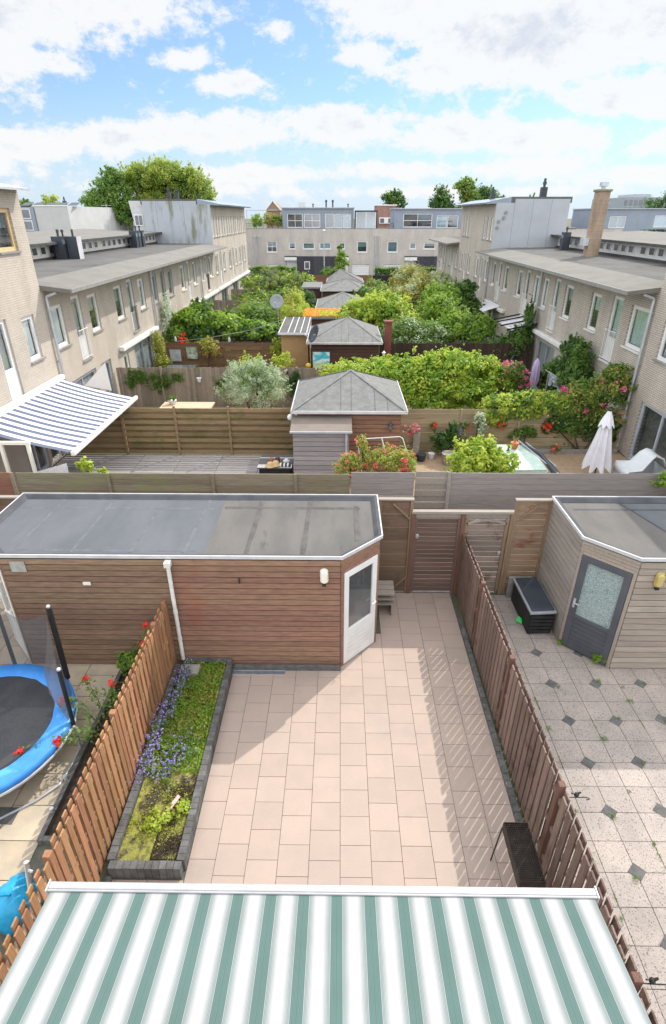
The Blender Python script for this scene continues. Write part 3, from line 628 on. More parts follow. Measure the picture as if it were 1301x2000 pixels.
def bulkhead(t,cx,cy,cz,mat,name='wall_lamp'):
    m=MB(); prof=[]; N=20; H=.085;Rr=.062
    def ring(w,sc):
        out=[]
        for k in range(N):
            a=2*math.pi*k/N; out.append((cx+Rr*sc*math.cos(a),cy-w,cz+(H if math.sin(a)>0 else -H)*sc*.85+Rr*sc*math.sin(a)))
        return out
    rs=[ring(0,1.12),ring(.02,1.12),ring(.02,1.0),ring(.055,.95),ring(.075,.75)]; vs=[q for r in rs for q in r]; fs=[]
    for i in range(4):
        for k in range(N): a=i*N+k;b=i*N+(k+1)%N; fs.append((a,b,b+N,a+N))
    fs.append(tuple(range(4*N,5*N))); m.add(vs,fs); l=m.build(name,mat,t,smooth=False)
    MB().box(cx-.03,cx+.03,cy-.05,cy,cz-.19,cz-.15).build('lamp_base',m_black,l)
bulkhead(sh,-.24,7.668,2.01,M('opal_lamp_cover',(.72,.70,.62),(.66,.64,.56),9,.35))
dp=MB(); dp.tube([(-2.80,7.60,2.24),(-2.80,7.60,.22)],.034,12).tube([(-2.80,7.60,1.32),(-2.80,7.60,1.24)],.040,12).tube([(-2.80,7.60,.72),(-2.80,7.60,.66)],.040,12).box(-2.85,-2.75,7.54,7.66,2.22,2.31); dp.build('downpipe',m_pvc,sh,smooth=False)
MB().box(-4.31,-4.18,7.655,7.668,1.79,1.85).box(-4.295,-4.25,7.650,7.656,1.805,1.835).build('air_vent',m_cream,sh)
MB().tube([(-1.66,7.66,1.95),(-1.66,7.64,1.86)],.014,6).build('hook',m_black,sh)
MB().prism([(-5.45,7.655),(-5.2,7.655),(-5.2,7.667),(-5.45,7.667)],2.05,2.25).build('bare_patch',M('bare_grey_wood',(.36,.36,.34),(.28,.27,.24),12,.8),sh)
# step, post and strip beside the shed
stp=thing('slatted_step','small stack of grey wooden boards between shed and garden gate','boards',(.95,9.3,0))
for i,z in enumerate((.30,.42,.54)):
    for j in range(3): MB().box(.74,1.14,9.15+j*.17,9.30+j*.17,z-.03,z).build('board',m_capw,stp)
MB().box(.76,.80,9.15,9.6,0,.27).build('support',m_shedR,stp); MB().box(1.08,1.12,9.15,9.6,0,.27).build('support',m_shedR,stp)

# ---- panels, gates
def framed_panel(name,label,cat,x0,x1,y,z0,z1,boards,frame,cap=True,brace=None,bh=.135,arch=False,latch=None,posts=True,seed=3,gap=.012,topmat=None):
    t=thing(name,label,cat,((x0+x1)/2,y,0)); rr=random.Random(seed)
    m=MB(); k=max(1,round((z1-z0)/bh)); h=(z1-z0)/k
    for i in range(k):
        a=z0+i*h; m.box(x0+.03,x1-.03,y+.0+rr.uniform(-.003,.003),y+.018,a,a+h-gap)
    m.build('boards',boards,t)
    if posts:
        MB().box(x0,x0+.06,y-.035,y-.002,z0,z1).build('stile',frame,t); MB().box(x1-.06,x1,y-.035,y-.002,z0,z1).build('stile',frame,t)
    if cap: MB().box(x0-.01,x1+.01,y-.05,y+.05,z1+.002,z1+.03).build('cap',m_capw,t)
    if brace:
        for (a,b,c,d) in brace: MB().beam((a,y-.03,b),(c,y-.03,d),.03,.06,up=(0,1,0)).build('brace',frame,t)
    if arch:
        m=MB(); pts=[(x0+.04+(x1-x0-.08)*i/12,y-.02,z1-.11+.09*math.sin(math.pi*i/12)) for i in range(13)]
        for p,q in zip(pts[:-1],pts[1:]): m.beam(p,q,.05,.03,up=(0,1,0))
        m.build('arched_rail',m_capw,t)
    if latch:
        m=MB(); m.box(latch[0]-.03,latch[0]+.03,y-.055,y-.036,latch[1]-.04,latch[1]+.04); m.tube([(latch[0],y-.06,latch[1]-.06),(latch[0],y-.06,latch[1]+.02)],.012,6); m.build('latch',m_metal,t)
    return t
framed_panel('garden_screen','dark brown mossy panel with diagonal braces beside the white shed door','fence',.80,1.50,9.99,.02,2.26,m_panBr,m_postBe,brace=[(1.08,2.2,1.44,1.85),(1.44,.42,1.14,.08)],bh=.30,seed=4)
framed_panel('garden_gate','plum brown plank gate at the end of the pink patio','gate',1.557,2.493,9.99,.03,1.84,m_gateB,m_gateB,cap=False,latch=(1.62,1.45),bh=.105,gap=.014,seed=5)
framed_panel('garden_gate','weathered arched gate of the right neighbour beside the stained panel','gate',2.577,3.465,9.99,.03,1.84,m_gateG,m_postBe,cap=False,arch=True,latch=(3.36,1.05),bh=.125,gap=.018,seed=6)
fp=thing('gate_frame','wooden gate frame with pale top beam spanning both garden gates','gate frame',(2.5,9.99,0))
MB().box(1.48,3.56,9.93,10.04,1.97,2.02).build('top_beam',m_capw,fp)
for x in (1.515,2.535): MB().box(x-.04,x+.04,9.92,10.0,0,1.965).build('post',m_postR,fp)
m=MB(); m.box(1.56,2.49,9.995,10.01,1.86,1.965).box(2.58,3.46,9.995,10.01,1.86,1.965); m.build('head_board',m_shedRy,fp)
MB().beam((3.50,9.96,0),(3.52,9.96,1.965),.07,.07).build('post',m_postBe,fp)
framed_panel('garden_screen','tan panel with rust brown streaks beside the black storage box','fence',3.535,4.262,9.95,.02,2.28,m_panBe,m_postBe,brace=[(3.66,1.86,4.0,2.2)],bh=.14,seed=7)
framed_panel('garden_screen','dark brown panel behind the left end of the long shed','fence',-7.9,-6.42,9.99,.02,2.26,m_panBr,m_postBe,brace=[(-7.7,1.7,-6.9,2.2)],bh=.2,seed=8)
# ---- right shed
s2=thing('corner_shed','weathered grey timber shed with slate grey door on its cut corner','shed',(5.5,8.8,0))
F2=[(4.95,7.70),(9.5,7.70),(9.5,9.90),(4.27,9.90),(4.27,8.39)]
MB().prism(F2,0,2.30).build('shed_body',m_dark,s2)
mb=MB(); cladding(mb,(4.95,7.70),(9.5,7.70),.02,2.31,.13,seed=21); cladding(mb,(9.5,7.7),(9.5,9.9),.02,2.31,.13,seed=23); cladding(mb,(9.5,9.9),(4.27,9.9),.02,2.31,.13,seed=24); mb.build('wall_cladding',m_shedR,s2)
mb=MB(); cladding(mb,(4.27,9.90),(4.27,8.39),.02,2.31,.13,seed=22); mb.build('wall_cladding',m_shedRy,s2)
def patglass():
    m,t,b,o=newmat('patterned_privacy_glass'); v,_=posn(t,(1,1,1))
    w=mk(t,'ShaderNodeTexWave'); w.wave_type='RINGS'; w.inputs['Scale'].default_value=9; w.inputs['Distortion'].default_value=14; w.inputs['Detail'].default_value=2; w.inputs['Detail Scale'].default_value=2.2; lk(t,v,w.inputs['Vector'])
    c=mixc(t,maprange(t,w.outputs['Fac'],.35,.65),(.30,.37,.36),(.50,.57,.57)); lk(t,c,b.inputs['Base Color']); b.inputs['Roughness'].default_value=.18; b.inputs['Specular IOR Level'].default_value=.5
    return m
m_doorG=M('slate_grey_door_paint',(.085,.090,.105),(.07,.075,.09),3,.45,spec=.4)
corner_door(s2,(4.27,8.39),(4.95,7.70),2.05,m_shedR,m_doorG,m_glass,patglass(),wallmat=m_shedR,handle_q=False)
R2=[(4.915,7.655),(9.6,7.655),(9.6,9.93),(4.22,9.93),(4.22,8.35)]
i3=[(v.x,v.y) for v in flatroof(s2,R2,2.395,None)]
o=MB().prism([i3[0],(6.1,i3[0][1]),(5.5,i3[2][1]),i3[3],i3[4]],2.3,2.315).build('felt_sheet',m_bitR,s2)
o=MB().prism([(6.1,i3[0][1]),i3[1],i3[2],(5.5,i3[2][1])],2.3,2.313).build('felt_sheet',m_bitL,s2)
sm=MB(); seams(sm,[(6.1,i3[0][1],5.5,i3[2][1]),(4.5,9.5,9.3,9.5)],2.316); sm.build('seam',m_bitedge2,o)
bulkhead(s2,5.30,7.675,1.98,M('yellowed_lamp_cover',(.50,.40,.14),(.42,.33,.12),9,.35))
# weeds at its foot
shrub('weed_tuft','fern-like weed at the foot of the slate grey door','weed',[(4.78,7.78,.10,.12,.08,.12)],260,.06,m_lfB,31,base=(4.78,7.78,0),stem=False,asp=4)
shrub('weed_tuft','small weed between storage box and slate grey door','weed',[(4.28,8.3,.05,.10,.06,.05)],160,.05,m_lfB,32,base=(4.28,8.3,0),stem=False,asp=4)
# ---- storage box
bxo=thing('storage_box','black plastic storage box with grey lid rim against weathered shed','storage box',(3.95,9.15,0))
MB().prism([(3.72,8.60),(4.20,8.64),(4.18,9.76),(3.70,9.72)],0,.50).build('box_body',m_black,bxo,bevel=.02)
MB().prism([(3.695,8.57),(4.22,8.61),(4.20,9.78),(3.675,9.74)],.502,.548).build('lid_rim',M('grey_plastic',(.28,.29,.31),(.24,.25,.27),5,.5),bxo,bevel=.01)
m=MB().prism([(3.735,8.62),(4.185,8.655),(4.165,9.745),(3.715,9.71)],.546,.585); m.build('lid',M('charcoal_lid',(.045,.055,.07),(.035,.042,.055),3,.4,fine=.2),bxo,bevel=.015)
m=MB()
for k in range(5): m.box(3.735,4.165,8.588,8.60,.06+k*.085,.12+k*.085)
m.build('ribs',m_black,bxo)
tag(MB().box(3.62,4.12,9.80,9.86,0,.52).build('concrete_slab',m_conc,bevel=.01),'upright concrete slab behind the black storage box','slab')
tg=MB().add([(3.62,8.95,.02),(3.73,8.92,.03),(3.71,9.0,.09),(3.66,9.03,.12),(3.60,9.0,.05)],[(0,1,2,3,4),(0,4,3)]).add([(3.63,8.93,.03),(3.70,8.9,.02),(3.72,8.95,.06)],[(0,1,2)])
tag(tg.build('plastic_scrap',M('green_plastic',(.05,.55,.12),(.04,.45,.1),9,.4)),'bright green plastic scrap beside the black storage box','litter')
# ---- coat hooks / ornaments over the fence
def scroll(x,y,z,lab,bird=False):
    t=thing('iron_bracket',lab,'bracket',(x,y,z)); m=MB()
    m.tube([(x,y,z),(x+.12,y-.01,z+.01),(x+.20,y-.02,z+.03),(x+.24,y-.02,z+.0),(x+.21,y-.02,z-.02)],.006,6); m.build('scroll_arm',m_black,t)
    m=MB(); m.ball((x+.09,y,z+.045),.028,8,6); m.tube([(x+.10,y,z+.06),(x+.13,y,z+.09)],[.015,.01],6); m.add([(x+.07,y,z+.05),(x+.02,y,z+.09),(x+.03,y,z+.05)],[(0,1,2)]); m.build('bird_figure' if bird else 'finial',m_black,t)
scroll(2.64,4.12,1.42,'black iron bird bracket on the middle of the dark brown fence',True)
scroll(2.64,2.37,1.42,'black iron scroll bracket at the near end of the dark brown fence')
# ---- barbecue
bq=thing('barbecue','long rusty black barbecue on thin legs beside the dark brown fence','barbecue',(2.19,3.92,0))
bx0,bx1,by0,by1=2.05,2.345,3.57,4.28
m=MB(); 
for (a,b,c,d) in ((bx0,bx1,by0,by0+.006),(bx0,bx1,by1-.006,by1)): m.box(a,b,c,d,.56,.70)
m.box(bx0,bx0+.006,by0+.007,by1-.007,.56,.70).box(bx1-.006,bx1,by0+.007,by1-.007,.56,.70).box(bx0+.007,bx1-.007,by0+.007,by1-.007,.56,.568); m.build('trough',m_blackmet,bq)
m=MB()
for i in range(13): m.tube([(bx0+.01+i*.0228,by0,.706),(bx0+.01+i*.0228,by1-.03,.706)],.0042,5)
for i in range(30): m.tube([(bx0,by0+.01+i*.0235,.712),(bx1,by0+.01+i*.0235,.712)],.0034,5)
m.build('grill_rack',m_blackmet,bq)
for (x,y,sx,sy) in ((bx0,by1,-.08,-.06),(bx0,by0,-.06,.03),(bx1,by1,.03,.0),(bx1,by0,.03,.0)):
    MB().tube([(x,y,.58),(x+sx,y+sy,.0)],.009,6).build('leg',m_black,bq)
# ---- own awning
aw=thing('striped_awning','wide green and white striped awning at the bottom over the pink patio','awning',(-.13,1.3,2.5))
NY=14; m=MB()
def awz(y): return 2.30+(2.60-y)*.2346 - .03*math.sin(max(0,min(1,(2.6-y)/2.5))*math.pi)
for i in range(NY):
    y0=2.60-i*.18; y1=y0-.18
    for j in range(60):
        xa=-2.40+4.535*j/60; xb=-2.40+4.535*(j+1)/60
        def wz(x,y): return awz(y)+.006*math.sin(x*4.1+y*1.3)*min(1,(2.6-y)*2)+.004*math.sin(x*9.3-y*2.1)*min(1,(2.6-y)*2)
        m.add([(xa,y0,wz(xa,y0)),(xb,y0,wz(xb,y0)),(xb,y1,wz(xb,y1)),(xa,y1,wz(xa,y1))],[(0,1,2,3)])
o=m.build('awning_cloth',m_awnG,aw,smooth=True)
bm_=__import__('bmesh').new(); bm_.from_mesh(o.data); __import__('bmesh').ops.remove_doubles(bm_,verts=bm_.verts,dist=.0005); bm_.to_mesh(o.data); bm_.free()
MB().profY if 0 else None
m=MB().box(-2.43,2.165,2.605,2.665,2.235,2.315).box(-2.43,2.165,2.585,2.604,2.29,2.318); m.build('front_bar',M('awning_bar',(.40,.40,.41),(.33,.33,.34),3,.4,metal=.3),aw,bevel=.008)
for x in (-2.435,2.17): MB().cbox(x,2.63,2.275,.012,.10,.095).build('end_cap',m_metal,aw,bevel=.004)
for x in (-1.9,1.7):
    MB().tube([(x,2.6,2.24),(x*.55,1.3,2.40)],.022,8).build('folding_arm',m_metal,aw); MB().tube([(x*.55,1.3,2.40),(x,.15,2.7)],.025,8).build('folding_arm',m_metal,aw)
m=MB().box(-2.5,2.25,-.02,.12,2.80,2.95); m.build('cassette',m_metal,aw,bevel=.01)

# ================================================================== LEFT NEIGHBOUR YARD
tc_=(-5.33,5.72); tr=thing('trampoline','round trampoline with blue padding and black safety net posts','trampoline',(tc_[0],tc_[1],0))
MB().lathe((tc_[0],tc_[1],0),[(1.06,.585),(1.06,.592)],48).build('jumping_mat',m_mat,tr)
m=MB(); n=64
prof=[(1.03,.600),(1.05,.625),(1.16,.632),(1.29,.620),(1.33,.59),(1.335,.52),(1.32,.51),(1.3,.57)]
vs=[];fs=[]
for i,(r,z) in enumerate(prof):
    for k in range(n): a=2*math.pi*k/n; w=1+.006*math.sin(17*a)*(i in(0,5,6)); vs.append((tc_[0]+r*w*math.cos(a),tc_[1]+r*w*math.sin(a),z+.006*math.sin(23*a+i)))
for i in range(len(prof)-1):
    for k in range(n): a=i*n+k;b=i*n+(k+1)%n; fs.append((a,b,b+n,a+n))
m.add(vs,fs); m.build('blue_pad',m_blue,tr,smooth=True)
m=MB(); ring=[(tc_[0]+1.34*math.cos(2*math.pi*k/40),tc_[1]+1.34*math.sin(2*math.pi*k/40),.50) for k in range(41)]; m.tube(ring,.022,7); m.build('frame_ring',m_metal,tr)
POL=[]
for ang in (51,5,97,140,190,240,300):
    a=R(ang); c,s=math.cos(a),math.sin(a); x,y=tc_[0]+1.36*c,tc_[1]+1.36*s
    MB().tube([(x,y,.0),(x,y,.5)],.02,6).build('leg',m_metal,tr)
    if True:
        top=(x+.03*c,y+.03*s,1.62 if ang==5 else 1.98); m=MB(); m.tube([(x,y,.55),top],.045 if ang==51 else .032,10); p_=m.build('net_post',m_black,tr); MB().ball((top[0],top[1],top[2]+.02),.032,8,6).build('post_cap',m_metal,p_); POL.append((ang,top))
m_net,t_,b_,o_=newmat('black_safety_net'); t_.nodes.remove(b_)
tr_=mk(t_,'ShaderNodeBsdfTransparent'); df_=mk(t_,'ShaderNodeBsdfDiffuse'); df_.inputs[0].default_value=(.10,.10,.11,1); mx_=mk(t_,'ShaderNodeMixShader'); mx_.inputs[0].default_value=.60
lk(t_,tr_.outputs[0],mx_.inputs[1]); lk(t_,df_.outputs[0],mx_.inputs[2]); lk(t_,mx_.outputs[0],o_.inputs[0])
m=MB(); angs=list(range(5,145,4)); vs=[];fs=[]
for i,an in enumerate(angs):
    a=R(an); sg=.16*math.sin(math.pi*((an-5)%46)/46)+(.30*(1-(an-5)/46) if an<51 else 0)*.6
    for z,rr_ in ((.60,1.30),(1.2,1.30-sg*.8),(1.9-sg*1.3,1.33-sg*.8)): vs.append((tc_[0]+rr_*math.cos(a),tc_[1]+rr_*math.sin(a),z))
for i in range(len(angs)-1):
    for j in range(2): fs.append((i*3+j,(i+1)*3+j,(i+1)*3+j+1,i*3+j+1))
m.add(vs,fs); m.build('safety_net',m_net,tr)
# flower bed along the fence
bd=thing('soil_bed','narrow dark soil bed edged in concrete between orange fence and sandstone paving','flower bed',(-3.5,6,0))
MB().box(-3.86,-3.06,4.42,7.6,-.05,.015).build('soil',m_soil,bd)
MB().box(-3.93,-3.865,4.35,7.62,-.05,.09).build('edging',m_pal,bd); MB().box(-3.86,-3.40,4.35,4.415,-.05,.09).build('edging',m_pal,bd)
def rose(name,label,stems,mat_f,seed,loc,fs=.05,group=None,leaf=m_lfM,n=70):
    t=thing(name,label,'rose bush',loc,group); rr=random.Random(seed); r=np.random.default_rng(seed); m=MB(); C_=[];F_=[]
    for (x,y,z) in stems:
        p0=Vector(loc); p1=Vector((x,y,z)); mid=p0.lerp(p1,.5)+Vector((0,0,.22)); m.tube([p0,mid,p1],[.007,.005,.003],5)
        for i in range(n):
            f=rr.uniform(.25,1); q=(p0.lerp(mid,f*2) if f<.5 else mid.lerp(p1,f*2-1)); C_.append(q+Vector((rr.gauss(0,.06),rr.gauss(0,.06),rr.gauss(0,.05))))
        F_.append(p1)
    m.build('stem',m_bark,t); C_=np.array([tuple(c) for c in C_]); leafmesh('foliage',C_,np.tile([0,0,1.],(len(C_),1)),.05,leaf,t,r,1.5)
    c=np.repeat(np.array([tuple(c) for c in F_]),26,0); c=c+r.normal(0,fs*.42,c.shape); leafmesh('blossom',c,r.normal(0,1,c.shape)+np.array([0,-.3,.8]),fs*.9,mat_f,t,r,1.1)
    return t
rose('rose_bush','sprawling red rose leaning from the soil bed over the trampoline edge',[(-4.22,6.1,.75),(-4.05,5.45,.62),(-4.5,5.3,.6),(-3.2,5.9,.45),(-3.55,6.4,.8),(-4.0,6.5,.8)],m_red,5,(-3.5,6.0,0),.055,n=110)
rose('rose_bush','small red rose behind the far end of the orange fence',[(-3.3,7.45,1.1),(-3.35,7.3,.8),(-3.6,7.3,.5)],m_red,6,(-3.35,7.45,0),.05)
shrub('potted_plant','bushy green plant in a dark pot by the shed wall left of the orange fence','potted plant',[(-3.55,7.25,.45,.25,.2,.2)],900,.06,m_lfM,41,base=(-3.55,7.25,.0),mats2=(m_lfB,.4))
tag(MB().lathe((-3.55,7.25,.015),[(.10,0),(.15,.26),(.16,.27),(.14,.27)],16).build('plant_pot',m_black),'dark plant pot under the bushy green plant by the shed','plant pot')
for i,(x,y) in enumerate(((-3.93,5.25),(-3.90,4.75))):
    m=MB(); m.tube([(x,y,0),(x,y,.16)],.028,10); tag(m.build('pipe_stub',m_zinc),['grey pipe stub standing at the bed edging, farther one','grey pipe stub standing at the bed edging, nearer one'][i],'pipe')
hs=[(-4.0,6.05,.02),(-3.98,5.55,.03),(-4.02,5.2,.03),(-4.25,4.95,.02),(-4.7,4.62,.02),(-5.2,4.3,.02),(-6.0,4.0,.02)]
m=MB(); m.tube(hs,.017,8); tag(m.build('garden_hose',m_zinc),'grey garden hose running across the sandstone paving','hose')
tag(MB().prism([(-4.80,4.62),(-4.42,4.62),(-4.42,4.86),(-4.80,4.86)],-.01,.007).build('dark_paver',m_pal),'dark weedy paver among the sandstone slabs','paver')
bg=thing('shopping_bag','crumpled bright blue plastic bag beyond the near end of the orange fence','bag',(-3.75,3.55,0))
m=MB(); 
def wob(a,z): return 1+.10*math.sin(3*a+z*9)+.07*math.sin(7*a-z*15)+.04*math.sin(13*a)
m.lathe((-3.75,3.55,0),[(.17,0),(.25,.06),(.28,.18),(.25,.32),(.18,.42),(.08,.48),(.05,.50)],30,wob=wob); m.build('bag_body',m_bag,bg,smooth=True)
m=MB(); m.tube([(-3.80,3.5,.46),(-3.84,3.44,.58),(-3.76,3.42,.60),(-3.70,3.5,.46)],.014,6); m.build('bag_handle',m_bag,bg)
m=MB(); m.tube([(-3.42,3.30,.0),(-3.42,3.55,1.02)],.028,10).tube([(-3.42,3.52,.92),(-3.34,3.5,.93)],.016,6); tag(m.build('metal_pole',m_metal,smooth=False),'short rusty metal pole leaning beside the blue bag','pole')

# ================================================================== ALLEY FENCE
def plank_fence(name,label,x0,x1,y,z0,z1,mat,bh=.16,gap=.006,posts=(),pm=None,seed=1,th=.02,woven=False,cap=None,group=None,gapw=None,jit=.004):
    t=thing(name,label,'fence',((x0+x1)/2,y,0),group); rr=random.Random(seed); m=MB(); k=max(1,round((z1-z0)/bh)); h=(z1-z0)/k
    ed=[x0]+[p for p in posts if x0+.2<p<x1-.2]+[x1]
    for a,b in zip(ed[:-1],ed[1:]):
        for i in range(k):
            zz=z0+i*h; o=(.02 if (woven and i%2) else 0)+rr.uniform(-jit,jit)*.5; g=gapw or gap
            m.box(a+.003,b-.003,y+o,y+o+th,zz+rr.uniform(-.002,.002),zz+h-g)
    m.build('planks',mat,t)
    for p in posts: MB().box(p-.035,p+.035,y-.045,y-.0025-jit,0,z1+.01).build('post',pm or mat,t)
    if cap: MB().box(x0,x1,y-.03,y+.05,z1+.003,z1+.025).build('cap',cap,t)
    return t
plank_fence('plank_fence','reddish plank fence at the far left behind the shed',-9.6,-7.48,11.6,0,2.09,m_alR,posts=[-7.52],pm=m_alM,seed=2)
plank_fence('plank_fence','mossy green brown plank fence behind the long brown shed',-7.44,.24,11.6,0,2.09,m_alM,seed=3,posts=[-5.3,-2.9,-1.0],bh=.15)
plank_fence('plank_fence','silver grey plank fence section under the red roses',.27,1.72,11.58,0,2.15,m_alG,seed=4,bh=.145)
plank_fence('plank_fence','short woven grey fence section above the plum brown gate',1.74,2.50,11.6,0,2.16,m_shedRy,seed=5,bh=.15,woven=True,gapw=.006,posts=[2.50],pm=m_alG)
plank_fence('plank_fence','long silver grey plank fence behind the corner shed',2.55,9.6,11.6,0,2.14,m_alG,seed=6,bh=.145)
tag(MB().box(.80,1.72,11.50,11.575,1.53,1.575).build('ledge_board',m_capw),'pale ledge board on the grey fence right of the shed','board')
# ================================================================== HOUSES
class Face:
    """wall frame: u along the wall, w inwards from its outer face"""
    def __init__(s,axis,c,sg): s.a=axis; s.c=c; s.s=sg
    def P(s,u,w,z): return (s.c-s.s*w,u,z) if s.a=='x' else (u,s.c-s.s*w,z)
    def box(s,mb,u0,u1,w0,w1,z0,z1,mi=0):
        p=s.P(u0,w0,z0); q=s.P(u1,w1,z1); return mb.box(min(p[0],q[0]),max(p[0],q[0]),min(p[1],q[1]),max(p[1],q[1]),z0,z1,mi)
    def quad(s,mb,pts,mi=0): return mb.add([s.P(*p) for p in pts],[tuple(range(len(pts)))],mi)
def wall_open(F,mb,u0,u1,z0,z1,rects,depth=.28):
    us=sorted({u0,u1}|{r[0] for r in rects}|{r[1] for r in rects}); zs=sorted({z0,z1}|{r[2] for r in rects}|{r[3] for r in rects})
    for a,b in zip(us[:-1],us[1:]):
        for c,d in zip(zs[:-1],zs[1:]):
            mu,mz=(a+b)/2,(c+d)/2
            if any(r[0]<mu<r[1] and r[2]<mz<r[3] for r in rects): continue
            F.quad(mb,[(a,0,c),(b,0,c),(b,0,d),(a,0,d)])
    for r in rects:
        a,b,c,d=r[:4]
        F.quad(mb,[(a,0,c),(a,depth,c),(a,depth,d),(a,0,d)]); F.quad(mb,[(b,0,c),(b,depth,c),(b,depth,d),(b,0,d)])
        F.quad(mb,[(a,0,d),(b,0,d),(b,depth,d),(a,depth,d)]); F.quad(mb,[(a,0,c),(b,0,c),(b,depth,c),(a,depth,c)])
        F.quad(mb,[(a,depth,c),(b,depth,c),(b,depth,d),(a,depth,d)],1)
def window(F,t,u0,u1,z0,z1,fr=None,sill=None,cur=None,kind='win',fw=.11,inset=.06,glass=None,cm=None,frac=1.0):
    fr=fr or m_white; glass=glass or m_glass; m=MB(); a,b=u0+.004,u1-.004; c,d=z0+.004,z1-.004
    F.box(m,a,a+fw,inset,inset+.07,c,d); F.box(m,b-fw,b,inset,inset+.07,c,d); F.box(m,a+fw,b-fw,inset+.001,inset+.069,c,c+fw); F.box(m,a+fw,b-fw,inset+.001,inset+.069,d-fw,d)
    if kind=='door': F.box(m,a+fw,b-fw,inset+.002,inset+.068,c+.75,c+.82)
    if kind=='door' and fr is not m_grayfr: F.box(m,a+fw,b-fw,inset+.012,inset+.028,c+fw,c+.75)
    if kind=='slide': F.box(m,(a+b)/2-.035,(a+b)/2+.035,inset+.002,inset+.068,c+fw,d-fw)
    if kind=='cross': F.box(m,(a+b)/2-.025,(a+b)/2+.025,inset+.002,inset+.068,c+fw,d-fw); F.box(m,a+fw,(a+b)/2-.025,inset+.002,inset+.067,(c+d)/2-.03,(c+d)/2+.03); F.box(m,(a+b)/2+.025,b-fw,inset+.002,inset+.067,(c+d)/2-.03,(c+d)/2+.03)
    o=m.build('window',fr,t)
    m=MB(); F.box(m,a+fw,b-fw,inset+.03,inset+.036,c+fw,d-fw); m.build('pane',glass,o)
    if cm:
        m=MB(); n=14; 
        for i in range(n):
            x0=a+fw+(b-a-2*fw)*i/n; x1=a+fw+(b-a-2*fw)*(i+1)/n; w0=inset+.11+(.018 if i%2 else 0); w1=inset+.11+(0 if i%2 else .018)
            zt=d-fw; zb=zt-(zt-c-fw)*frac
            F.quad(m,[(x0,w0,zb),(x1,w1,zb),(x1,w1,zt),(x0,w0,zt)])
        m.build('curtain',cm,o)
    if sill is not None:
        m=MB(); F.box(m,a-.05,b+.05,-.06,inset-.002,c-.055,c-.006); m.build('sill',sill,o)
    return o
def solidsides(F,mb,u0,u1,z0,z1,dep,ends=(1,1)):
    g=.003
    if ends[0]: F.quad(mb,[(u0,0,z0),(u0,dep,z0),(u0,dep,z1),(u0,0,z1)])
    if ends[1]: F.quad(mb,[(u1-g,0,z0),(u1-g,dep,z0),(u1-g,dep,z1),(u1-g,0,z1)])
    F.quad(mb,[(u0,dep,z0),(u1-g,dep,z0),(u1-g,dep,z1),(u0,dep,z1)])
CUR=[m_curtW,m_curtG,m_curtW,m_curtT,m_curtG]
def pipe(F,t,u,z0,z1,r=.045,bend=True):
    m=MB(); pts=[F.P(u,-.09,z0),F.P(u,-.09,z1-.18)]
    if bend: pts+=[F.P(u,-.11,z1-.12),F.P(u,-.45,z1)]
    m.tube(pts,r,8)
    for z in (1.2,3.0,4.6):
        if z0<z<z1-.2: F.box(m,u-.06,u+.06,-.1,-.001,z,z+.03)
    return m.build('downpipe',m_zinc,t,smooth=False)
def roofslab(F,t,u0,u1,prof,mat,name):
    """prof: (w,z) polygon run along the wall"""
    n=len(prof); m=MB(); vs=[F.P(u0,w,z) for w,z in prof]+[F.P(u1,w,z) for w,z in prof]
    m.add(vs,[tuple(range(n)),tuple(range(2*n-1,n-1,-1))]+[(i,n+i,n+(i+1)%n,(i+1)%n) for i in range(n)]); return m.build(name,mat,t)
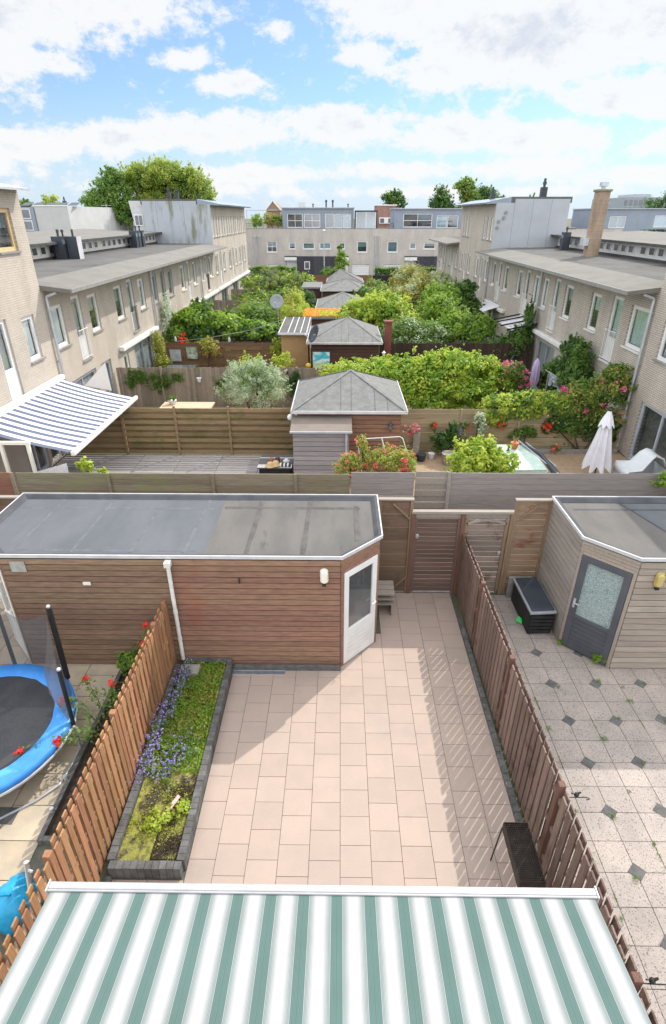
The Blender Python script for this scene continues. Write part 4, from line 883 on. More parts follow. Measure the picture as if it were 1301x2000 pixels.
def low_house(side,s,e,k,label,wins,doors,ground,frc,sillm,flues,group,awn=None,pipe_u=None,seed=0,balc=None,cur=None):
    F=Face('x',-9.45,1) if side=='L' else Face('x',9.8,-1); bm=(m_brickL if side=='L' else m_brickR)
    t=thing('row_house',label,'house',F.P((s+e)/2,4,0),group); rr=random.Random(seed+k*7)
    rects=[(s+a,s+b,3.32,4.66) for a,b in wins]+[(s+a,s+b,2.55,4.78) for a,b in doors]+[(s+a,s+b,c,d) for a,b,c,d,_ in ground]
    m=MB(); wall_open(F,m,s,e-.003,0,5.2,rects); solidsides(F,m,s,e,0,5.3,13.5); m.build('wall',(bm,m_room),t)
    for i,(a,b) in enumerate(wins): window(F,t,s+a,s+b,3.32,4.66,frc,sillm,cm=(cur or CUR)[(i+k)%5],frac=[1,.45,1,.8,1][(i+k)%5])
    for i,(a,b) in enumerate(doors):
        o=window(F,t,s+a,s+b,2.55,4.78,frc,sillm,kind='door',cm=(cur or CUR)[(k+2)%5])
        m=MB(); n=7
        bt=3.62
        for q in range(n): m.tube([F.P(s+a+.05+(b-a-.1)*q/(n-1),-.05,2.62),F.P(s+a+.05+(b-a-.1)*q/(n-1),-.05,bt)],.010,5)
        m.tube([F.P(s+a-.02,-.05,bt),F.P(s+b+.02,-.05,bt)],.016,6); m.tube([F.P(s+a-.02,-.05,2.64),F.P(s+b+.02,-.05,2.64)],.014,6)
        m.build('balcony_rail',(balc or m_white),t)
    for i,(a,b,c,d,kd) in enumerate(ground): window(F,t,s+a,s+b,c,d,m_grayfr if kd=='slide' else frc,None,kind=kd,cm=[m_curtT,m_curtG,None][(i+k)%3] if kd=='slide' else None,frac=1)
    g=.002
    roofslab(F,t,s+g,e-g,[(-.95,5.235),(-.95,5.14),(-.9,5.13),(.02,5.205),(.62,5.21),(.62,5.43)],m_feltedge,'roof_eave')
    roofslab(F,t,s+g,e-g,[(-.952,5.13),(-1.0,5.13),(-1.0,5.245),(-.952,5.245)],m_greysill,'eave_trim')
    roofslab(F,t,s+g,e-g,[(.621,5.22),(4.25,5.26),(4.25,5.47),(.621,5.43)],m_felt,'flat_roof')
    m=MB(); F.box(m,s+g,e-g,4.13,4.249,5.472,5.56); m.build('felt_upstand',m_feltdark,t)
    # clerestory strip
    m=MB(); F.box(m,s+g,e-g,4.26,4.40,5.30,6.12); m.build('clerestory_wall',m_cream if side=='L' else m_white,t)
    n=6; 
    for q in range(n):
        a=s+.35+q*.82+(.12 if q>=3 else 0); m=MB()
        F.box(m,a,a+.05,4.225,4.259,5.66,6.04); F.box(m,a+.50,a+.55,4.225,4.259,5.66,6.04); F.box(m,a+.05,a+.50,4.226,4.258,5.66,5.71); F.box(m,a+.05,a+.50,4.226,4.258,5.99,6.04)
        o=m.build('clerestory_window',m_white,t); m=MB(); F.box(m,a+.05,a+.5,4.24,4.25,5.71,5.99); m.build('pane',m_skylt,o)
    roofslab(F,t,s+g,e-g,[(3.75,6.20),(3.75,6.13),(9.4,6.28),(9.4,6.42)],m_feltedge,'upper_roof')
    roofslab(F,t,s+g,e-g,[(3.70,6.105),(3.749,6.105),(3.749,6.21),(3.70,6.21)],m_feltdark,'upper_fascia')
    m=MB(); F.box(m,s+g,e-g,9.0,13.4,5.3,5.5); m.build('rear_roof',m_felt,t)
    for (u,w) in flues:
        m=MB(); F.box(m,s+u,s+u+.42,w,w+.42,5.44,6.42); o=m.build('flue_box',m_slate,t); c=F.P(s+u+.21,w+.21,6.42)
        m=MB(); m.tube([(c[0],c[1],6.40),(c[0],c[1],6.62)],.045,8).tube([(c[0],c[1],6.60),(c[0],c[1],6.70)],.07,8); m.build('flue_cowl',m_slate,o)
        m=MB(); F.box(m,s+u+.05,s+u+.37,w-.012,w-.001,6.1,6.3); m.build('flue_grille',m_slatelt,o)
    if awn:
        a,b=awn; m=MB(); F.box(m,s+a,s+b,-.22,-.002,2.14,2.33); m.build('awning_cassette',m_white,t,bevel=.03)
    if pipe_u is not None: pipe(F,t,s+pipe_u,.0,5.14)
    return t,F
m_skylt=M('clerestory_pane',(.13,.15,.17),(.08,.09,.10),2,.1,spec=.7)
W0=[(.30,1.22),(3.30,4.20)]; D0=[(1.95,2.70)]; W1=[(.62,1.55),(3.68,4.58)]; D1=[(2.22,2.98)]
gl='houses of the left terrace'; gr='houses of the right terrace'
low_house('L',18.65,24.07,0,'left terrace house nearest the camera, with white window frames and two flue boxes',W0,D0,[(3.4,4.45,0,2.1,'slide'),(.5,2.9,.02,2.1,'slide')],m_white,m_greysill,[(4.7,4.55-.9),(5.0-.0,3.55)] and [],gl,pipe_u=.08,cur=[m_curtW,m_curtG,m_curtG,m_curtW,m_curtW],seed=1)
low_house('L',24.07,29.49,1,'left terrace house with dark balcony rail and a long white awning cassette',W1,D1,[(1.9,4.6,.05,2.1,'slide'),(.5,1.1,1.0,1.9,'win')],m_white,m_greysill,[(4.5,3.5),(5.0-.02,3.5)],gl,awn=(.1,5.3),balc=m_black,seed=2)
low_house('L',29.49,34.91,2,'left terrace house half hidden by the big vine, grey sills',W0,D0,[(1.5,2.7,.6,2.0,'win')],m_grayfr,m_greysill,[],gl,pipe_u=.12,balc=m_grayfr,seed=3)
low_house('L',34.91,40.33,3,'left terrace house behind the vine with a white awning cassette',W1,D1,[(1.5,4.2,.05,2.1,'slide')],m_white,m_cream,[(4.2,3.5),(4.75,3.5)],gl,awn=(.3,5.1),seed=4)
low_house('L',40.33,45.75,4,'left terrace house just before the far three storey block',W0,D0,[(1.5,4.2,.05,2.1,'slide')],m_white,m_cream,[(.1,3.5)],gl,awn=(.1,5.2),pipe_u=.1,balc=m_black,seed=5)
low_house('R',18.35,23.80,0,'right terrace house nearest the camera, with glazed balcony door and green shrub at its wall',[(.30,1.50),(3.95,4.85)],[(2.15,3.0)],[(3.2,4.0,1.0,1.95,'win')],m_white,m_white,[(4.2,3.35),(3.55,3.35)],gr,pipe_u=.05,seed=11,cur=[m_curtT]*5)
low_house('R',23.80,29.25,1,'right terrace house with sliding doors behind the lavender umbrella',[(1.35,2.25),(4.45,5.25)],[(2.9,3.65)],[(2.2,4.7,.03,1.95,'slide')],m_white,m_white,[],gr,awn=(.3,5.3),pipe_u=5.40,seed=12)
low_house('R',29.25,34.70,2,'right terrace house above the dark metal pergola',W0,D0,[(1.6,4.3,.03,2.0,'slide')],m_white,m_white,[],gr,seed=13)
low_house('R',34.70,40.15,3,'right terrace house leaning against the blue grey panelled block',W1,D1,[(1.6,4.3,.03,2.0,'slide')],m_white,m_white,[(1.9,3.3)],gr,awn=(.2,5.2),pipe_u=5.3,seed=14)
low_house('R',51.05,56.5,4,'low right terrace house beyond the panelled block, nearer one',W0,D0,[(1.6,4.3,.03,2.0,'slide')],m_white,m_greysill,[],gr,seed=15)
low_house('R',56.5,61.95,5,'low right terrace house at the far corner of the gardens',W1,D1,[(1.6,4.3,.03,2.0,'slide')],m_white,m_greysill,[],gr,seed=16,pipe_u=.1)
# three storey houses
m_frBl=M('blue_grey_door_frame',(.42,.45,.50),(.38,.41,.46),3,.4)
def tall_house(side,s,e,label,group,rects,zt=7.98,pan=None,dep=4.9,back=14,solar=True,third=(),seed=1,gr_=(),roof_ov=.65,ends=(1,1),pitch=.35,frc=None,pipe_u=None,awn=None,c0=0):
    F=Face('x',-9.45,1) if side=='L' else Face('x',9.8,-1); bm=(m_brickL if side=='L' else m_brickR)
    t=thing('tall_house',label,'house',F.P((s+e)/2,2.5,0),group)
    R_=[(s+a,s+b,c,d) for a,b,c,d,_ in rects]; m=MB(); wall_open(F,m,s,e-.003,0,zt,R_)
    F.quad(m,[(s,dep,0),(e-.003,dep,0),(e-.003,dep,zt),(s,dep,zt)])
    if not pan: F.quad(m,[(s,0,0),(s,dep,0),(s,dep,zt),(s,0,zt)])
    F.quad(m,[(e-.003,0,0),(e-.003,dep,0),(e-.003,dep,zt),(e-.003,0,zt)]); m.build('wall',(bm,m_room),t)
    for i,(a,b,c,d,kd) in enumerate(rects):
        mat=frc or m_white
        window(F,t,s+a,s+b,c,d,m_yellowwood if kd=='yel' else (m_frBl if kd=='slide' else mat),m_greysill if d-c<2 else None,kind='win' if kd=='yel' else kd,cm=(CUR[(i+c0)%5] if (i%3!=2 and kd!='slide') else None))
    # slanting metal eave and flat top
    ov=roof_ov; rw=.9
    roofslab(F,t,s-.02 if pan else s+.002,e-.002,[(-ov,zt-.0),(-ov,zt-.06),(0,zt-.03),(rw,zt-.03),(rw,zt+(ov+rw)*pitch-.2)],m_panelB if solar else m_metal,'metal_eave')
    roofslab(F,t,s-.01 if pan else s+.002,e-.002,[(rw,zt+.0),(dep+.1,zt+.0),(dep+.1,zt+(ov+rw)*pitch-.2),(rw,zt+(ov+rw)*pitch-.2)],m_felt,'flat_roof')
    if solar:
        n=int((e-s)/1.65)
        for i in range(n):
            a=s+.1+i*(e-s-.1)/n; b=a+(e-s-.1)/n-.06
            roofslab(F,t,a,b,[(-ov-.05,zt+.03),(-ov-.05,zt+.005),(rw-.3,zt+(ov+rw-.3)*(pitch-.13)+.005),(rw-.3,zt+(ov+rw-.3)*(pitch-.13)+.03)],m_solar,'solar_panel')
    if pan:
        m=MB(); n=pan[1]; d0,d1=-.0,dep
        for i in range(n):
            a=d0+(d1-d0)*i/n; b=d0+(d1-d0)*(i+1)/n-.012; zb=0
            p=F.P(s-.06,a,0); q=F.P(s-.001,b,0); m.box(min(p[0],q[0]),max(p[0],q[0]),s-.06,s-.001,0,zt+(.0 if i==0 else .22))
        m.build('panel_cladding',pan[0],t)
    for (a,b) in third: pass
    if pipe_u is not None: pipe(F,t,s+pipe_u,0,zt-.1)
    if awn: m=MB(); F.box(m,s+awn[0],s+awn[1],-.22,-.002,2.14,2.33); m.build('awning_cassette',m_white,t,bevel=.03)
    return t,F
def std(w1,d1,third,g=((1.5,4.2,.05,2.1,'slide'),)):
    return [(a,b,3.32,4.66,'win') for a,b in w1]+[(a,b,2.55,4.78,'door') for a,b in d1]+[(a,b,5.85,7.2,'win') for a,b in third]+list(g)
T3=[(.35,.95),(1.35,1.95),(2.35,2.95),(3.6,4.2),(4.5,5.1)]
# near left: big brick block at the picture edge
tall_house('L',13.15,18.62,'tall brick block at the left picture edge with a yellow framed top window','tall blocks of the left terrace',[(3.95,4.72,3.32,4.62,'win'),(2.45,3.15,2.55,4.72,'door'),(3.75,4.80,6.38,7.48,'yel'),(2.2,3.3,6.38,7.48,'win'),(2.4,3.6,.03,2.1,'slide'),(3.75,4.5,.03,2.1,'win')],solar=False,roof_ov=.40,ends=(1,1),pitch=.32,dep=7)
for i,(s,e) in enumerate(((45.75,51.17),(51.17,56.6),(56.6,62.0))):
    tall_house('L',s,e,['three storey house with the algae stained side panels','middle three storey house of the far left block','three storey house at the far end of the left block'][i],'tall blocks of the left terrace',std(W0 if i%2==0 else W1,D0 if i%2==0 else D1,T3),pan=(m_panelL,5) if i==0 else None,awn=(.1,5.2),c0=i)
for i,(s,e) in enumerate(((40.15,45.6),(45.6,51.05))):
    tall_house('R',s,e,['three storey house with blue grey panels facing the camera','three storey house with solar eave beyond the panelled one'][i],'tall blocks of the right terrace',std(W0 if i%2==0 else W1,D0 if i%2==0 else D1,[(.3,.9),(1.25,1.85),(2.3,2.9)] if i==0 else [(1.8,2.4),(2.8,3.4),(3.8,4.4)]),pan=(m_panel,4) if i==0 else None,c0=i+2,dep=4.6)
tall_house('R',12.9,18.32,'brick block at the right picture edge above the wide patio doors','tall blocks of the right terrace',[(3.3,4.75,3.35,4.75,'win'),(2.3,4.85,.03,2.0,'slide')],solar=False,roof_ov=.4,c0=1,dep=7)
# slanted rear bay left block
t=thing('rear_bay','pale metal rear bay with window behind the algae stained panels','bay',(-15,47,0))
MB().add([(-14.42,46.0,5.5),(-15.0,46.0,5.5),(-15.4,46.0,8.22),(-14.42,46.0,8.22),(-14.42,62,5.5),(-15.0,62,5.5),(-15.4,62,8.22),(-14.42,62,8.22)],[(0,1,2,3),(7,6,5,4),(1,5,6,2),(3,2,6,7),(0,4,5,1),(0,3,7,4)]).build('bay_shell',m_edge,t)
F=Face('y',46.0,-1); m=MB(); m.box(-15.15,-14.5,45.96,45.995,6.6,7.35); o=m.build('window',m_white,t); MB().box(-15.08,-14.84,45.95,45.958,6.67,7.28).box(-14.80,-14.56,45.95,45.958,6.67,7.28).build('pane',m_skylt,o)
# flues on blocks
def flue(x,y,z,h,lab,w=.3,g=None):
    t=thing('flue',lab,'flue',(x,y,z),g); MB().box(x-w/2,x+w/2,y-w/2,y+w/2,z,z+h*.6).build('flue_casing',m_slate,t); MB().tube([(x,y,z+h*.6),(x,y,z+h)],w*.22,8).tube([(x,y,z+h*.72),(x,y,z+h*.84)],w*.34,8).build('flue_pipe',m_slate,t)
flue(-12.95,48,8.2,1.0,'left one of the two dark flues above the algae stained panels'); flue(-12.35,48,8.2,1.0,'right one of the two dark flues above the algae stained panels')
flue(-11.8,53,8.2,.7,'short dark flue farther back on the left block'); flue(10.4,44,8.15,.85,'small dark flue above the corner of the blue grey block'); flue(12.9,41,8.15,1.2,'tall dark flue above the middle of the blue grey block',.36)
for (u,y,lab) in ((-13.32,29.1,'left one'),(-12.62,29.1,'right one')):
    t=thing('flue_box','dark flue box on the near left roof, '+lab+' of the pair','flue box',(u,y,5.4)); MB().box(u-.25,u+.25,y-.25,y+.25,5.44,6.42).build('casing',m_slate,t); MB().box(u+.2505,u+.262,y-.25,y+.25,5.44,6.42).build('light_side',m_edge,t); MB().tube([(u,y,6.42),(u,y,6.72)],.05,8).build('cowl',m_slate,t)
# round discs on the panels
for i,(x,z) in enumerate(((10.45,7.45),(10.35,7.15),(10.05,6.95),(10.0,6.6))):
    m=MB(); m.tube([(x,40.02,z),(x,40.088,z)],.10,14); tag(m.build('vent_disc',m_greysill),'small round vent disc on the blue grey panels, number %s from the top'%['one','two','three','four'][i] if 0 else ['topmost','second highest','third highest','lowest'][i]+' round vent disc on the blue grey panels','vent')
# brick chimney
t=thing('brick_chimney','tall weathered brick chimney standing on the right flat roof','chimney',(12.65,31.2,5.4))
m=MB(); m.box(12.38,12.94,30.9,31.45,5.4,8.30); m.build('stack',m_chim,t); MB().box(12.32,13.0,30.84,31.51,8.30,8.40).build('crown',M('mossy_mortar',(.22,.2,.12),(.16,.15,.09),9,.95),t,bevel=.02)
m=MB(); m.tube([(12.66,31.17,8.4),(12.66,31.17,8.52)],.10,10).box(12.5,12.82,31.02,31.32,8.52,8.70); m.build('cowl',m_zinc,t)
MB().box(12.1,12.379,30.95,31.40,5.95,6.3).build('lead_flashing',m_zinc,t)
# block beyond the left roofs
t=thing('panelled_house','grey panelled rear house with blue glazed bay beyond the left roofs','house',(-28,62,0))
MB().prism([(-29.2,60),(-26.0,60),(-24.9,75),(-29.2,75)],0,8.05).build('wall',M('pale_grey_render',(.46,.46,.46),(.42,.42,.42),1,.8),t)
MB().box(-31.2,-29.25,59.9,75,0,8.0).build('glazed_bay',m_panelB,t)
for z0 in (6.0,7.0):
    o=MB().box(-31.0,-29.6,59.86,59.895,z0,z0+.85).build('window',m_white,t); MB().box(-30.92,-29.68,59.845,59.858,z0+.07,z0+.78).build('pane',m_skylt,o)
MB().box(-29.22,-25.98,59.95,60.05,8.05,8.15).build('roof_edge',m_white,t)
for i in range(5): MB().add([(-31+i*1.15,61,8.12),(-30.1+i*1.15,61,8.12),(-30.1+i*1.15,62.2,8.4),(-31+i*1.15,62.2,8.4)],[(0,1,2,3)]).build('solar_panel',m_slate,t)
flue(-27.9,64,8.05,.9,'dark flue on the grey panelled rear house beyond the left roofs')
# gambrel brick house
t=thing('gambrel_house','red brick gambrel house with white bargeboards between the trees at the left','house',(-45.8,112,0))
gx=-45.9
pts=[(gx-1.9,0),(gx-1.9,5.0),(gx-1.75,6.4),(gx-1.0,7.4),(gx,7.95),(gx+1.0,7.4),(gx+1.75,6.4),(gx+1.9,5.0),(gx+1.9,0)]
m=MB(); n=len(pts); m.add([(x,110,z) for x,z in pts]+[(x,118,z) for x,z in pts],[tuple(range(n)),tuple(range(2*n-1,n-1,-1))]+[(i,i+n,(i+1)%n+n,(i+1)%n) for i in range(n)]); m.build('wall',m_brickRed,t)
m=MB(); rp=pts[1:-1]
for a,b in zip(rp[:-1],rp[1:]): m.beam((a[0],109.85,a[1]+.05),(b[0],109.85,b[1]+.05),.18,.22,up=(0,1,0))
m.build('bargeboard',m_white,t)
m=MB(); 
for a,b in zip(rp[:-1],rp[1:]): m.add([(a[0],109.8,a[1]+.15),(b[0],109.8,b[1]+.15),(b[0]+1.5,118,b[1]+.15),(a[0],118,a[1]+.15)],[(0,1,2,3)])
m.build('tiled_roof',M('orange_tiles',(.50,.20,.10),(.42,.16,.08),2,.8),t)
for (x,z) in ((gx-.1,6.0),(gx-1.0,4.4),(gx+.8,4.4)):
    o=MB().box(x-.42,x+.42,109.9,109.99,z,z+.85).build('window',m_white,t); MB().box(x-.34,x-.03,109.88,109.898,z+.08,z+.77).box(x+.03,x+.34,109.88,109.898,z+.08,z+.77).build('pane',m_skylt,o)

# ================================================================== FAR TERRACE ACROSS THE STREET
FY=83.5
def far_house(x0,x1,mir,label,k):
    t=thing('far_house',label,'house',((x0+x1)/2,FY+5,0),'houses across the street')
    F=Face('y',FY,-1); L=x1-x0
    def U(a,b): return (x0+a,x0+b) if not mir else (x1-b,x1-a)
    ws=[U(1.35,2.75)+(2.83,4.20,'cross' if k==1 else 'win'),U(4.35,5.25)+(3.22,4.05,'win'),U(6.25,7.85)+(3.22,4.05,'win')]
    gd=U(1.0,3.4)+(0,1.35); dr=U(3.9,5.35)+(0,1.85)
    m=MB(); wall_open(F,m,x0,x1-.004,0,5.68,[w[:4] for w in ws]+[gd,dr],.3)
    m.box(x0+.002,x1-.006,FY+.35,FY+10,0,5.6); m.build('wall',(m_brickF,m_room),t)
    for i,w in enumerate(ws): window(F,t,w[0],w[1],w[2],w[3],m_white,m_white,kind=w[4],fw=.12,cm=[m_curtG,m_curtW,m_curtW,m_curtT][(i+k)%4],glass=m_glassF,frac=[1,1,.5,.8][(i+k*2)%4])
    m=MB(); a,b=gd[0]+.01,gd[1]-.01
    for q in range(5): m.box(a,b,FY+.12,FY+.16,q*.27,q*.27+.255)
    m.build('garage_door',m_white,t)
    a,b=dr[0]+.01,dr[1]-.01
    MB().box(a,a+.45,FY+.12,FY+.16,0,1.84).box(a+.46,b,FY+.12,FY+.15,0,1.84).build('front_door',m_white,t)
    MB().box(a-.15,b+.05,FY-.75,FY-.002,1.88,2.28).build('canopy',m_white,t); MB().box(a-.15,b+.05,FY-.74,FY-.004,2.284,2.40).build('canopy_roof',m_feltdark,t)
    a,b=U(5.42,L-.002); m=MB(); n=22
    for q in range(n): m.box(a+(b-a)*q/n,a+(b-a)*(q+1)/n-.03,FY-.55,FY-.002,0,2.36)
    m.build('dark_cladding',m_darkclad,t)
    if k in (1,):
        u=a+1.0; o=MB().box(u,u+.75,FY-.60,FY-.551,.75,1.75).build('window',m_white,t); MB().box(u+.1,u+.65,FY-.612,FY-.601,.85,1.65).build('pane',m_skylt,o)
    MB().box(x0+.002,x1-.006,FY-.02,FY+.3,5.684,5.74).build('parapet_cap',m_greysill,t)
    u=U(.22,.32)[0]; m=MB(); m.tube([(u+.05,FY-.07,0),(u+.05,FY-.07,4.75)],.06,8); m.box(u-.1,u+.2,FY-.14,FY-.002,4.75,4.87); m.build('downpipe',m_zinc,t)
    MB().box(x0+.01,x1-.01,FY+.36,FY+10,5.605,5.62).build('flat_roof',m_felt,t)
xs=[-27.6,-19.45,-11.35,-3.2,4.98,13.15,21.3,29.5,37.6]
FL=['pale far house at the left edge of the street row','pale far house behind the end of the left block','far house with white garage door below the roof garden','far house behind the street lamp and young tree','far house right of the double downpipes in the middle','far house half hidden by the tall shrubs on the right','far house behind the right terrace','far house seen beside the brick chimney']
for i in range(8): far_house(xs[i],xs[i+1],i%2==1,FL[i],i if i!=2 else 1)
def penthouse(x0,x1,zt,label,wins,y0=84.6,mat=None,greens=False):
    t=thing('roof_extension',label,'roof extension',((x0+x1)/2,y0+3,5.6)); m=MB(); F=Face('y',y0,-1)
    wall_open(F,m,x0,x1,5.62,zt,[w[:4] for w in wins],.3); m.box(x0+.002,x1-.002,y0+.32,y0+7,5.62,zt-.01); F.quad(m,[(x0,0,5.62),(x0,.32,5.62),(x0,.32,zt),(x0,0,zt)]); F.quad(m,[(x1,0,5.62),(x1,.32,5.62),(x1,.32,zt),(x1,0,zt)])
    m.build('wall',(mat or m_panelB,m_room),t)
    for i,w in enumerate(wins): window(F,t,w[0],w[1],w[2],w[3],m_white,None,kind=w[4],fw=.09,cm=[m_curtG,m_curtW,None][i%3] if w[4]!='cross' else None,glass=m_glassF)
    MB().box(x0-.15,x1+.1,y0-.2,y0+7.1,zt,zt+.12).build('roof_edge',m_panel,t); return t
penthouse(-7.85,1.75,8.1,'blue grey roof extension with a row of white framed windows, left one',[(-7.2,-5.1,5.8,7.5,'cross'),(-4.95,-2.75,5.8,7.5,'cross'),(-2.1,-.95,5.75,7.5,'win'),(-.9,.25,5.75,7.5,'win'),(.3,1.4,5.75,7.5,'slide')])
penthouse(7.2,17.4,8.0,'blue grey roof extension right of the middle, partly behind the panelled block',[(8.4,12.3,5.85,7.5,'cross'),(12.9,14.3,5.75,7.3,'win'),(14.35,15.8,5.75,7.3,'win')])
penthouse(23.6,29.0,8.0,'blue roof extension seen between the panelled block and the chimney',[(24.2,26.2,5.85,7.4,'cross'),(26.6,28.4,5.85,7.4,'slide')])
penthouse(33.5,47,8.0,'long blue grey roof extension at the right picture edge',[(36.0,38.2,5.75,7.2,'slide'),(42.0,45.4,5.85,7.3,'slide')])
# glazed roof room
t=thing('roof_conservatory','glazed dark framed roof room next to the left roof extension','conservatory',(3.3,84.5,5.6))
m=MB()
for x in (1.9,4.75): m.box(x,x+.12,84.0,84.12,5.6,7.7); m.box(x,x+.12,86.5,86.62,5.6,7.7)
m.box(1.9,4.87,83.98,86.64,7.7,7.86); m.build('frame',m_black,t)
m=MB()
for x in (2.03,3.35,4.62): m.box(x,x+.09,84.02,84.09,5.62,7.69)
m.build('glazing_bar',m_white,t); MB().box(2.12,4.62,84.05,84.06,5.62,7.69).build('pane',m_glassF,t); MB().box(2.05,4.7,86.4,86.45,5.62,7.69).build('rear_wall',m_curtW,t)
# rooftop bits
for i,(x,h,w,lb) in enumerate(((-5.3,.75,.9,'white box unit on the left roof extension'),(-3.8,.5,.16,'small pipe vent on the left roof extension'),(-2.0,.95,.2,'left one of two tall thin flues on the left roof extension'),(-1.1,.95,.2,'right one of two tall thin flues on the left roof extension'),(1.2-.2,.5,.16,'small pipe vent near the right end of the left roof extension'))):
    m=MB(); 
    if i==0: m.box(x-.5,x+.5,87,87.6,8.22,8.9)
    else: m.tube([(x,87,8.2),(x,87,8.2+h)],w*.5,8).tube([(x,87,8.2+h*.75),(x,87,8.2+h*.92)],w*.8,8)
    tag(m.build('roof_vent',m_edge if i==0 else m_slate,bevel=.03 if i==0 else 0),lb,'roof vent')
def railing(x0,x1,y,z,label):
    t=thing('roof_railing',label,'railing',((x0+x1)/2,y,z)); m=MB()
    m.tube([(x0,y,z+.55),(x1,y,z+.55)],.03,6).tube([(x0,y,z+.3),(x1,y,z+.3)],.02,6); m.build('handrail',m_slate,t)
    n=max(2,int((x1-x0)/1.2))
    for i in range(n+1): MB().tube([(x0+(x1-x0)*i/n,y,z),(x0+(x1-x0)*i/n,y,z+.55)],.025,6).build('post',m_slate,t)
railing(-12.8,-8.0,83.8,5.74,'low dark railing in front of the roof garden'); railing(4.95,7.1,83.8,5.74,'low dark railing between the two roof extensions')
MB().box(0,0,0,0,0,0) 
tag(MB().tube([(-13,86.5,7.9),(-8,86.5,7.9)],.05,6).tube([(-12.9,86.5,5.6),(-12.9,86.5,7.9)],.05,6).tube([(-10.2,86.5,5.6),(-10.2,86.5,7.9)],.05,6).tube([(-8.1,86.5,5.6),(-8.1,86.5,7.9)],.05,6).build('roof_pergola',m_edge),'pale pergola beam over the roof garden','pergola')
t=thing('gabled_house','small gabled roof peak behind the roof garden','house',(-11.5,108,0)); MB().add([(-12.9,108,8.0),(-10.2,108,8.0),(-11.55,108,9.4),(-12.9,116,8.0),(-10.2,116,8.0),(-11.55,116,9.4)],[(0,1,2),(0,2,5,3),(1,4,5,2),(5,4,3)]).build('roof',M('brown_tiles',(.30,.2,.16),(.24,.16,.13),3,.8),t); MB().box(-12.7,-10.4,108.2,116,0,7.99).build('wall',m_brickRed,t); MB().beam((-12.95,107.9,8.0),(-11.55,107.9,9.45),.15,.15,up=(0,1,0)).beam((-11.55,107.9,9.45),(-10.15,107.9,8.0),.15,.15,up=(0,1,0)).build('bargeboard',m_white,t)
t=thing('red_brick_block','small red brick house front behind the railing in the middle','house',(7,100,0)); MB().box(5.6,8.6,98,106,0,8.6).build('wall',m_brickRed,t); MB().box(5.5,8.7,97.9,106,8.6,8.75).build('roof_edge',m_white,t); MB().box(6.0,8.2,97.9,97.99,6.1,7.0).build('window_band',m_white,t)
MB
for x in (6.15,7.4): MB().box(x,x+.6,97.87,97.898,6.25,6.85).build('pane',m_skylt,t)
t=thing('office_block','distant office block with rows of windows at the right horizon','office building',(95,240,0)); MB().box(106,126,240,270,0,13.2).build('wall',M('office_wall',(.27,.30,.34),(.25,.28,.32),.2,.7),t)
for k in range(2):
    for i in range(11): 
        MB().box(106.4+i*1.8,107.5+i*1.8,239.9,239.99,8.2+k*2.4,9.9+k*2.4).build('window',m_skylt,t)
MB().box(112,118,245,260,13.2,14.4).build('plant_room',m_panel,t)
t=thing('street_lamp','tall street lamp in front of the pale far houses','street lamp',(-2,75,0))
MB().tube([(-2,75,0),(-2,75,5.6)],[.07,.045],8).build('pole',m_zinc,t); MB().ball((-2,74.9,5.68),.18,10,6,sz=.6).build('lamp_head',m_white,t)
t=thing('street_lamp','street lamp head rising above the left clerestory roof','street lamp',(-22.8,70,0)); MB().tube([(-22.8,70,0),(-22.8,70,6.9)],.06,8).build('pole',m_zinc,t); MB().ball((-22.3,70,6.98),.5,10,6,sz=.35).build('lamp_head',m_white,t)

for i,(x,y,z,h,lb) in enumerate(((-16.5,44.5,6.4,1.6,'thin television aerial on the left clerestory roof'),(14.8,36,6.3,1.7,'thin television aerial on the right clerestory roof'),(9.5,90,8.1,1.4,'thin aerial on the right roof extension'))):
    t=thing('roof_aerial',lb,'aerial',(x,y,z)); MB().tube([(x,y,z-.1),(x,y,z+h)],.016,5).build('mast',m_zinc,t); m=MB(); m.tube([(x-.35,y,z+h-.1),(x+.35,y,z+h-.1)],.01,4)
    for k in range(5): m.tube([(x-.3+k*.15,y-.22,z+h-.1),(x-.3+k*.15,y+.22,z+h-.1)],.007,4)
    m.build('antenna_rods',m_zinc,t)
# ================================================================== GARDENS BEHIND
# ---- left first garden
t=thing('louvre_fence','brown green louvred plank fence behind the grey deck','fence',(-5.4,17.9,0)); rr=random.Random(8)
m=MB(); ed=[-9.4,-7.3,-5.5,-3.7,-1.5]
for a,b in zip(ed[:-1],ed[1:]):
    for i in range(8):
        z=.03+i*.212
        m.box(a+.01,b-.01,17.865+rr.uniform(-.004,.004),17.885,z,z+.125)
        if i<7: m.box(a+.01,b-.01,17.945,17.965+rr.uniform(-.004,.004),z+.10,z+.225)
m.build('planks',m_slat,t)
for x in ed[1:-1]: MB().box(x-.035,x+.035,17.80,17.868,0,1.72).build('post',m_slat,t)
aw=thing('striped_awning','blue and white striped awning reaching out from the left terrace wall','awning',(-9.3,16,2.4))
m=MB(); n=16
def baw(f,y): x=-9.33+f*2.38; return (x,y,2.46-.63*f-.05*math.sin(math.pi*f))
for i in range(n):
    a,b=i/n,(i+1)/n; m.add([baw(a,13.45),baw(b,13.45),baw(b,18.45),baw(a,18.45)],[(0,1,2,3)])
m.build('awning_cloth',m_awnB,aw,smooth=True)
m=MB().box(-6.99,-6.88,13.40,18.52,1.76,1.88); m.build('front_bar',m_white,aw,bevel=.02)
MB().box(-9.44,-9.26,13.3,18.6,2.42,2.58).build('cassette',m_white,aw,bevel=.02)
for y in (14.3,17.6): MB().tube([(-9.3,y,2.4),(-8.2,y+(.6 if y<16 else -.6),2.08),(-7.0,y,1.80)],.025,8).build('folding_arm',m_metal,aw)
m=MB(); 
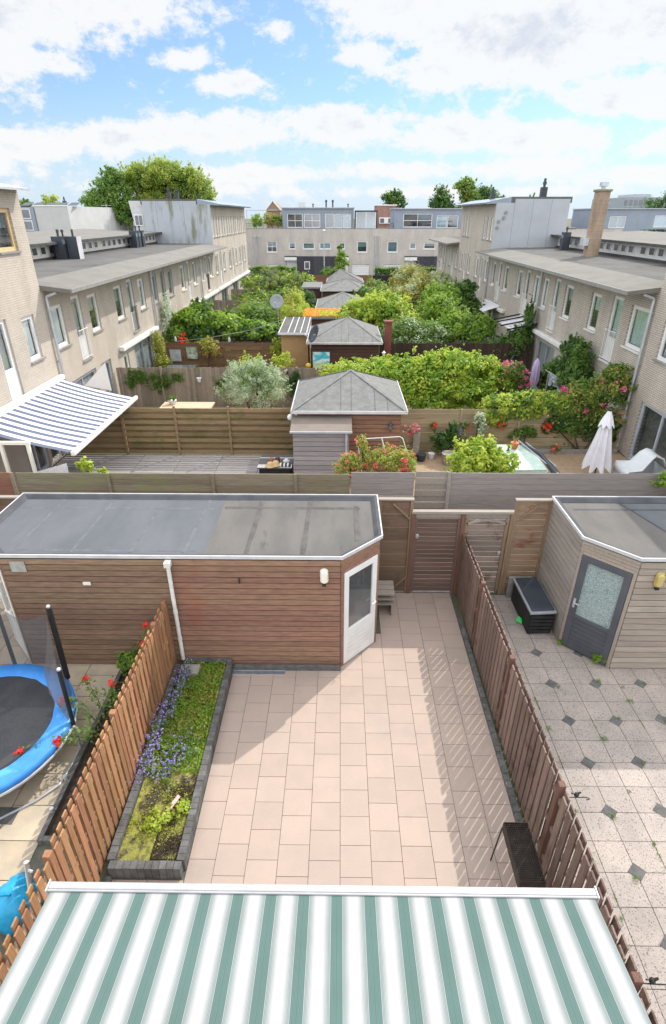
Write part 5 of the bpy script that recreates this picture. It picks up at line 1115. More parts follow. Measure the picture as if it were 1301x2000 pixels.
for i in range(24):
    y0=12.95; x0=-7.9+i*.04; 
    m.add([(x0,13.0+.02*(i%2),.95),(x0+.04,13.0+.02*((i+1)%2),.95),(x0+.04,13.0+.02*((i+1)%2),1.45+i*.012),(x0,13.0+.02*(i%2),1.45+i*.012)],[(0,1,2,3)])
tag(m.build('lace_curtain',m_whitelace if 0 else m_cloth),'white lace cloth hanging under the near corner of the blue striped awning','cloth')
t=thing('porch_frame','white porch posts under the blue striped awning','porch',(-8.6,13.4,0))
for x in (-9.25,-8.75,-8.05): MB().box(x,x+.08,13.3,13.38,0,2.1).build('post',m_cream,t)
MB().box(-9.3,-7.95,13.3,13.38,2.1,2.18).build('top_rail',m_cream,t)
m=MB().add([(-8.83,21.0,2.42),(-9.42,20.2,1.75),(-9.40,21.2,1.35),(-8.9,21.3,1.25),(-8.83,21.02,2.42),(-9.42,20.22,1.75),(-9.40,21.22,1.35),(-8.9,21.32,1.25)],[(0,1,2,3),(7,6,5,4)]); tag(m.build('shade_sail',M('sail_cloth',(.85,.86,.87),(.8,.81,.82),4,.9)),'white triangular shade sail beside the left terrace wall','shade sail')
# dark garden table with hats
t=thing('garden_table','low dark grey garden table between deck and lean-to','table',(-1.95,15.9,0))
MB().box(-2.47,-1.43,15.35,16.45,.56,.60).build('table_top',M('dark_table_top',(.10,.09,.09),(.07,.065,.065),3,.4),t,bevel=.01); MB().box(-2.47,-1.43,15.36,15.60,.602,.607).box(-2.47,-1.43,16.1,16.16,.602,.607).build('light_band',m_metal,t)
MB().box(-2.42,-1.48,15.4,16.4,.1,.555).build('table_base',m_black,t)
def hat(x,y,z,mat,lab,r=.17):
    m=MB(); m.lathe((x,y,z),[(r,0),(r,.008),(r*.62,.018),(r*.56,.09),(r*.45,.12),(.01,.125)],20); return tag(m.build('straw_hat',mat,smooth=True),lab,'hat')
m_straw=M('straw',(.58,.42,.22),(.48,.34,.17),20,.9)
hat(-2.08,15.45,.62,m_straw,'tan straw hat on the near left corner of the dark table'); hat(-1.92,15.50,.64,m_straw,'tan straw hat overlapping another hat on the dark table')
for i,(x,y,c,lab) in enumerate(((-2.08,15.75,(.28,.10,.07),'brown pot on the dark table'),(-1.9,15.85,(.16,.05,.06),'dark red pot on the dark table'))):
    m=MB().lathe((x,y,.601),[(.05,0),(.08,.06),(.07,.13),(.05,.15)],14); tag(m.build('pot',M('pot_%d'%i,c,None,9,.6),smooth=True),lab,'pot')
m=MB().lathe((-1.62,15.85,.601),[(.11,0),(.11,.03),(.06,.08),(.02,.12)],16); tag(m.build('lidded_dish',m_cloth,smooth=True),'white lidded dish on the dark table','dish')
t=thing('striped_cushion','black and white striped cushion on the dark table','cushion',(-1.62,15.5,.6))
for i in range(6): MB().box(-1.80+i*.055,-1.75+i*.055,15.42,15.62,.61,.66).build('stripe',m_black if i%2 else m_cloth,t,bevel=.008)
# lean-to
t=thing('lean_to_store','grey lilac plank lean-to with brown sloping lid in front of the hip roofed shed','lean-to',(-.5,15.6,0))
MB().prism([(-1.34,15.27),(.26,15.27),(.26,16.0),(-1.34,16.0)],0,1.74).build('body',m_dark,t)
mb=MB(); cladding(mb,(-1.34,15.27),(.26,15.27),.0,1.78,.15,seed=31); cladding(mb,(.26,15.27),(.26,16.0),.0,1.78,.15,seed=32); cladding(mb,(-1.34,16.0),(-1.34,15.27),.0,1.78,.15,seed=33); mb.build('wall_cladding',m_lean,t)
MB().add([(-1.42,15.18,1.795),(.36,15.18,1.795),(.36,16.0,1.99),(-1.42,16.0,1.99),(-1.42,15.18,1.83),(.36,15.18,1.83),(.36,16.0,2.03),(-1.42,16.0,2.03)],[(0,3,2,1),(4,5,6,7),(0,1,5,4),(1,2,6,5),(2,3,7,6),(3,0,4,7)]).build('lid_roof',M('brown_felt',(.20,.165,.14),(.16,.135,.12),1.5,.8,.2),t)
MB().box(-1.43,.37,15.13,15.178,1.775,1.825).build('gutter',m_zinc,t); MB().tube([(.20,15.2,1.78),(.20,15.2,0)],.035,8).build('downpipe',m_zinc,t)
def hipshed(name,label,x0,x1,y0,y1,ze,ax,ay,az,wm,ov=.18,trim=True,group='hip roofed sheds along the middle',seams_=True):
    t=thing(name,label,'shed',((x0+x1)/2,(y0+y1)/2,0),group)
    a,b,c,d=x0+ov,x1-ov,y0+ov,y1-ov
    MB().box(a+.02,b-.02,c+.02,d-.02,0,ze+.02).build('body',m_dark,t)
    mb=MB(); cladding(mb,(a,c),(b,c),0,ze-.02,.14,seed=int(y0)); cladding(mb,(b,c),(b,d),0,ze-.02,.14,seed=int(y0)+1); cladding(mb,(b,d),(a,d),0,ze-.02,.14,seed=int(y0)+2); cladding(mb,(a,d),(a,c),0,ze-.02,.14,seed=int(y0)+3); mb.build('wall_cladding',wm,t)
    MB().add([(x0,y0,ze),(x1,y0,ze),(x1,y1,ze),(x0,y1,ze),(ax,ay,az),(x0,y0,ze-.04),(x1,y0,ze-.04),(x1,y1,ze-.04),(x0,y1,ze-.04)],[(0,1,4),(1,2,4),(2,3,4),(3,0,4),(5,8,7,6),(0,5,6,1),(1,6,7,2),(2,7,8,3),(3,8,5,0)]).build('hip_roof',m_feltshed,t)
    m=MB()
    for p,q in (((x0,y0),(x1,y0)),((x1,y0),(x1,y1)),((x1,y1),(x0,y1)),((x0,y1),(x0,y0))): m.beam((p[0],p[1],ze-.02),(q[0],q[1],ze-.02),.03,.085)
    m.build('white_trim',m_edge if trim else m_greysill,t)
    m=MB()
    for x,y in ((x0,y0),(x1,y0),(x1,y1),(x0,y1)): m.beam((x,y,ze+.006),(ax,ay,az+.006),.10,.012)
    m.build('hip_strip',m_feltshed,t)
    if seams_:
        m=MB()
        for k in (-.28,.0,.62,.95):
            x=ax+k*(x1-x0)*.33
            f=1-abs(x-ax)/((x1-x0)/2); m.beam((x,y0,ze+.006),(ax+(x-ax)*1.0,y0+(ay-y0)*f,ze+(az-ze)*f+.004),.012,.006)
        m.build('felt_seam',m_bitedge,t)
    return t
hs1=hipshed('hip_roofed_shed','nearest hip roofed brown shed, behind the lean-to',-1.43,2.0,15.82,19.3,2.2,.35,17.6,3.0,m_hip)
hs2=hipshed('hip_roofed_shed','dark brown hip roofed shed with beach painting on its wall',-1.49,1.89,25.3,29.6,2.3,.38,27.4,3.1,m_hip2)
hipshed('hip_roofed_shed','third hip roofed shed, beyond the orange sedum roof',-1.5,1.9,35.4,40.0,2.3,.14,37.4,3.05,m_hip2)
hipshed('hip_roofed_shed','fourth hip roofed shed in the middle of the gardens',-1.5,1.9,44.8,49,2.3,.55,46.8,2.95,m_hip2,seams_=False)
hipshed('hip_roofed_shed','farthest hip roofed shed before the street',-1.2,2.0,51.5,55.4,2.2,.0,53.3,3.15,m_hip2,seams_=False)
t=thing('flat_roofed_shed','low flat roofed shed beside the fourth hip roof','shed',(-2.4,49,0)); MB().box(-3.0,-1.55,47.2,51,0,2.15).build('wall',m_hip2,t); MB().box(-3.1,-1.5,47.1,51.1,2.15,2.28).build('flat_roof',m_feltshed,t)
t=thing('batten_roof_shed','small honey timber shed with white battens on its flat roof','shed',(-2.2,29,0)); MB().box(-2.85,-1.55,27.7,31.4,0,2.2).build('wall',m_tan,t); MB().add([(-2.97,27.5,2.26),(-1.52,27.5,2.26),(-1.52,31.6,2.36),(-2.97,31.6,2.36),(-2.97,27.5,2.32),(-1.52,27.5,2.32),(-1.52,31.6,2.42),(-2.97,31.6,2.42)],[(0,3,2,1),(4,5,6,7),(0,1,5,4),(1,2,6,5),(2,3,7,6),(3,0,4,7)]).build('flat_roof',m_felt,t)
for x in (-2.94,-2.5,-2.2,-1.9,-1.6): MB().beam((x,27.5,2.335),(x,31.5,2.435),.045,.03).build('batten',m_edge,t)
MB().box(-2.98,-1.5,27.44,27.498,2.24,2.33).build('white_trim',m_edge,t)
t=thing('sedum_roof_shed','garden shed with orange flowering sedum roof','shed',(-1.1,34,0)); MB().box(-2.0,-.1,32.4,35.2,0,2.2).build('wall',m_hip2,t); MB().box(-2.1,0,32.3,35.3,2.2,2.3).build('roof_tray',m_feltshed,t)
carpet('sedum_carpet',-2.08,-.02,32.35,35.25,2.3,3500,.09,m_sedum,51,parent=t,hi=.09); carpet('green_patches',-1.2,-.1,32.4,34.0,2.33,500,.10,m_lfY,52,parent=t,hi=.12)
# lamps
t=thing('globe_lamp','white globe lamp at the left corner of the nearest hip roofed shed','lamp',(-1.42,16.2,2.0)); MB().ball((-1.48,16.15,1.92),.10,16,12).build('globe',m_white,t,smooth=True); MB().tube([(-1.48,16.15,1.82),(-1.25,16.15,1.78)],.012,6).build('bracket',m_black,t)
def lantern(x,y,z,lab,pole=None,mat=None,wall=None):
    mat=mat or m_slate; t=thing('lantern',lab,'lantern',(x,y,z if not pole else 0)); MB().lathe((x,y,z),[(.035,0),(.07,.15)],6).build('glass_body',m_skylt if mat is m_slate else m_white,t); MB().lathe((x,y,z+.15),[(.095,0),(.03,.07),(.01,.10)],6).build('lantern_cap',mat,t); MB().lathe((x,y,z-.03),[(.02,0),(.045,.03)],6).build('lantern_foot',mat,t)
    if pole: MB().tube([(x,y,0),(x,y,z-.02)],.02,8).build('pole',mat,t)
    if wall: MB().tube([(x,y,z-.02),(x,y+wall*.6,z-.07),(x,y+wall,z-.03)],.012,6).build('bracket',mat,t)
lantern(1.52,15.88,1.62,'dark wall lantern on the brown wall of the nearest hip roofed shed',wall=.14); lantern(3.92,17.2,1.0,'black post lantern in front of the tan fence',pole=True); lantern(1.95,25.2,1.75,'white lantern at the corner of the shed with the beach painting',mat=m_white,wall=.25)
# mural
def mural():
    mm,t_,b,o=newmat('beach_painting'); g=mk(t_,'ShaderNodeNewGeometry'); sp=mk(t_,'ShaderNodeSeparateXYZ'); lk(t_,g.outputs['Position'],sp.inputs[0]); z=sp.outputs[2]
    v,_=posn(t_,(1,1,2.2)); n=noise(t_,v,4,5,.6)
    sky=mixc(t_,maprange(t_,n,.4,.62),(.03,.38,.52),(.62,.72,.66)); sea=mixc(t_,maprange(t_,n,.4,.6),(.28,.46,.30),(.50,.60,.38))
    c=mixc(t_,maprange(t_,z,1.38,1.46),sea,sky); lk(t_,c,b.inputs['Base Color']); b.inputs['Roughness'].default_value=.5; return mm
t=thing('beach_painting','square painting of turquoise sky and shore on the dark brown shed','painting',(-.83,25.42,1.1)); MB().box(-1.22,-.46,25.40,25.45,1.08,1.88).build('canvas',mural(),t); m=MB().box(-1.26,-1.221,25.39,25.455,1.04,1.92).box(-.459,-.42,25.39,25.455,1.04,1.92); m.build('frame_side',m_black,t) if 0 else None
tag(MB().ball((-1.42,25.3,1.30),.12,14,10).build('paper_lantern',M('yellow_paper',(.62,.42,.05),(.55,.36,.04),5,.7),smooth=True),'yellow ball lantern beside the beach painting','lantern')
m_dishg=M('dish_grey',(.27,.29,.31),(.23,.25,.27),5,.6)
def dish(x,y,z,r,az,el,lab,mat,poleto,name='satellite_dish'):
    t=thing(name,lab,'satellite dish',(x,y,z)); d=Vector((math.sin(az)*math.cos(el),-math.cos(az)*math.cos(el),math.sin(el))); u=Vector((0,0,1)).cross(d).normalized(); v=d.cross(u); c=Vector((x,y,z)); m=MB(); vs=[];fs=[]; N=28
    for i,(f,h) in enumerate(((0.02,-.10),(.35,-.085),(.7,-.045),(1.0,0),(1.02,-.012),(.7,-.06),(.02,-.115))):
        for k in range(N): a=2*math.pi*k/N; vs.append(tuple(c+u*math.cos(a)*r*f+v*math.sin(a)*r*f*1.08+d*h*r*3))
    for i in range(6):
        for k in range(N): a=i*N+k;b=i*N+(k+1)%N; fs.append((a,b,b+N,a+N))
    m.add(vs,fs); m.build('reflector',mat,t,smooth=True)
    m=MB(); e=c+d*r*1.05-v*r*.5; m.tube([c-v*r*1.0,e],.014,6); m.build('feed_arm',m_zinc,t); MB().tube([e,e-d*.10],.045,8).build('feed_horn',m_edge,t); MB().tube([tuple(c-d*r*.35),(poleto[0],poleto[1],z-.15),poleto],.022,8).build('mast',m_zinc,t)
dish(-1.15,24.9,2.78,.36,R(-62),R(25),'dark grey satellite dish seen almost edge on at the painted shed',m_slate,(-1.3,25.2,2.1)); dish(-3.78,35,2.78,.40,R(-5),R(25),'pale grey satellite dish facing the camera on a pole in the left gardens',m_dishg,(-3.75,35.3,0))
# brick pillar
tag(MB().box(2.1,2.42,27.0,27.3,0,2.9).box(2.06,2.46,26.96,27.34,2.9,2.96).build('brick_pillar',M('red_brown_pillar',(.20,.07,.05),(.15,.05,.04),7,.8)),'red brown pillar rising between the painted shed and the tall shrubs','pillar')
# ---- fences of the far gardens
def paling(name,label,x0,x1,y,h,mat,pitch=.12,w=.115,posts=(),group=None,seed=1,stag=True,ax='x'):
    rr=random.Random(seed); t=thing(name,label,'fence',((x0+x1)/2,y,0) if ax=='x' else (y,(x0+x1)/2,0),group); m=MB(); n=int((x1-x0)/pitch)
    for i in range(n):
        a=x0+i*pitch; o=(.022 if (i%2 and stag) else 0); hh=h+rr.uniform(-.02,.02)
        if ax=='x': m.box(a,a+w,y+o,y+o+.018,0,hh)
        else: m.box(y+o,y+o+.018,a,a+w,0,hh)
    m.build('palings',mat,t)
    for p in posts: (MB().box(p-.04,p+.04,y-.08,y-.003,0,h+.05) if ax=='x' else MB().box(y-.08,y-.003,p-.04,p+.04,0,h+.05)).build('post',mat,t)
    return t
paling('paling_fence','grey brown ivy grown paling fence behind the light wooden table',-9.38,.0,23.3,1.67,m_fen2,pitch=.125,w=.12,posts=[-7.5,-4.6,-1.8],seed=3)
plank_fence('board_fence','warm brown horizontal board fence with pictures hung on it',-9.2,-1.6,28.6,0,1.66,m_fen3,bh=.19,gap=.02,posts=[-7.1,-5.85,-3.9,-2.2],seed=9,woven=True)
plank_fence('board_fence','grey brown board fence half buried under the left vine',-8.9,-3.1,32.9,0,1.7,m_fen2,bh=.17,gap=.02,posts=[-6,-4.4],seed=10,woven=True)
plank_fence('board_fence','tan green board fence hung with red geranium baskets',2.0,9.75,18.35,0,1.5,m_fenT,bh=.165,gap=.012,posts=[4.15,6.15,8.1],seed=11,woven=True)
paling('paling_fence','dark paling fence under the tall shrubs on the right',2.0,9.7,28.6,1.65,m_fenD,seed=5,posts=[3.5,6,8.4])
paling('paling_fence','dark paling fence behind the lavender umbrella',5.6,9.7,23.4,1.55,m_fenD,seed=6,posts=[7.6])
paling('paling_fence','weathered paling screen against the left block, nearest of three',-9.3,-7.6,38.9,1.75,m_fen2,seed=12); paling('paling_fence','weathered paling screen against the left block, middle one of three',-9.3,-6.6,43.2,1.8,m_fen2,seed=13); paling('paling_fence','weathered paling screen against the left block, farthest of three',-9.3,-6.2,50.5,1.75,m_fen2,seed=14)
plank_fence('garden_wall','dark brown boarded back fence beside the farthest sheds',-4.6,3.2,61.6,0,1.9,m_fen3,bh=.25,seed=15,posts=[-3,-1,1])
tag(MB().box(3.3,5.0,61.7,61.8,0,1.85).build('back_gate',m_dark),'black open gateway at the far end of the gardens','gate')
plank_fence('garden_wall','tan boarded fence crossing the far right gardens',2.1,7.2,50.0,0,1.6,m_fen3,bh=.2,seed=16,posts=[4,6])
# ---- second left garden
t=thing('wooden_table','light wooden garden table behind the louvred fence','table',(-5.9,21.1,0)); 
m=MB()
for i in range(6): m.box(-6.95,-4.95,20.68+i*.14,20.81+i*.14,.71,.75)
m.build('table_top',m_tabtop,t)
for x,y in ((-6.8,20.75),(-5.1,20.75),(-6.8,21.4),(-5.1,21.4)): MB().box(x-.04,x+.04,y-.04,y+.04,0,.705).build('leg',m_tabtop,t)
t=thing('table_planter','white bowl planter with sprigs on the light wooden table','planter',(-6.55,21.2,.75)); MB().lathe((-6.55,21.2,.752),[(.10,0),(.17,.14),(.18,.16),(.15,.15)],18).build('bowl',m_cloth,t); c,nn,rg=cloud([(-6.55,21.2,.98,.16,.12,.10)],160,61); leafmesh('foliage',c,nn,.07,m_lfM,t,rg)
t=thing('hanging_pot','white pot hanging on the grey paling fence','hanging pot',(-5.9,23.15,1.2)); MB().lathe((-5.9,23.15,1.12),[(.06,0),(.10,.16),(.11,.17)],14).build('pot',m_cloth,t); MB().tube([(-5.9,23.2,1.29),(-5.9,23.28,1.66)],.008,5).build('hook',m_black,t)
tag(MB().lathe((-7.6,21.9,0),[(.16,0),(.22,.25),(.2,.27)],16).build('plant_tub',m_conc),'round stone tub beside the light wooden table','plant tub')
shrub('olive_bush','silvery grey green olive bush behind the louvred fence','bush',[(-3.25,20.7,1.25,1.2,1.0,.85),(-3.6,20.7,1.9,.7,.6,.65),(-2.6,20.7,1.75,.6,.6,.65),(-3.0,20.7,2.1,.5,.5,.5)],12000,.085,m_lfG,71,asp=3.4,clumps=30,spread=.22,base=(-3.2,20.7,0),mats2=(m_lfM,.25))
shrub('ivy','dark ivy climbing the grey paling fence','ivy',[(-8.6,23.22,1.1,.5,.06,.55),(-7.6,23.22,.9,.5,.06,.6),(-6.9,23.22,1.2,.3,.06,.3),(-5.0,23.22,.8,.25,.05,.45)],2400,.09,m_lfM,72,stem=False,base=(-7,23.2,0))
shrub('ivy','dark ivy behind the olive bush','ivy',[(-1.9,23.2,.9,.4,.1,.7)],900,.09,m_lfD,73,stem=False,base=(-2,23.2,0))
# ---- third left garden
for (x0,x1,z0,z1,c1,c2,lb) in ((-8.6,-8.05,.74,1.32,(.45,.47,.50),(.30,.33,.36),'pale grey picture on the brown board fence, left one'),(-7.75,-7.2,.86,1.45,(.55,.58,.52),(.12,.20,.10),'green and white picture on the brown board fence, right one')):
    tag(MB().box(x0,x1,28.50,28.53,z0,z1).build('picture',M('picture_%d'%int(-x0*10),c1,c2,5,.5),bevel=.005),lb,'picture')
def wickerchair(x,y,lab,z=0):
    t=thing('wicker_chair',lab,'chair',(x,y,z)); mw=m_wick; m=MB(); vs=[]; N=14
    for i in range(N+1):
        a=math.pi*(i/N); r=.28
        for h in (.45,.62,.80+.06*math.sin(a)): vs.append((x+r*math.cos(a),y-.02-r*math.sin(a),h))
    fs=[]
    for i in range(N):
        for j in range(2): fs.append((i*3+j,(i+1)*3+j,(i+1)*3+j+1,i*3+j+1))
    m.add(vs,fs); m.build('backrest',mw,t); MB().lathe((x,y,.42),[(.26,0),(.27,.03),(.25,.05)],16).build('seat',mw,t)
    m=MB(); m.tube([(x+.28*math.cos(math.pi*i/12),y-.02-.28*math.sin(math.pi*i/12),.80+.06*math.sin(math.pi*i/12)) for i in range(13)],.015,6); m.build('rim',m_black,t)
    for sx in (-1,1):
        for sy in (-1,1): MB().tube([(x+.2*sx,y+.18*sy,0),(x+.18*sx,y+.16*sy,.42)],.014,6).build('leg',m_black,t)
m_wick=M('dark_wicker',(.12,.095,.08),(.07,.055,.05),30,.7)
wickerchair(-8.3,26.9,'dark wicker chair in front of the pictures, left one'); wickerchair(-7.2,26.9,'dark wicker chair in front of the pictures, right one')
t=thing('glass_table','dark glass garden table between the wicker chairs','table',(-7.8,27.4,0)); MB().box(-8.5,-7.1,27.1,27.8,.70,.73).build('table_top',m_skylt,t); [MB().tube([(x,y,0),(x,y,.70)],.02,6).build('leg',m_black,t) for x in (-8.4,-7.2) for y in (27.2,27.7)]
shrub('young_maple','young reddish maple in front of the brown board fence','tree',[(-6.55,28.1,1.35,.5,.4,.45),(-6.45,28.1,1.75,.3,.3,.25)],1100,.09,m_lfR,74,base=(-6.6,28.1,0),mats2=(m_lfY,.5))
shrub('wall_climber','yellowish shrub at the house wall beside the pictures','shrub',[(-8.95,27.9,1.2,.35,.4,1.0),(-8.8,27.8,.6,.4,.4,.5)],2400,.09,m_lfO,75,base=(-9,28,0),mats2=(m_lfY,.3))
for i,(x,z,rx,rz) in enumerate(((-3.1,1.3,.35,.5),(-1.95,1.2,.3,.5),(-2.6,.8,.3,.35))):
    shrub('grape_vine',['young grape vine on the brown board fence, left one','young grape vine on the brown board fence, nearest the shed','low grape vine between the two higher ones on the brown board fence'][i],'vine',[(x,28.4,z,rx,.12,rz)],420,.14,m_lfY,76+i,base=(x,28.4,0))
shrub('low_shrub','yellow green shrub just behind the olive bush','shrub',[(-4.1,25.8,1.0,.7,.5,.7),(-2.6,26,1.1,.6,.5,.6)],1600,.11,m_lfY,79)
m=MB(); m.tube([(-8.2,28.55,1.72),(-6.6,28.8,1.85),(-4.6,29.5,2.1),(-2.9,30.5,2.5)],.006,4); tag(m.build('washing_line',m_edge),'washing line with pegs above the brown board fence','washing line')
for i,(x,z,lb) in enumerate(((-8.25,1.68,'small grey bird figure on the brown board fence, left one'),(-5.55,1.66,'small grey bird figure on the brown board fence, right one'))):
    m=MB(); m.lathe((x,28.6,z),[(.03,0),(.07,.08),(.05,.18),(.035,.24),(.01,.28)],10); m.tube([(x,28.58,z+.22),(x,28.50,z+.22)],[.02,.004],5); tag(m.build('bird_figure',m_edge,smooth=True),lb,'figurine')
shrub('big_vine','broad bright green vine covering the left house wall and fence','vine',[(-7.9,31.2,1.9,1.2,1.3,.9),(-6.4,31.4,1.8,1.2,1.2,.75),(-4.9,31.6,1.6,1.2,1.1,.6),(-8.6,30.6,1.2,.7,1.0,1.0),(-7.6,32.4,2.5,.9,.8,.6),(-3.7,32,1.5,.9,.9,.5),(-7.2,29.5,.9,1.6,.5,.6)],20000,.17,m_lfB,80,clumps=26,spread=.25,asp=1.4,base=(-7,31,0),mats2=(m_lfD,.35))
shrub('rose_climber','dark red flowering rose at the foot of the big vine','rose bush',[(-8.4,29.3,1.4,.5,.3,.5)],900,.10,m_lfM,81,flowers=(22,m_red,.13))
shrub('white_climber','pale flowering climber on the left house wall','climber',[(-9.2,30.9,2.3,.2,.8,1.2),(-9.2,30.6,1.2,.2,.6,.7)],1600,.09,m_lfG,82,stem=False,base=(-9.2,30.8,0),flowers=(60,m_whitep,.06))
shrub('garden_shrub','fresh green rounded shrub before the pale satellite dish','shrub',[(-5.6,36.5,1.3,1.5,1.3,1.2),(-4.4,36,1.1,1.0,1.0,.9)],8000,.15,m_lfM,83,clumps=24,mats2=(m_lfB,.4))
shrub('bamboo_clump','pale yellow green bamboo clump behind the dish','bamboo',[(-3.0,36.5,1.2,1.0,1.0,1.2),(-2.9,39,1.5,.9,1.0,1.3)],5200,.20,m_lfY,84,asp=5,clumps=20,mats2=(m_lfO,.5))
shrub('evergreen_shrub','deep green evergreen between bamboo and third hip roof','shrub',[(-2.9,43,1.4,1.1,1.0,1.1),(-2.2,42,1.2,1.0,.8,1.0)],5200,.15,m_lfD,85)
def palm(x,y,h,lab,seed):
    t=thing('fan_palm',lab,'palm',(x,y,0)); MB().tube([(x,y,0),(x+.05,y,h)],[.14,.10],8).build('trunk',m_bark,t); rr=random.Random(seed); m=MB()
    for i in range(26):
        a=rr.uniform(0,6.28); el=rr.uniform(-.6,1.2); L=rr.uniform(.5,.8); c=Vector((x,y,h)); d=Vector((math.cos(a)*math.cos(el),math.sin(a)*math.cos(el),math.sin(el))); e=c+d*L; u=d.cross(Vector((0,0,1))).normalized(); w=u.cross(d)
        for k in range(11):
            b=-1.25+2.5*k/10; f=(d*math.cos(b)+u*math.sin(b)); tip=e+f*.55-Vector((0,0,.12)); n_=f.cross(w)*.03; m.add([tuple(e-n_),tuple(e+n_),tuple(tip)],[(0,1,2)])
        m.tube([tuple(c),tuple(e)],.012,3)
    m.build('fronds',m_palmleaf,t)
m_palmleaf=leafmat('palm_frond',(.06,.11,.02),(.22,.27,.06),.35)
palm(-6.9,47,2.0,'fan palm near the left block, nearer one',1); palm(-5.2,50,2.4,'fan palm in the middle of the far left gardens',2); palm(-3.9,49,2.2,'fan palm nearest the flat roofed shed',3); palm(-6.2,52.5,2.6,'tallest fan palm at the back of the left gardens',4)
shrub('garden_shrub','loose green shrub under the fan palms','shrub',[(-6.6,46,1.0,1.6,1.5,1.0),(-4.4,46.5,1.1,1.4,1.2,1.0),(-7.6,53,1.5,1.3,1.5,1.0),(-5,55,1.5,1.6,1.5,1.1),(-3.2,54,1.5,1.2,1.5,1.1)],9000,.22,m_lfM,86,clumps=24,mats2=(m_lfY,.35))
shrub('garden_shrub','yellow green shrub beside the palm fences','shrub',[(-6.0,41.3,1.0,1.1,1.0,.8),(-3.8,42.5,1.2,.8,.8,.9)],3000,.15,m_lfO,87,mats2=(m_lfY,.5))
def hedge(name,label,x0,x1,y0,y1,z0,z1,n,size,mat,seed,m2=None,lump=.12):
    t=thing(name,label,'hedge',((x0+x1)/2,(y0+y1)/2,0)); r=np.random.default_rng(seed); f=r.integers(0,4,n); u=r.uniform(0,1,n); v=r.uniform(0,1,n); x=x0+(x1-x0)*u; y=np.where(f==1,y1,y0)+r.normal(0,lump,n); z=z0+(z1-z0)*v; top=f>=2; y=np.where(top,y0+(y1-y0)*r.uniform(0,1,n),y); z=np.where(top,z1+r.normal(0,lump*.7,n)+.08*np.sin(x*3.1+seed),z)
    nn=np.stack([r.normal(0,.3,n),np.where(top,0,np.where(f==1,1,-1)),np.where(top,1,.3)],1).astype(float); nn/=np.linalg.norm(nn,axis=1)[:,None]
    leafmesh('foliage',np.stack([x,y,z],1),nn,size,mat,t,r)
    if m2: k=n//3; r2=np.random.default_rng(seed+1); leafmesh('new_growth',np.stack([r2.uniform(x0,x1,k),r2.uniform(y0,y1,k),z1+r2.normal(.04,lump*.8,k)],1),np.tile([0,0,1.],(k,1)),size,m2,t,r2)
    m=MB()
    for i in range(int((x1-x0)/.6)): m.tube([(x0+.3+i*.6,(y0+y1)/2,0),(x0+.3+i*.6,(y0+y1)/2,z1-.1)],.02,4)
    m.build('stems',m_bark,t); return t
hedge('clipped_hedge','dark clipped hedge at the far left end by the street',-9.4,-4.6,62.2,63.3,0,2.45,5000,.22,m_lfM,90)
hedge('clipped_hedge','dark clipped hedge at the far right end by the street',3.6,9.8,62.2,63.3,0,2.3,6000,.22,m_lfD,91,m2=m_lfM)
shrub('street_tree','slender young street tree in front of the dark cladding','tree',[(.1,69,3.2,.5,.5,.5),(-.1,69,3.9,.35,.35,.45),(.5,69,2.5,.6,.5,.5),(-.3,69,2.7,.4,.4,.4),(.0,69,2.0,.6,.6,.4)],2600,.20,m_lfB,92,base=(.1,69,0))
shrub('street_shrub','small round shrub beside the street lamp','shrub',[(-1.4,70,1.3,1.0,.7,.7)],1200,.2,m_lfM,93)
# ---- right first garden
t=thing('airer','white tubular clothes airer behind the red roses','airer',(1.2,14.3,0))
m=MB(); m.tube([(.75,14.3,.0),(.5,14.3,1.88),(.56,14.3,1.93),(1.64,14.3,2.0),(1.72,14.3,1.95),(2.02,14.3,1.1),(2.1,14.3,.0)],.012,8); m.build('frame',m_white,t); MB().tube([(1.15,14.3,1.96),(1.36,14.3,1.2)],.018,6).build('cross_bar',m_white,t)
shrub('rose_bush','large coral red rose bush rising above the grey fence','rose bush',[(1.2,12.8,1.85,.65,.35,.40),(.25,12.8,1.75,.35,.3,.38),(.55,12.8,2.2,.16,.15,.35),(1.65,12.8,1.7,.3,.3,.35)],3600,.065,m_lfO,100,base=(1.0,12.9,0),flowers=(70,m_coral,.062),mats2=(m_lfB,.5),clumps=20)
shrub('yellow_bush','bright yellow green bush behind the silver grey fence','bush',[(3.6,14.2,1.15,.65,.7,.65),(4.4,14.2,1.0,.55,.6,.6),(3.95,14.4,1.5,.5,.5,.4)],5200,.115,m_lfY,101,base=(3.9,14.3,0),clumps=26,spread=.24,mats2=(m_lfB,.3))
t=thing('covered_table','garden table under a pale green plastic cover','table',(5.55,16,0)); m=MB().prism([(5.02,14.95),(6.08,15.0),(6.16,17.0),(5.02,17.0)],.70,.752); m.build('cover_top',m_greencov,t,bevel=.02)
m=MB(); m.prism([(5.01,14.94),(6.10,14.99),(6.18,17.01),(5.01,17.01)],.45,.699); m.build('cover_skirt',m_greencov,t)
for x,y in ((5.1,15.05),(6.0,15.1),(5.1,16.9),(6.05,16.9)): MB().box(x-.03,x+.03,y-.03,y+.03,0,.45).build('leg',m_slate,t)
t=thing('potted_plant','terracotta pot with dry grass on the pale green table','potted plant',(5.55,16.62,.76)); MB().lathe((5.55,16.62,.757),[(.08,0),(.12,.17),(.135,.17),(.135,.21),(.11,.21)],18).build('pot',m_terr,t); m=MB(); rr=random.Random(4)
for i in range(34): a=rr.uniform(0,6.28); l=rr.uniform(.12,.28); m.tube([(5.55,16.62,.95),(5.55+math.cos(a)*l*.5,16.62+math.sin(a)*l*.5,.95+l)],[.004,.002],3)
m.build('dry_grass',M('dry_straw',(.50,.33,.20),(.4,.25,.15),9,.9),t)
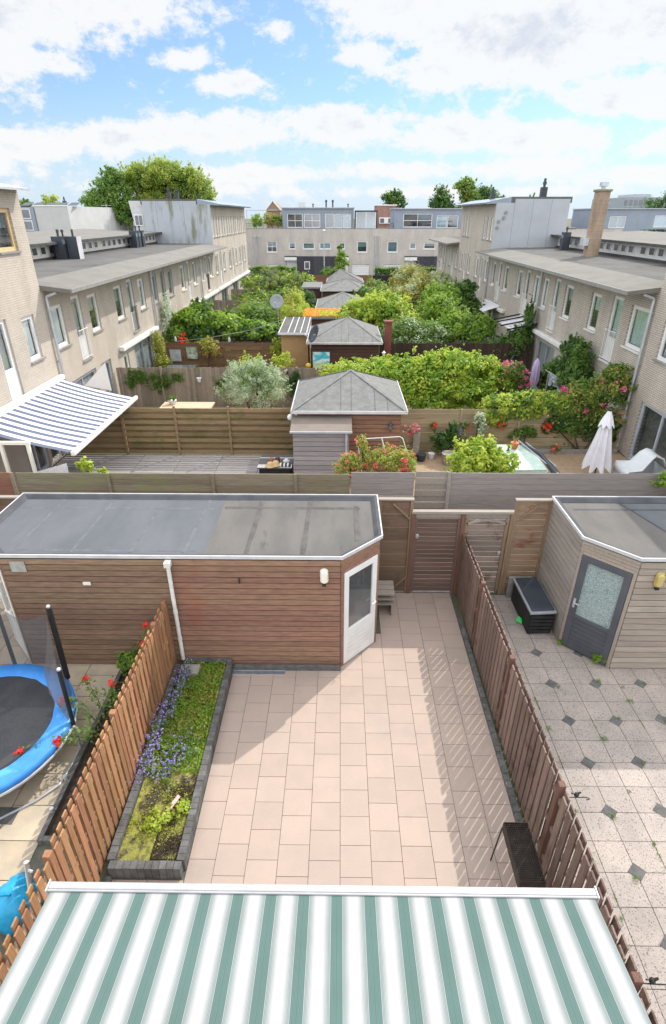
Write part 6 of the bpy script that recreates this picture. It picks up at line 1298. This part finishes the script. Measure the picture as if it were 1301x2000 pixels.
t=thing('folded_parasol','dark folded parasol lying along the pale green table edge','parasol',(6.3,15.9,.6)); m=MB(); m.tube([(5.85,17.05,.84),(6.2,16.0,.80),(6.35,15.0,.62),(6.5,14.9,.5)],[.03,.06,.10,.06],8); m.build('dark_cloth',m_slate,t); MB().tube([(5.80,17.1,.86),(6.42,14.7,.66)],.018,6).build('pole',m_zinc,t); MB().tube([(6.0,16.9,.86),(6.45,15.3,.72)],.014,6).build('rib',m_zinc,t)
def parasol(x,y,zb,zt,r,mat,lab,cap=True,waist=None):
    t=thing('parasol',lab,'parasol',(x,y,0)); m=MB(); N=48
    prof=[(r,zb),(r*.93,zb+.15),(r*.62,zb+(zt-zb)*.45),(r*.34,zb+(zt-zb)*.8),(.03,zt)] if not waist else [(r,zb),(r*.8,zb+.18),(r*.35,zb+.36),(r*.6,zb+.6),(r*.62,zb+1.1),(r*.45,zt-.15),(.02,zt)]
    vs=[];fs=[]
    for i,(q,z) in enumerate(prof):
        for k in range(N):
            a=2*math.pi*k/N; fold=1+.24*math.cos(8*a)*(1 if i<4 else .1); zz=z-(.09*math.cos(8*a) if i==0 else 0); vs.append((x+q*fold*math.cos(a),y+q*fold*math.sin(a),zz))
    for i in range(len(prof)-1):
        for k in range(N): a=i*N+k;b=i*N+(k+1)%N; fs.append((a,b,b+N,a+N))
    m.add(vs,fs); m.build('closed_canopy',mat,t,smooth=True)
    if cap:
        m=MB(); vs=[];fs=[]
        for i,(q,z) in enumerate(((r*.60,zt-.42),(r*.42,zt-.25),(.05,zt+.02))):
            for k in range(N): a=2*math.pi*k/N; fold=1+.10*math.cos(8*a)*(1 if i<2 else 0); vs.append((x+q*fold*math.cos(a),y+q*fold*math.sin(a),z-(.05*math.cos(8*a) if i==0 else 0)))
        for i in range(2):
            for k in range(N): a=i*N+k;b=i*N+(k+1)%N; fs.append((a,b,b+N,a+N))
        m.add(vs,fs); m.build('vent_cap',mat,t,smooth=True)
    MB().tube([(x,y,0),(x,y,zt+.06)],.024,8).build('pole',m_slate,t); MB().lathe((x,y,0),[(.24,0),(.24,.05),(.05,.08)],20).build('base',m_conc,t)
parasol(7.98,16.0,.42,2.18,.37,m_umb,'closed white parasol standing beside the right patio doors'); parasol(8.02,22.9,.72,2.2,.27,m_lav,'closed lavender parasol near the sliding doors of the right terrace',cap=False,waist=True)
# shell chair
t=thing('lounge_chair','pale grey moulded lounge chair at the right picture edge','chair',(9.1,15.6,0)); m=MB(); vs=[];fs=[]
prof=[(-.62,.40,.40),(-.55,.62,.44),(-.15,.64,.40),(.05,.95,.36),(.20,1.08,.30),(.45,1.0,.34),(.62,.70,.30)]
for (dx,z,w) in prof: vs+=[(9.1+dx,15.6-w,z),(9.1+dx,15.6-w*.8,z-.03),(9.1+dx,15.6+w*.8,z-.03),(9.1+dx,15.6+w,z)]
for i in range(len(prof)-1):
    for j in range(3): fs.append((i*4+j,(i+1)*4+j,(i+1)*4+j+1,i*4+j+1))
m.add(vs,fs); o=m.build('shell',m_chairW,t,smooth=True); sd=o.modifiers.new('solid','SOLIDIFY'); sd.thickness=.04
MB().add([(8.5,15.25,.05),(9.7,15.25,.05),(9.7,15.95,.05),(8.5,15.95,.05),(8.5,15.2,.42),(9.72,15.2,.62),(9.72,16.0,.62),(8.5,16.0,.42)],[(0,3,2,1),(0,1,5,4),(1,2,6,5),(2,3,7,6),(3,0,4,7)]).build('chair_base',m_chairW,t)
shrub('hedge_shade_foliage','dark leaves standing in for the shade below the pink climbing rose','climber',[(8.0,18.25,.8,.7,.15,.6),(9.0,18.25,.7,.6,.15,.6),(7.4,18.25,.9,.4,.12,.35)],3600,.10,m_lfD,109,base=(8.4,18.25,0),mats2=(m_lfM,.4))  # deep leaf colour added here for the shade under the hedge
# baskets
def basket(x,y,z,r,n,fm,lab,group=None,green=m_lfM):
    t=thing('flower_basket',lab,'flower basket',(x,y,z),group); MB().lathe((x,y,z-.16),[(.05,0),(.09,.10),(.10,.12)],12).build('pot',m_terr,t); c,nn,rg=cloud([(x,y,z,r,r*.8,r*.8)],int(200*r/.15),int(x*100)); leafmesh('foliage',c,nn,.05,green,t,rg)
    c=np.repeat(rg.normal(0,1,(n,3))*np.array([r*.6,r*.4,r*.4])+np.array([x,y-r*.4,z+r*.35]),9,0); c=c+rg.normal(0,.026,c.shape); leafmesh('blossom',c,rg.normal(0,1,c.shape)+np.array([0,-.6,.5]),.055,fm,t,rg,1.1)
gb='red geranium baskets on the tan fence'
basket(3.21,18.15,.98,.12,3,m_red,'small red geranium pot nearest the shed on the tan fence',gb); basket(4.3,18.15,.97,.14,7,m_red,'red geranium pot above the post lantern',gb); basket(5.55,18.15,.99,.15,10,m_red,'red geranium pot above the far end of the pale green table',gb); basket(7.1,18.15,.93,.15,10,m_red,'red geranium pot nearest the white parasol on the tan fence',gb)
basket(2.42,17.6,1.0,.24,16,m_pinkp,'large pink and white hanging flower ball right of the brown shed'); 
basket(7.45,18.1,.16,.17,9,m_coral,'low dark pink flower pot at the foot of the tan fence')
shrub('dark_shrub','dark leafy shrub at the tan fence beside the post lantern','shrub',[(3.35,17.8,.45,.35,.25,.45),(4.0,17.9,.65,.4,.25,.6),(3.7,17.9,.4,.4,.25,.4)],2200,.10,m_lfD,102)
shrub('tall_plant','grey green tall plant right of the post lantern','plant',[(4.75,18.0,.8,.2,.15,.6),(4.7,18,1.25,.18,.12,.25)],600,.10,m_lfG,103)
shrub('climber','green climber low on the tan fence beside the table','climber',[(6.4,18.2,.65,.35,.08,.3),(6.1,18.2,.5,.3,.08,.25)],600,.11,m_lfM,104)
for i,(x,y,r,h,mt,lb) in enumerate(((2.5,17.5,.12,.22,m_terr,'terracotta pot by the brown shed corner'),(2.75,17.4,.16,.25,m_slate,'dark glazed pot by the brown shed corner'),(3.12,17.6,.11,.2,m_cloth,'small pale pot before the dark shrub'),(3.62,17.1,.24,.40,m_conc,'round grey stone tub left of the yellow green bush'))):
    tag(MB().lathe((x,y,0),[(r*.75,0),(r,h*.7),(r*1.05,h),(r*.85,h*.98)],18).build('plant_pot',mt),lb,'plant pot')
tag(MB().beam((2.62,17.9,0),(2.68,18.2,.72),.22,.03).build('leaning_board',m_shedRy),'grey board leaning on the tan fence by the pots','board')
tag(MB().box(6.3,9.6,18.05,18.16,0,.14).build('stone_edging',m_conc),'grey stone edging along the foot of the tan fence','edging')
shrub('flowering_hedge','yellow green hedge draped over the tan fence','hedge',[(5.6,18.6,1.45,.7,.5,.45),(6.4,18.6,1.55,.8,.5,.5),(7.2,18.6,1.5,.8,.5,.5),(5.2,18.5,1.1,.5,.35,.4)],8500,.10,m_lfY,105,clumps=26,base=(6.4,18.6,0),mats2=(m_lfM,.7))
shrub('climbing_rose','tall pink climbing rose between white parasol and right terrace','rose bush',[(8.2,18.6,1.6,.8,.5,.7),(9.1,18.6,1.9,.8,.5,.7),(8.7,18.4,1.0,.9,.3,.6),(9.3,18.8,2.5,.5,.4,.4),(7.7,18.5,1.2,.5,.4,.5)],8500,.10,m_lfM,106,clumps=28,base=(8.6,18.6,0),flowers=(46,m_pinkp,.085),mats2=(m_lfO,.5))
shrub('fence_climber','small climber on the right end of the silver grey fence','climber',[(7.3,11.4,2.0,.35,.12,.25),(7.6,11.4,1.6,.25,.1,.3)],500,.09,m_lfB,107,stem=False,base=(7.4,11.5,0))
shrub('sapling','small yellow green sapling behind the mossy fence near the porch','sapling',[(-6.25,12.6,1.75,.2,.12,.28),(-5.85,12.6,1.6,.15,.1,.15)],260,.11,m_lfY,108,base=(-6.1,12.6,0))
t=thing('wall_spotlight','black twin spotlight above the right patio doors','spotlight',(9.7,18.6,2.3)); MB().tube([(9.79,18.55,2.35),(9.68,18.55,2.38)],.02,6).build('bracket',m_black,t); MB().tube([(9.68,18.45,2.38),(9.60,18.38,2.34)],.045,8).build('lamp_head',m_black,t); MB().tube([(9.68,18.65,2.38),(9.60,18.72,2.34)],.045,8).build('lamp_head',m_black,t)
# ---- right second and third gardens
shrub('pergola_vine','massive bright green wisteria over the second right garden','climber',[(1.2,21.6,1.6,1.3,.9,.75),(2.7,21.5,1.7,1.2,1.0,.9),(4.1,21.5,1.8,1.2,1.0,.9),(5.4,21.6,1.7,1.0,.9,.8),(3.2,20.7,1.2,1.3,.7,1.0),(4.9,20.8,1.0,1.0,.7,.8),(6.2,21.8,1.6,.7,.7,.6)],26000,.125,m_lfB,110,clumps=32,spread=.22,base=(3,21.5,0),mats2=(m_lfY,.45))
shrub('yellow_vine','yellow green vine trailing behind the nearest hip roof','vine',[(.3,22.6,1.75,1.0,.5,.35),(1.5,22.6,1.9,.9,.5,.4),(-.3,22.4,1.6,.6,.4,.3)],4200,.12,m_lfY,111,base=(.5,22.6,0))
shrub('pink_rose','pink climbing rose at the right end of the wisteria','rose bush',[(6.6,21.6,1.9,.6,.5,.45),(7.1,21.6,1.3,.45,.4,.55)],1700,.09,m_lfM,112,flowers=(60,m_pinkp,.085))
shrub('wall_shrub','tall dark green shrub against the right terrace wall','shrub',[(9.2,22.2,2.15,.5,.9,.9),(9.15,21.9,1.5,.55,.85,.9),(8.9,22.9,1.2,.55,.7,.8)],8500,.12,m_lfM,113,clumps=24,mats2=(m_lfD,.8))
t=thing('drying_rack','drying rack hung with white and grey laundry','drying rack',(8.5,22.0,0)); MB().tube([(8.22,22.0,0),(8.22,22.0,1.85)],.025,8).build('post',m_capw,t); MB().tube([(8.22,22,1.87),(8.95,21.7,1.45)],.018,6).tube([(8.18,22.3,1.87),(8.9,22.0,1.45)],.018,6).build('arm',m_edge,t)
m=MB(); rr=random.Random(6)
for i in range(12): x=8.26+i*.056; z=1.83-i*.033; l=rr.uniform(.3,.6); m.add([(x,22-i*.024,z),(x+.09,21.98-i*.024,z-.02),(x+.08+rr.uniform(-.03,.03),21.95-i*.024,z-l),(x+.0,21.97-i*.024,z-l*.9)],[(0,1,2,3)])
m.build('laundry',M('grey_laundry',(.55,.58,.62),(.18,.2,.23),9,.9),t)
shrub('garden_shrub','loose low shrub below the drying rack','shrub',[(7.9,20.4,.8,.8,.6,.5)],1300,.1,m_lfM,114)
t=thing('heron_figure','dark heron garden figure at the dark fence','figurine',(7.95,26.5,0)); MB().tube([(7.95,26.5,0),(7.95,26.5,.9),(8.0,26.5,1.2),(8.12,26.5,1.5),(8.2,26.5,1.52)],[.02,.09,.06,.035,.02],8).build('body',m_slate,t); MB().tube([(8.2,26.5,1.52),(8.4,26.5,1.46)],[.02,.005],5).build('beak',m_slate,t)
shrub('tall_shrub','big golden green rounded shrub right of the third hip roof','shrub',[(1.3,32.3,2.1,1.4,1.3,1.1),(2.4,32.2,2.4,1.4,1.3,1.1),(.7,31.8,1.5,1.0,1.0,.8),(3.4,31.6,1.7,1.2,1.0,.9)],19000,.16,m_lfY,120,clumps=34,spread=.22,base=(2,32.2,0),mats2=(m_lfB,.7))
shrub('clematis','fine leaved grey green climber before the golden shrub','climber',[(3.3,30.3,1.6,1.2,.8,.9),(4.6,30.2,1.5,1.0,.8,.8),(3.0,29.6,1.1,1.0,.5,.6),(4.2,29.3,1.1,.9,.5,.7)],16000,.10,m_lfM,121,clumps=28,base=(3.8,30.2,0),mats2=(m_lfG,.35))
shrub('hazel','bright green hazel in the middle of the right gardens','shrub',[(5.6,32.6,2.2,1.1,1.0,1.2),(6.3,31.2,1.8,1.2,1.0,.9),(7.3,30.9,1.7,1.0,.9,.8),(5.2,31,1.4,.9,.9,.8)],15000,.15,m_lfB,122,clumps=28,base=(6,31.5,0),mats2=(m_lfM,.4))
shrub('garden_tree','dark green small tree near the panelled block','tree',[(7.7,38.5,2.4,.9,.9,1.0),(8.2,38.3,3.0,.6,.6,.6),(8.5,38,1.8,.8,.8,.7)],6500,.16,m_lfM,123,mats2=(m_lfD,.6))
shrub('garden_tree','pale yellow leaved tree right of the third hip roof','tree',[(6.2,36.8,2.6,1.0,1.0,1.0),(5.8,36.5,2.0,1.0,1.0,1.0)],6500,.17,m_lfB,124)
shrub('feathery_shrub','feathery pale olive shrub in the far right gardens','shrub',[(4.8,42,2.0,1.1,1.1,1.2),(6.2,43,2.4,1.3,1.2,1.2),(5.4,46,2.6,1.5,1.4,1.2),(7.4,46,2.3,1.2,1.2,1.2)],14000,.19,m_lfO,125,asp=3.2,clumps=30,mats2=(m_lfG,.5))
shrub('garden_shrub','dark shrub at the foot of the right terrace pergola','shrub',[(8.9,29.0,1.5,.7,.6,.8),(8.1,29.3,1.2,.8,.6,.6),(9.35,29,2.5,.25,.4,1.0)],5200,.13,m_lfM,126,mats2=(m_lfD,.5))
shrub('garden_shrub','low dark shrubs between the hip roofs on the right','shrub',[(3.2,35,1.4,1.2,1.2,.9),(3.6,47,1.4,1.5,1.5,1.0),(3.0,54,1.2,1.5,1.5,1.0),(6.5,54,1.3,2,1.5,1.0)],8500,.19,m_lfM,127,mats2=(m_lfO,.4))
shrub('low_tree','small tree overhanging the fourth hip roof','tree',[(1.7,43.7,2.0,.8,.7,.7)],1800,.16,m_lfM,128)
t=thing('glass_canopy','white translucent patio canopy with dark bars on the right terrace','canopy',(9.2,30.5,2.2)); MB().add([(9.79,28.9,2.50),(8.55,28.9,2.22),(8.55,31.8,2.22),(9.79,31.8,2.50)],[(0,1,2,3)]).build('canopy_sheet',m_cloth,t)
for y in (28.8,30.0,31.1,31.85): MB().beam((9.78,y,2.56),(8.3,y,2.27),.05,.07).build('dark_bar',m_black,t)
for y in (28.9,31.8): MB().tube([(8.5,y,0),(8.5,y,2.2)],.03,8).build('post',m_black,t)
t=thing('white_awning','small white awning far down the right terrace','awning',(9.3,37.5,2.2)); MB().add([(9.79,36,2.4),(8.8,36,2.1),(8.8,38.8,2.1),(9.79,38.8,2.4)],[(0,1,2,3)]).build('awning_cloth',m_cloth,t); MB().box(8.76,8.83,35.95,38.85,2.04,2.10).build('front_bar',m_white,t)
# ---- far trees
def tree(label,x,y,h,w,n,size,mat,seed,m2=None,k=9,zb=.25,blobs=None,cat='tree',name='tree'):
    rr=random.Random(seed); bl=blobs or []
    if not bl:
        for i in range(k):
            a=rr.uniform(0,6.28); q=rr.uniform(0,.6); z=h*(zb+(1-zb)*rr.uniform(.15,.88)); ww=w*.5*(.65-.35*abs(z/h-.55)); bl.append((x+math.cos(a)*q*w*.5,y+math.sin(a)*q*w*.5,z,ww,ww,ww*.8))
        bl.append((x,y,h*.86,w*.2,w*.2,h*.13))
    return shrub(name,label,cat,bl,n,size,mat,seed,base=(x,y,0),mats2=m2,clumps=24,spread=.27,fill=.3)
tree('huge spreading willow beyond the algae stained block',-20,74,13.5,12,60,.1,m_lfW,200,blobs=[(-22.5,75,11.0,2.2,2.2,2.0),(-20.2,75,11.2,2.4,2.4,2.0),(-17.8,75,10.6,2.3,2.3,1.9),(-16.2,75,9.3,1.6,1.8,1.8),(-24.4,75,10.0,1.8,1.8,2.2),(-20,76,8.8,4.5,2.5,2.4),(-24.8,75,7.5,2,2,2.2),(-22,74,7.4,3,2.2,2.0),(-18,75,7,3,2.5,2)],name='willow') if 0 else None
shrub('willow','huge spreading willow beyond the algae stained block','tree',[(-22.5,75,10.9,2.2,2.2,1.8),(-20.2,75,11.0,2.4,2.4,1.9),(-17.8,75,10.4,2.3,2.3,1.9),(-16.4,75,9.1,1.5,1.8,1.8),(-24.4,75,10.3,1.7,1.8,1.9),(-20,76,8.8,4.5,2.5,2.4),(-22,74,7.4,3,2.2,2.0),(-18,75,7,3,2.5,2)],56000,.27,m_lfW,201,base=(-20,75,0),clumps=46,spread=.22,asp=3.2,mats2=(m_lfM,.25),fill=.15)
shrub('broadleaf_tree','darker broadleaf tree at the left foot of the huge willow','tree',[(-26.0,72,8.6,2.2,2.0,2.4),(-24.2,72,7.0,2.2,2.0,2.0),(-27.2,72,6.4,2.0,2.0,2.2),(-25.4,72,10.6,1.3,1.3,1.3)],26000,.26,m_lfM,202,base=(-25.5,72,0),clumps=40,spread=.22)
tree('pale round tree behind the panelled rear house',-43.5,95,10.2,6.5,8000,.4,m_lfW,203,k=6)
tree('dull green tree between gambrel house and willow',-35.5,92,9.8,7,9000,.4,m_lfM,204,k=7)
tree('small green bush below the gambrel house',-41.8,104,5.6,4.5,2600,.3,m_lfB,205,k=4,zb=.05,cat='bush',name='bush')
tree('low tree at the far left edge over the roofs',-50,100,9.6,4,3000,.35,m_lfM,206,k=4)
tree('dark round tree left of the middle roof extension',11.3,130,12.0,6.4,5200,.42,m_lfD,207,m2=(m_lfM,.4),k=7,zb=.3)
tree('dark broad tree left of the tall pair on the right',20.4,130,12.8,7.2,6500,.42,m_lfD,208,m2=(m_lfM,.3),k=8,zb=.3)
tree('tallest pointed green tree on the right horizon',25.2,128,13.8,6.8,8000,.42,m_lfM,209,m2=(m_lfW,.3),k=9,zb=.3)
tree('broad dark tree behind the blue grey block',29.6,131,12.6,8.5,7000,.42,m_lfD,210,m2=(m_lfM,.4),k=8,zb=.3)
tree('small round tree peeping over the blue grey block',38.5,130,11.2,3.6,1500,.35,m_lfM,211,k=4,zb=.5)
tree('dark tree at the right edge before the office block',64,126,11.4,8,5000,.42,m_lfD,212,k=7,zb=.3)
for i,(x,lb) in enumerate(((-11.6,'leafy potted tree on the roof garden, left one'),(-9.9,'leafy potted tree on the roof garden, middle one'),(-8.6,'leafy potted tree on the roof garden, right one'))):
    shrub('roof_garden_tree',lb,'tree',[(x,85.5,6.7,.8,.6,.8),(x+.2,85.5,6.2,.6,.5,.5)],1100,.2,m_lfB if i!=1 else m_lfO,220+i,base=(x,85.5,5.62))
rr=random.Random(77)
def tuft(x,y,s,i): 
    r=np.random.default_rng(300+i); n=int(36*s/.05); c=np.stack([x+r.normal(0,s*.6,n),y+r.normal(0,s*.6,n),r.uniform(.005,.05,n)],1); return c
cs=[]
WT=[(4.62,7.35),(4.62,6.52),(5.38,7.3),(5.38,6.5),(4.6,5.66),(5.35,5.75),(3.72,4.0),(3.78,4.83),(3.3,4.9),(3.25,4.2),(3.35,3.55),(3.78,3.1),(4.18,5.2),(4.2,6.1),(4.16,4.45),(4.97,6.9),(4.97,5.4),(3.38,6.3),(4.58,3.9),(3.0,5.5),(3.05,3.2),(4.55,4.75),(4.1,3.6),(4.97,7.2),(3.85,7.2)]
for i,(x,y) in enumerate(WT): cs.append(tuft(x,y,rr.uniform(.015,.05),i))
for k in range(26):
    x=3.77-.3925*2+.3925*rr.randint(0,8); y=rr.uniform(3,7.4); L=rr.uniform(.08,.3); n=int(60*L); r=np.random.default_rng(k); cs.append(np.stack([x+r.normal(0,.006,n),y+r.uniform(0,L,n),r.uniform(.0,.015,n)],1))
c=np.concatenate(cs); r_=np.random.default_rng(5); tag(leafmesh('paving_weeds',c,r_.normal(0,1,c.shape)+np.array([0,0,.3]),.042,m_lfM,None,r_,4),'small grass weeds sprouting in the joints of the right yard','weeds',kind='stuff')
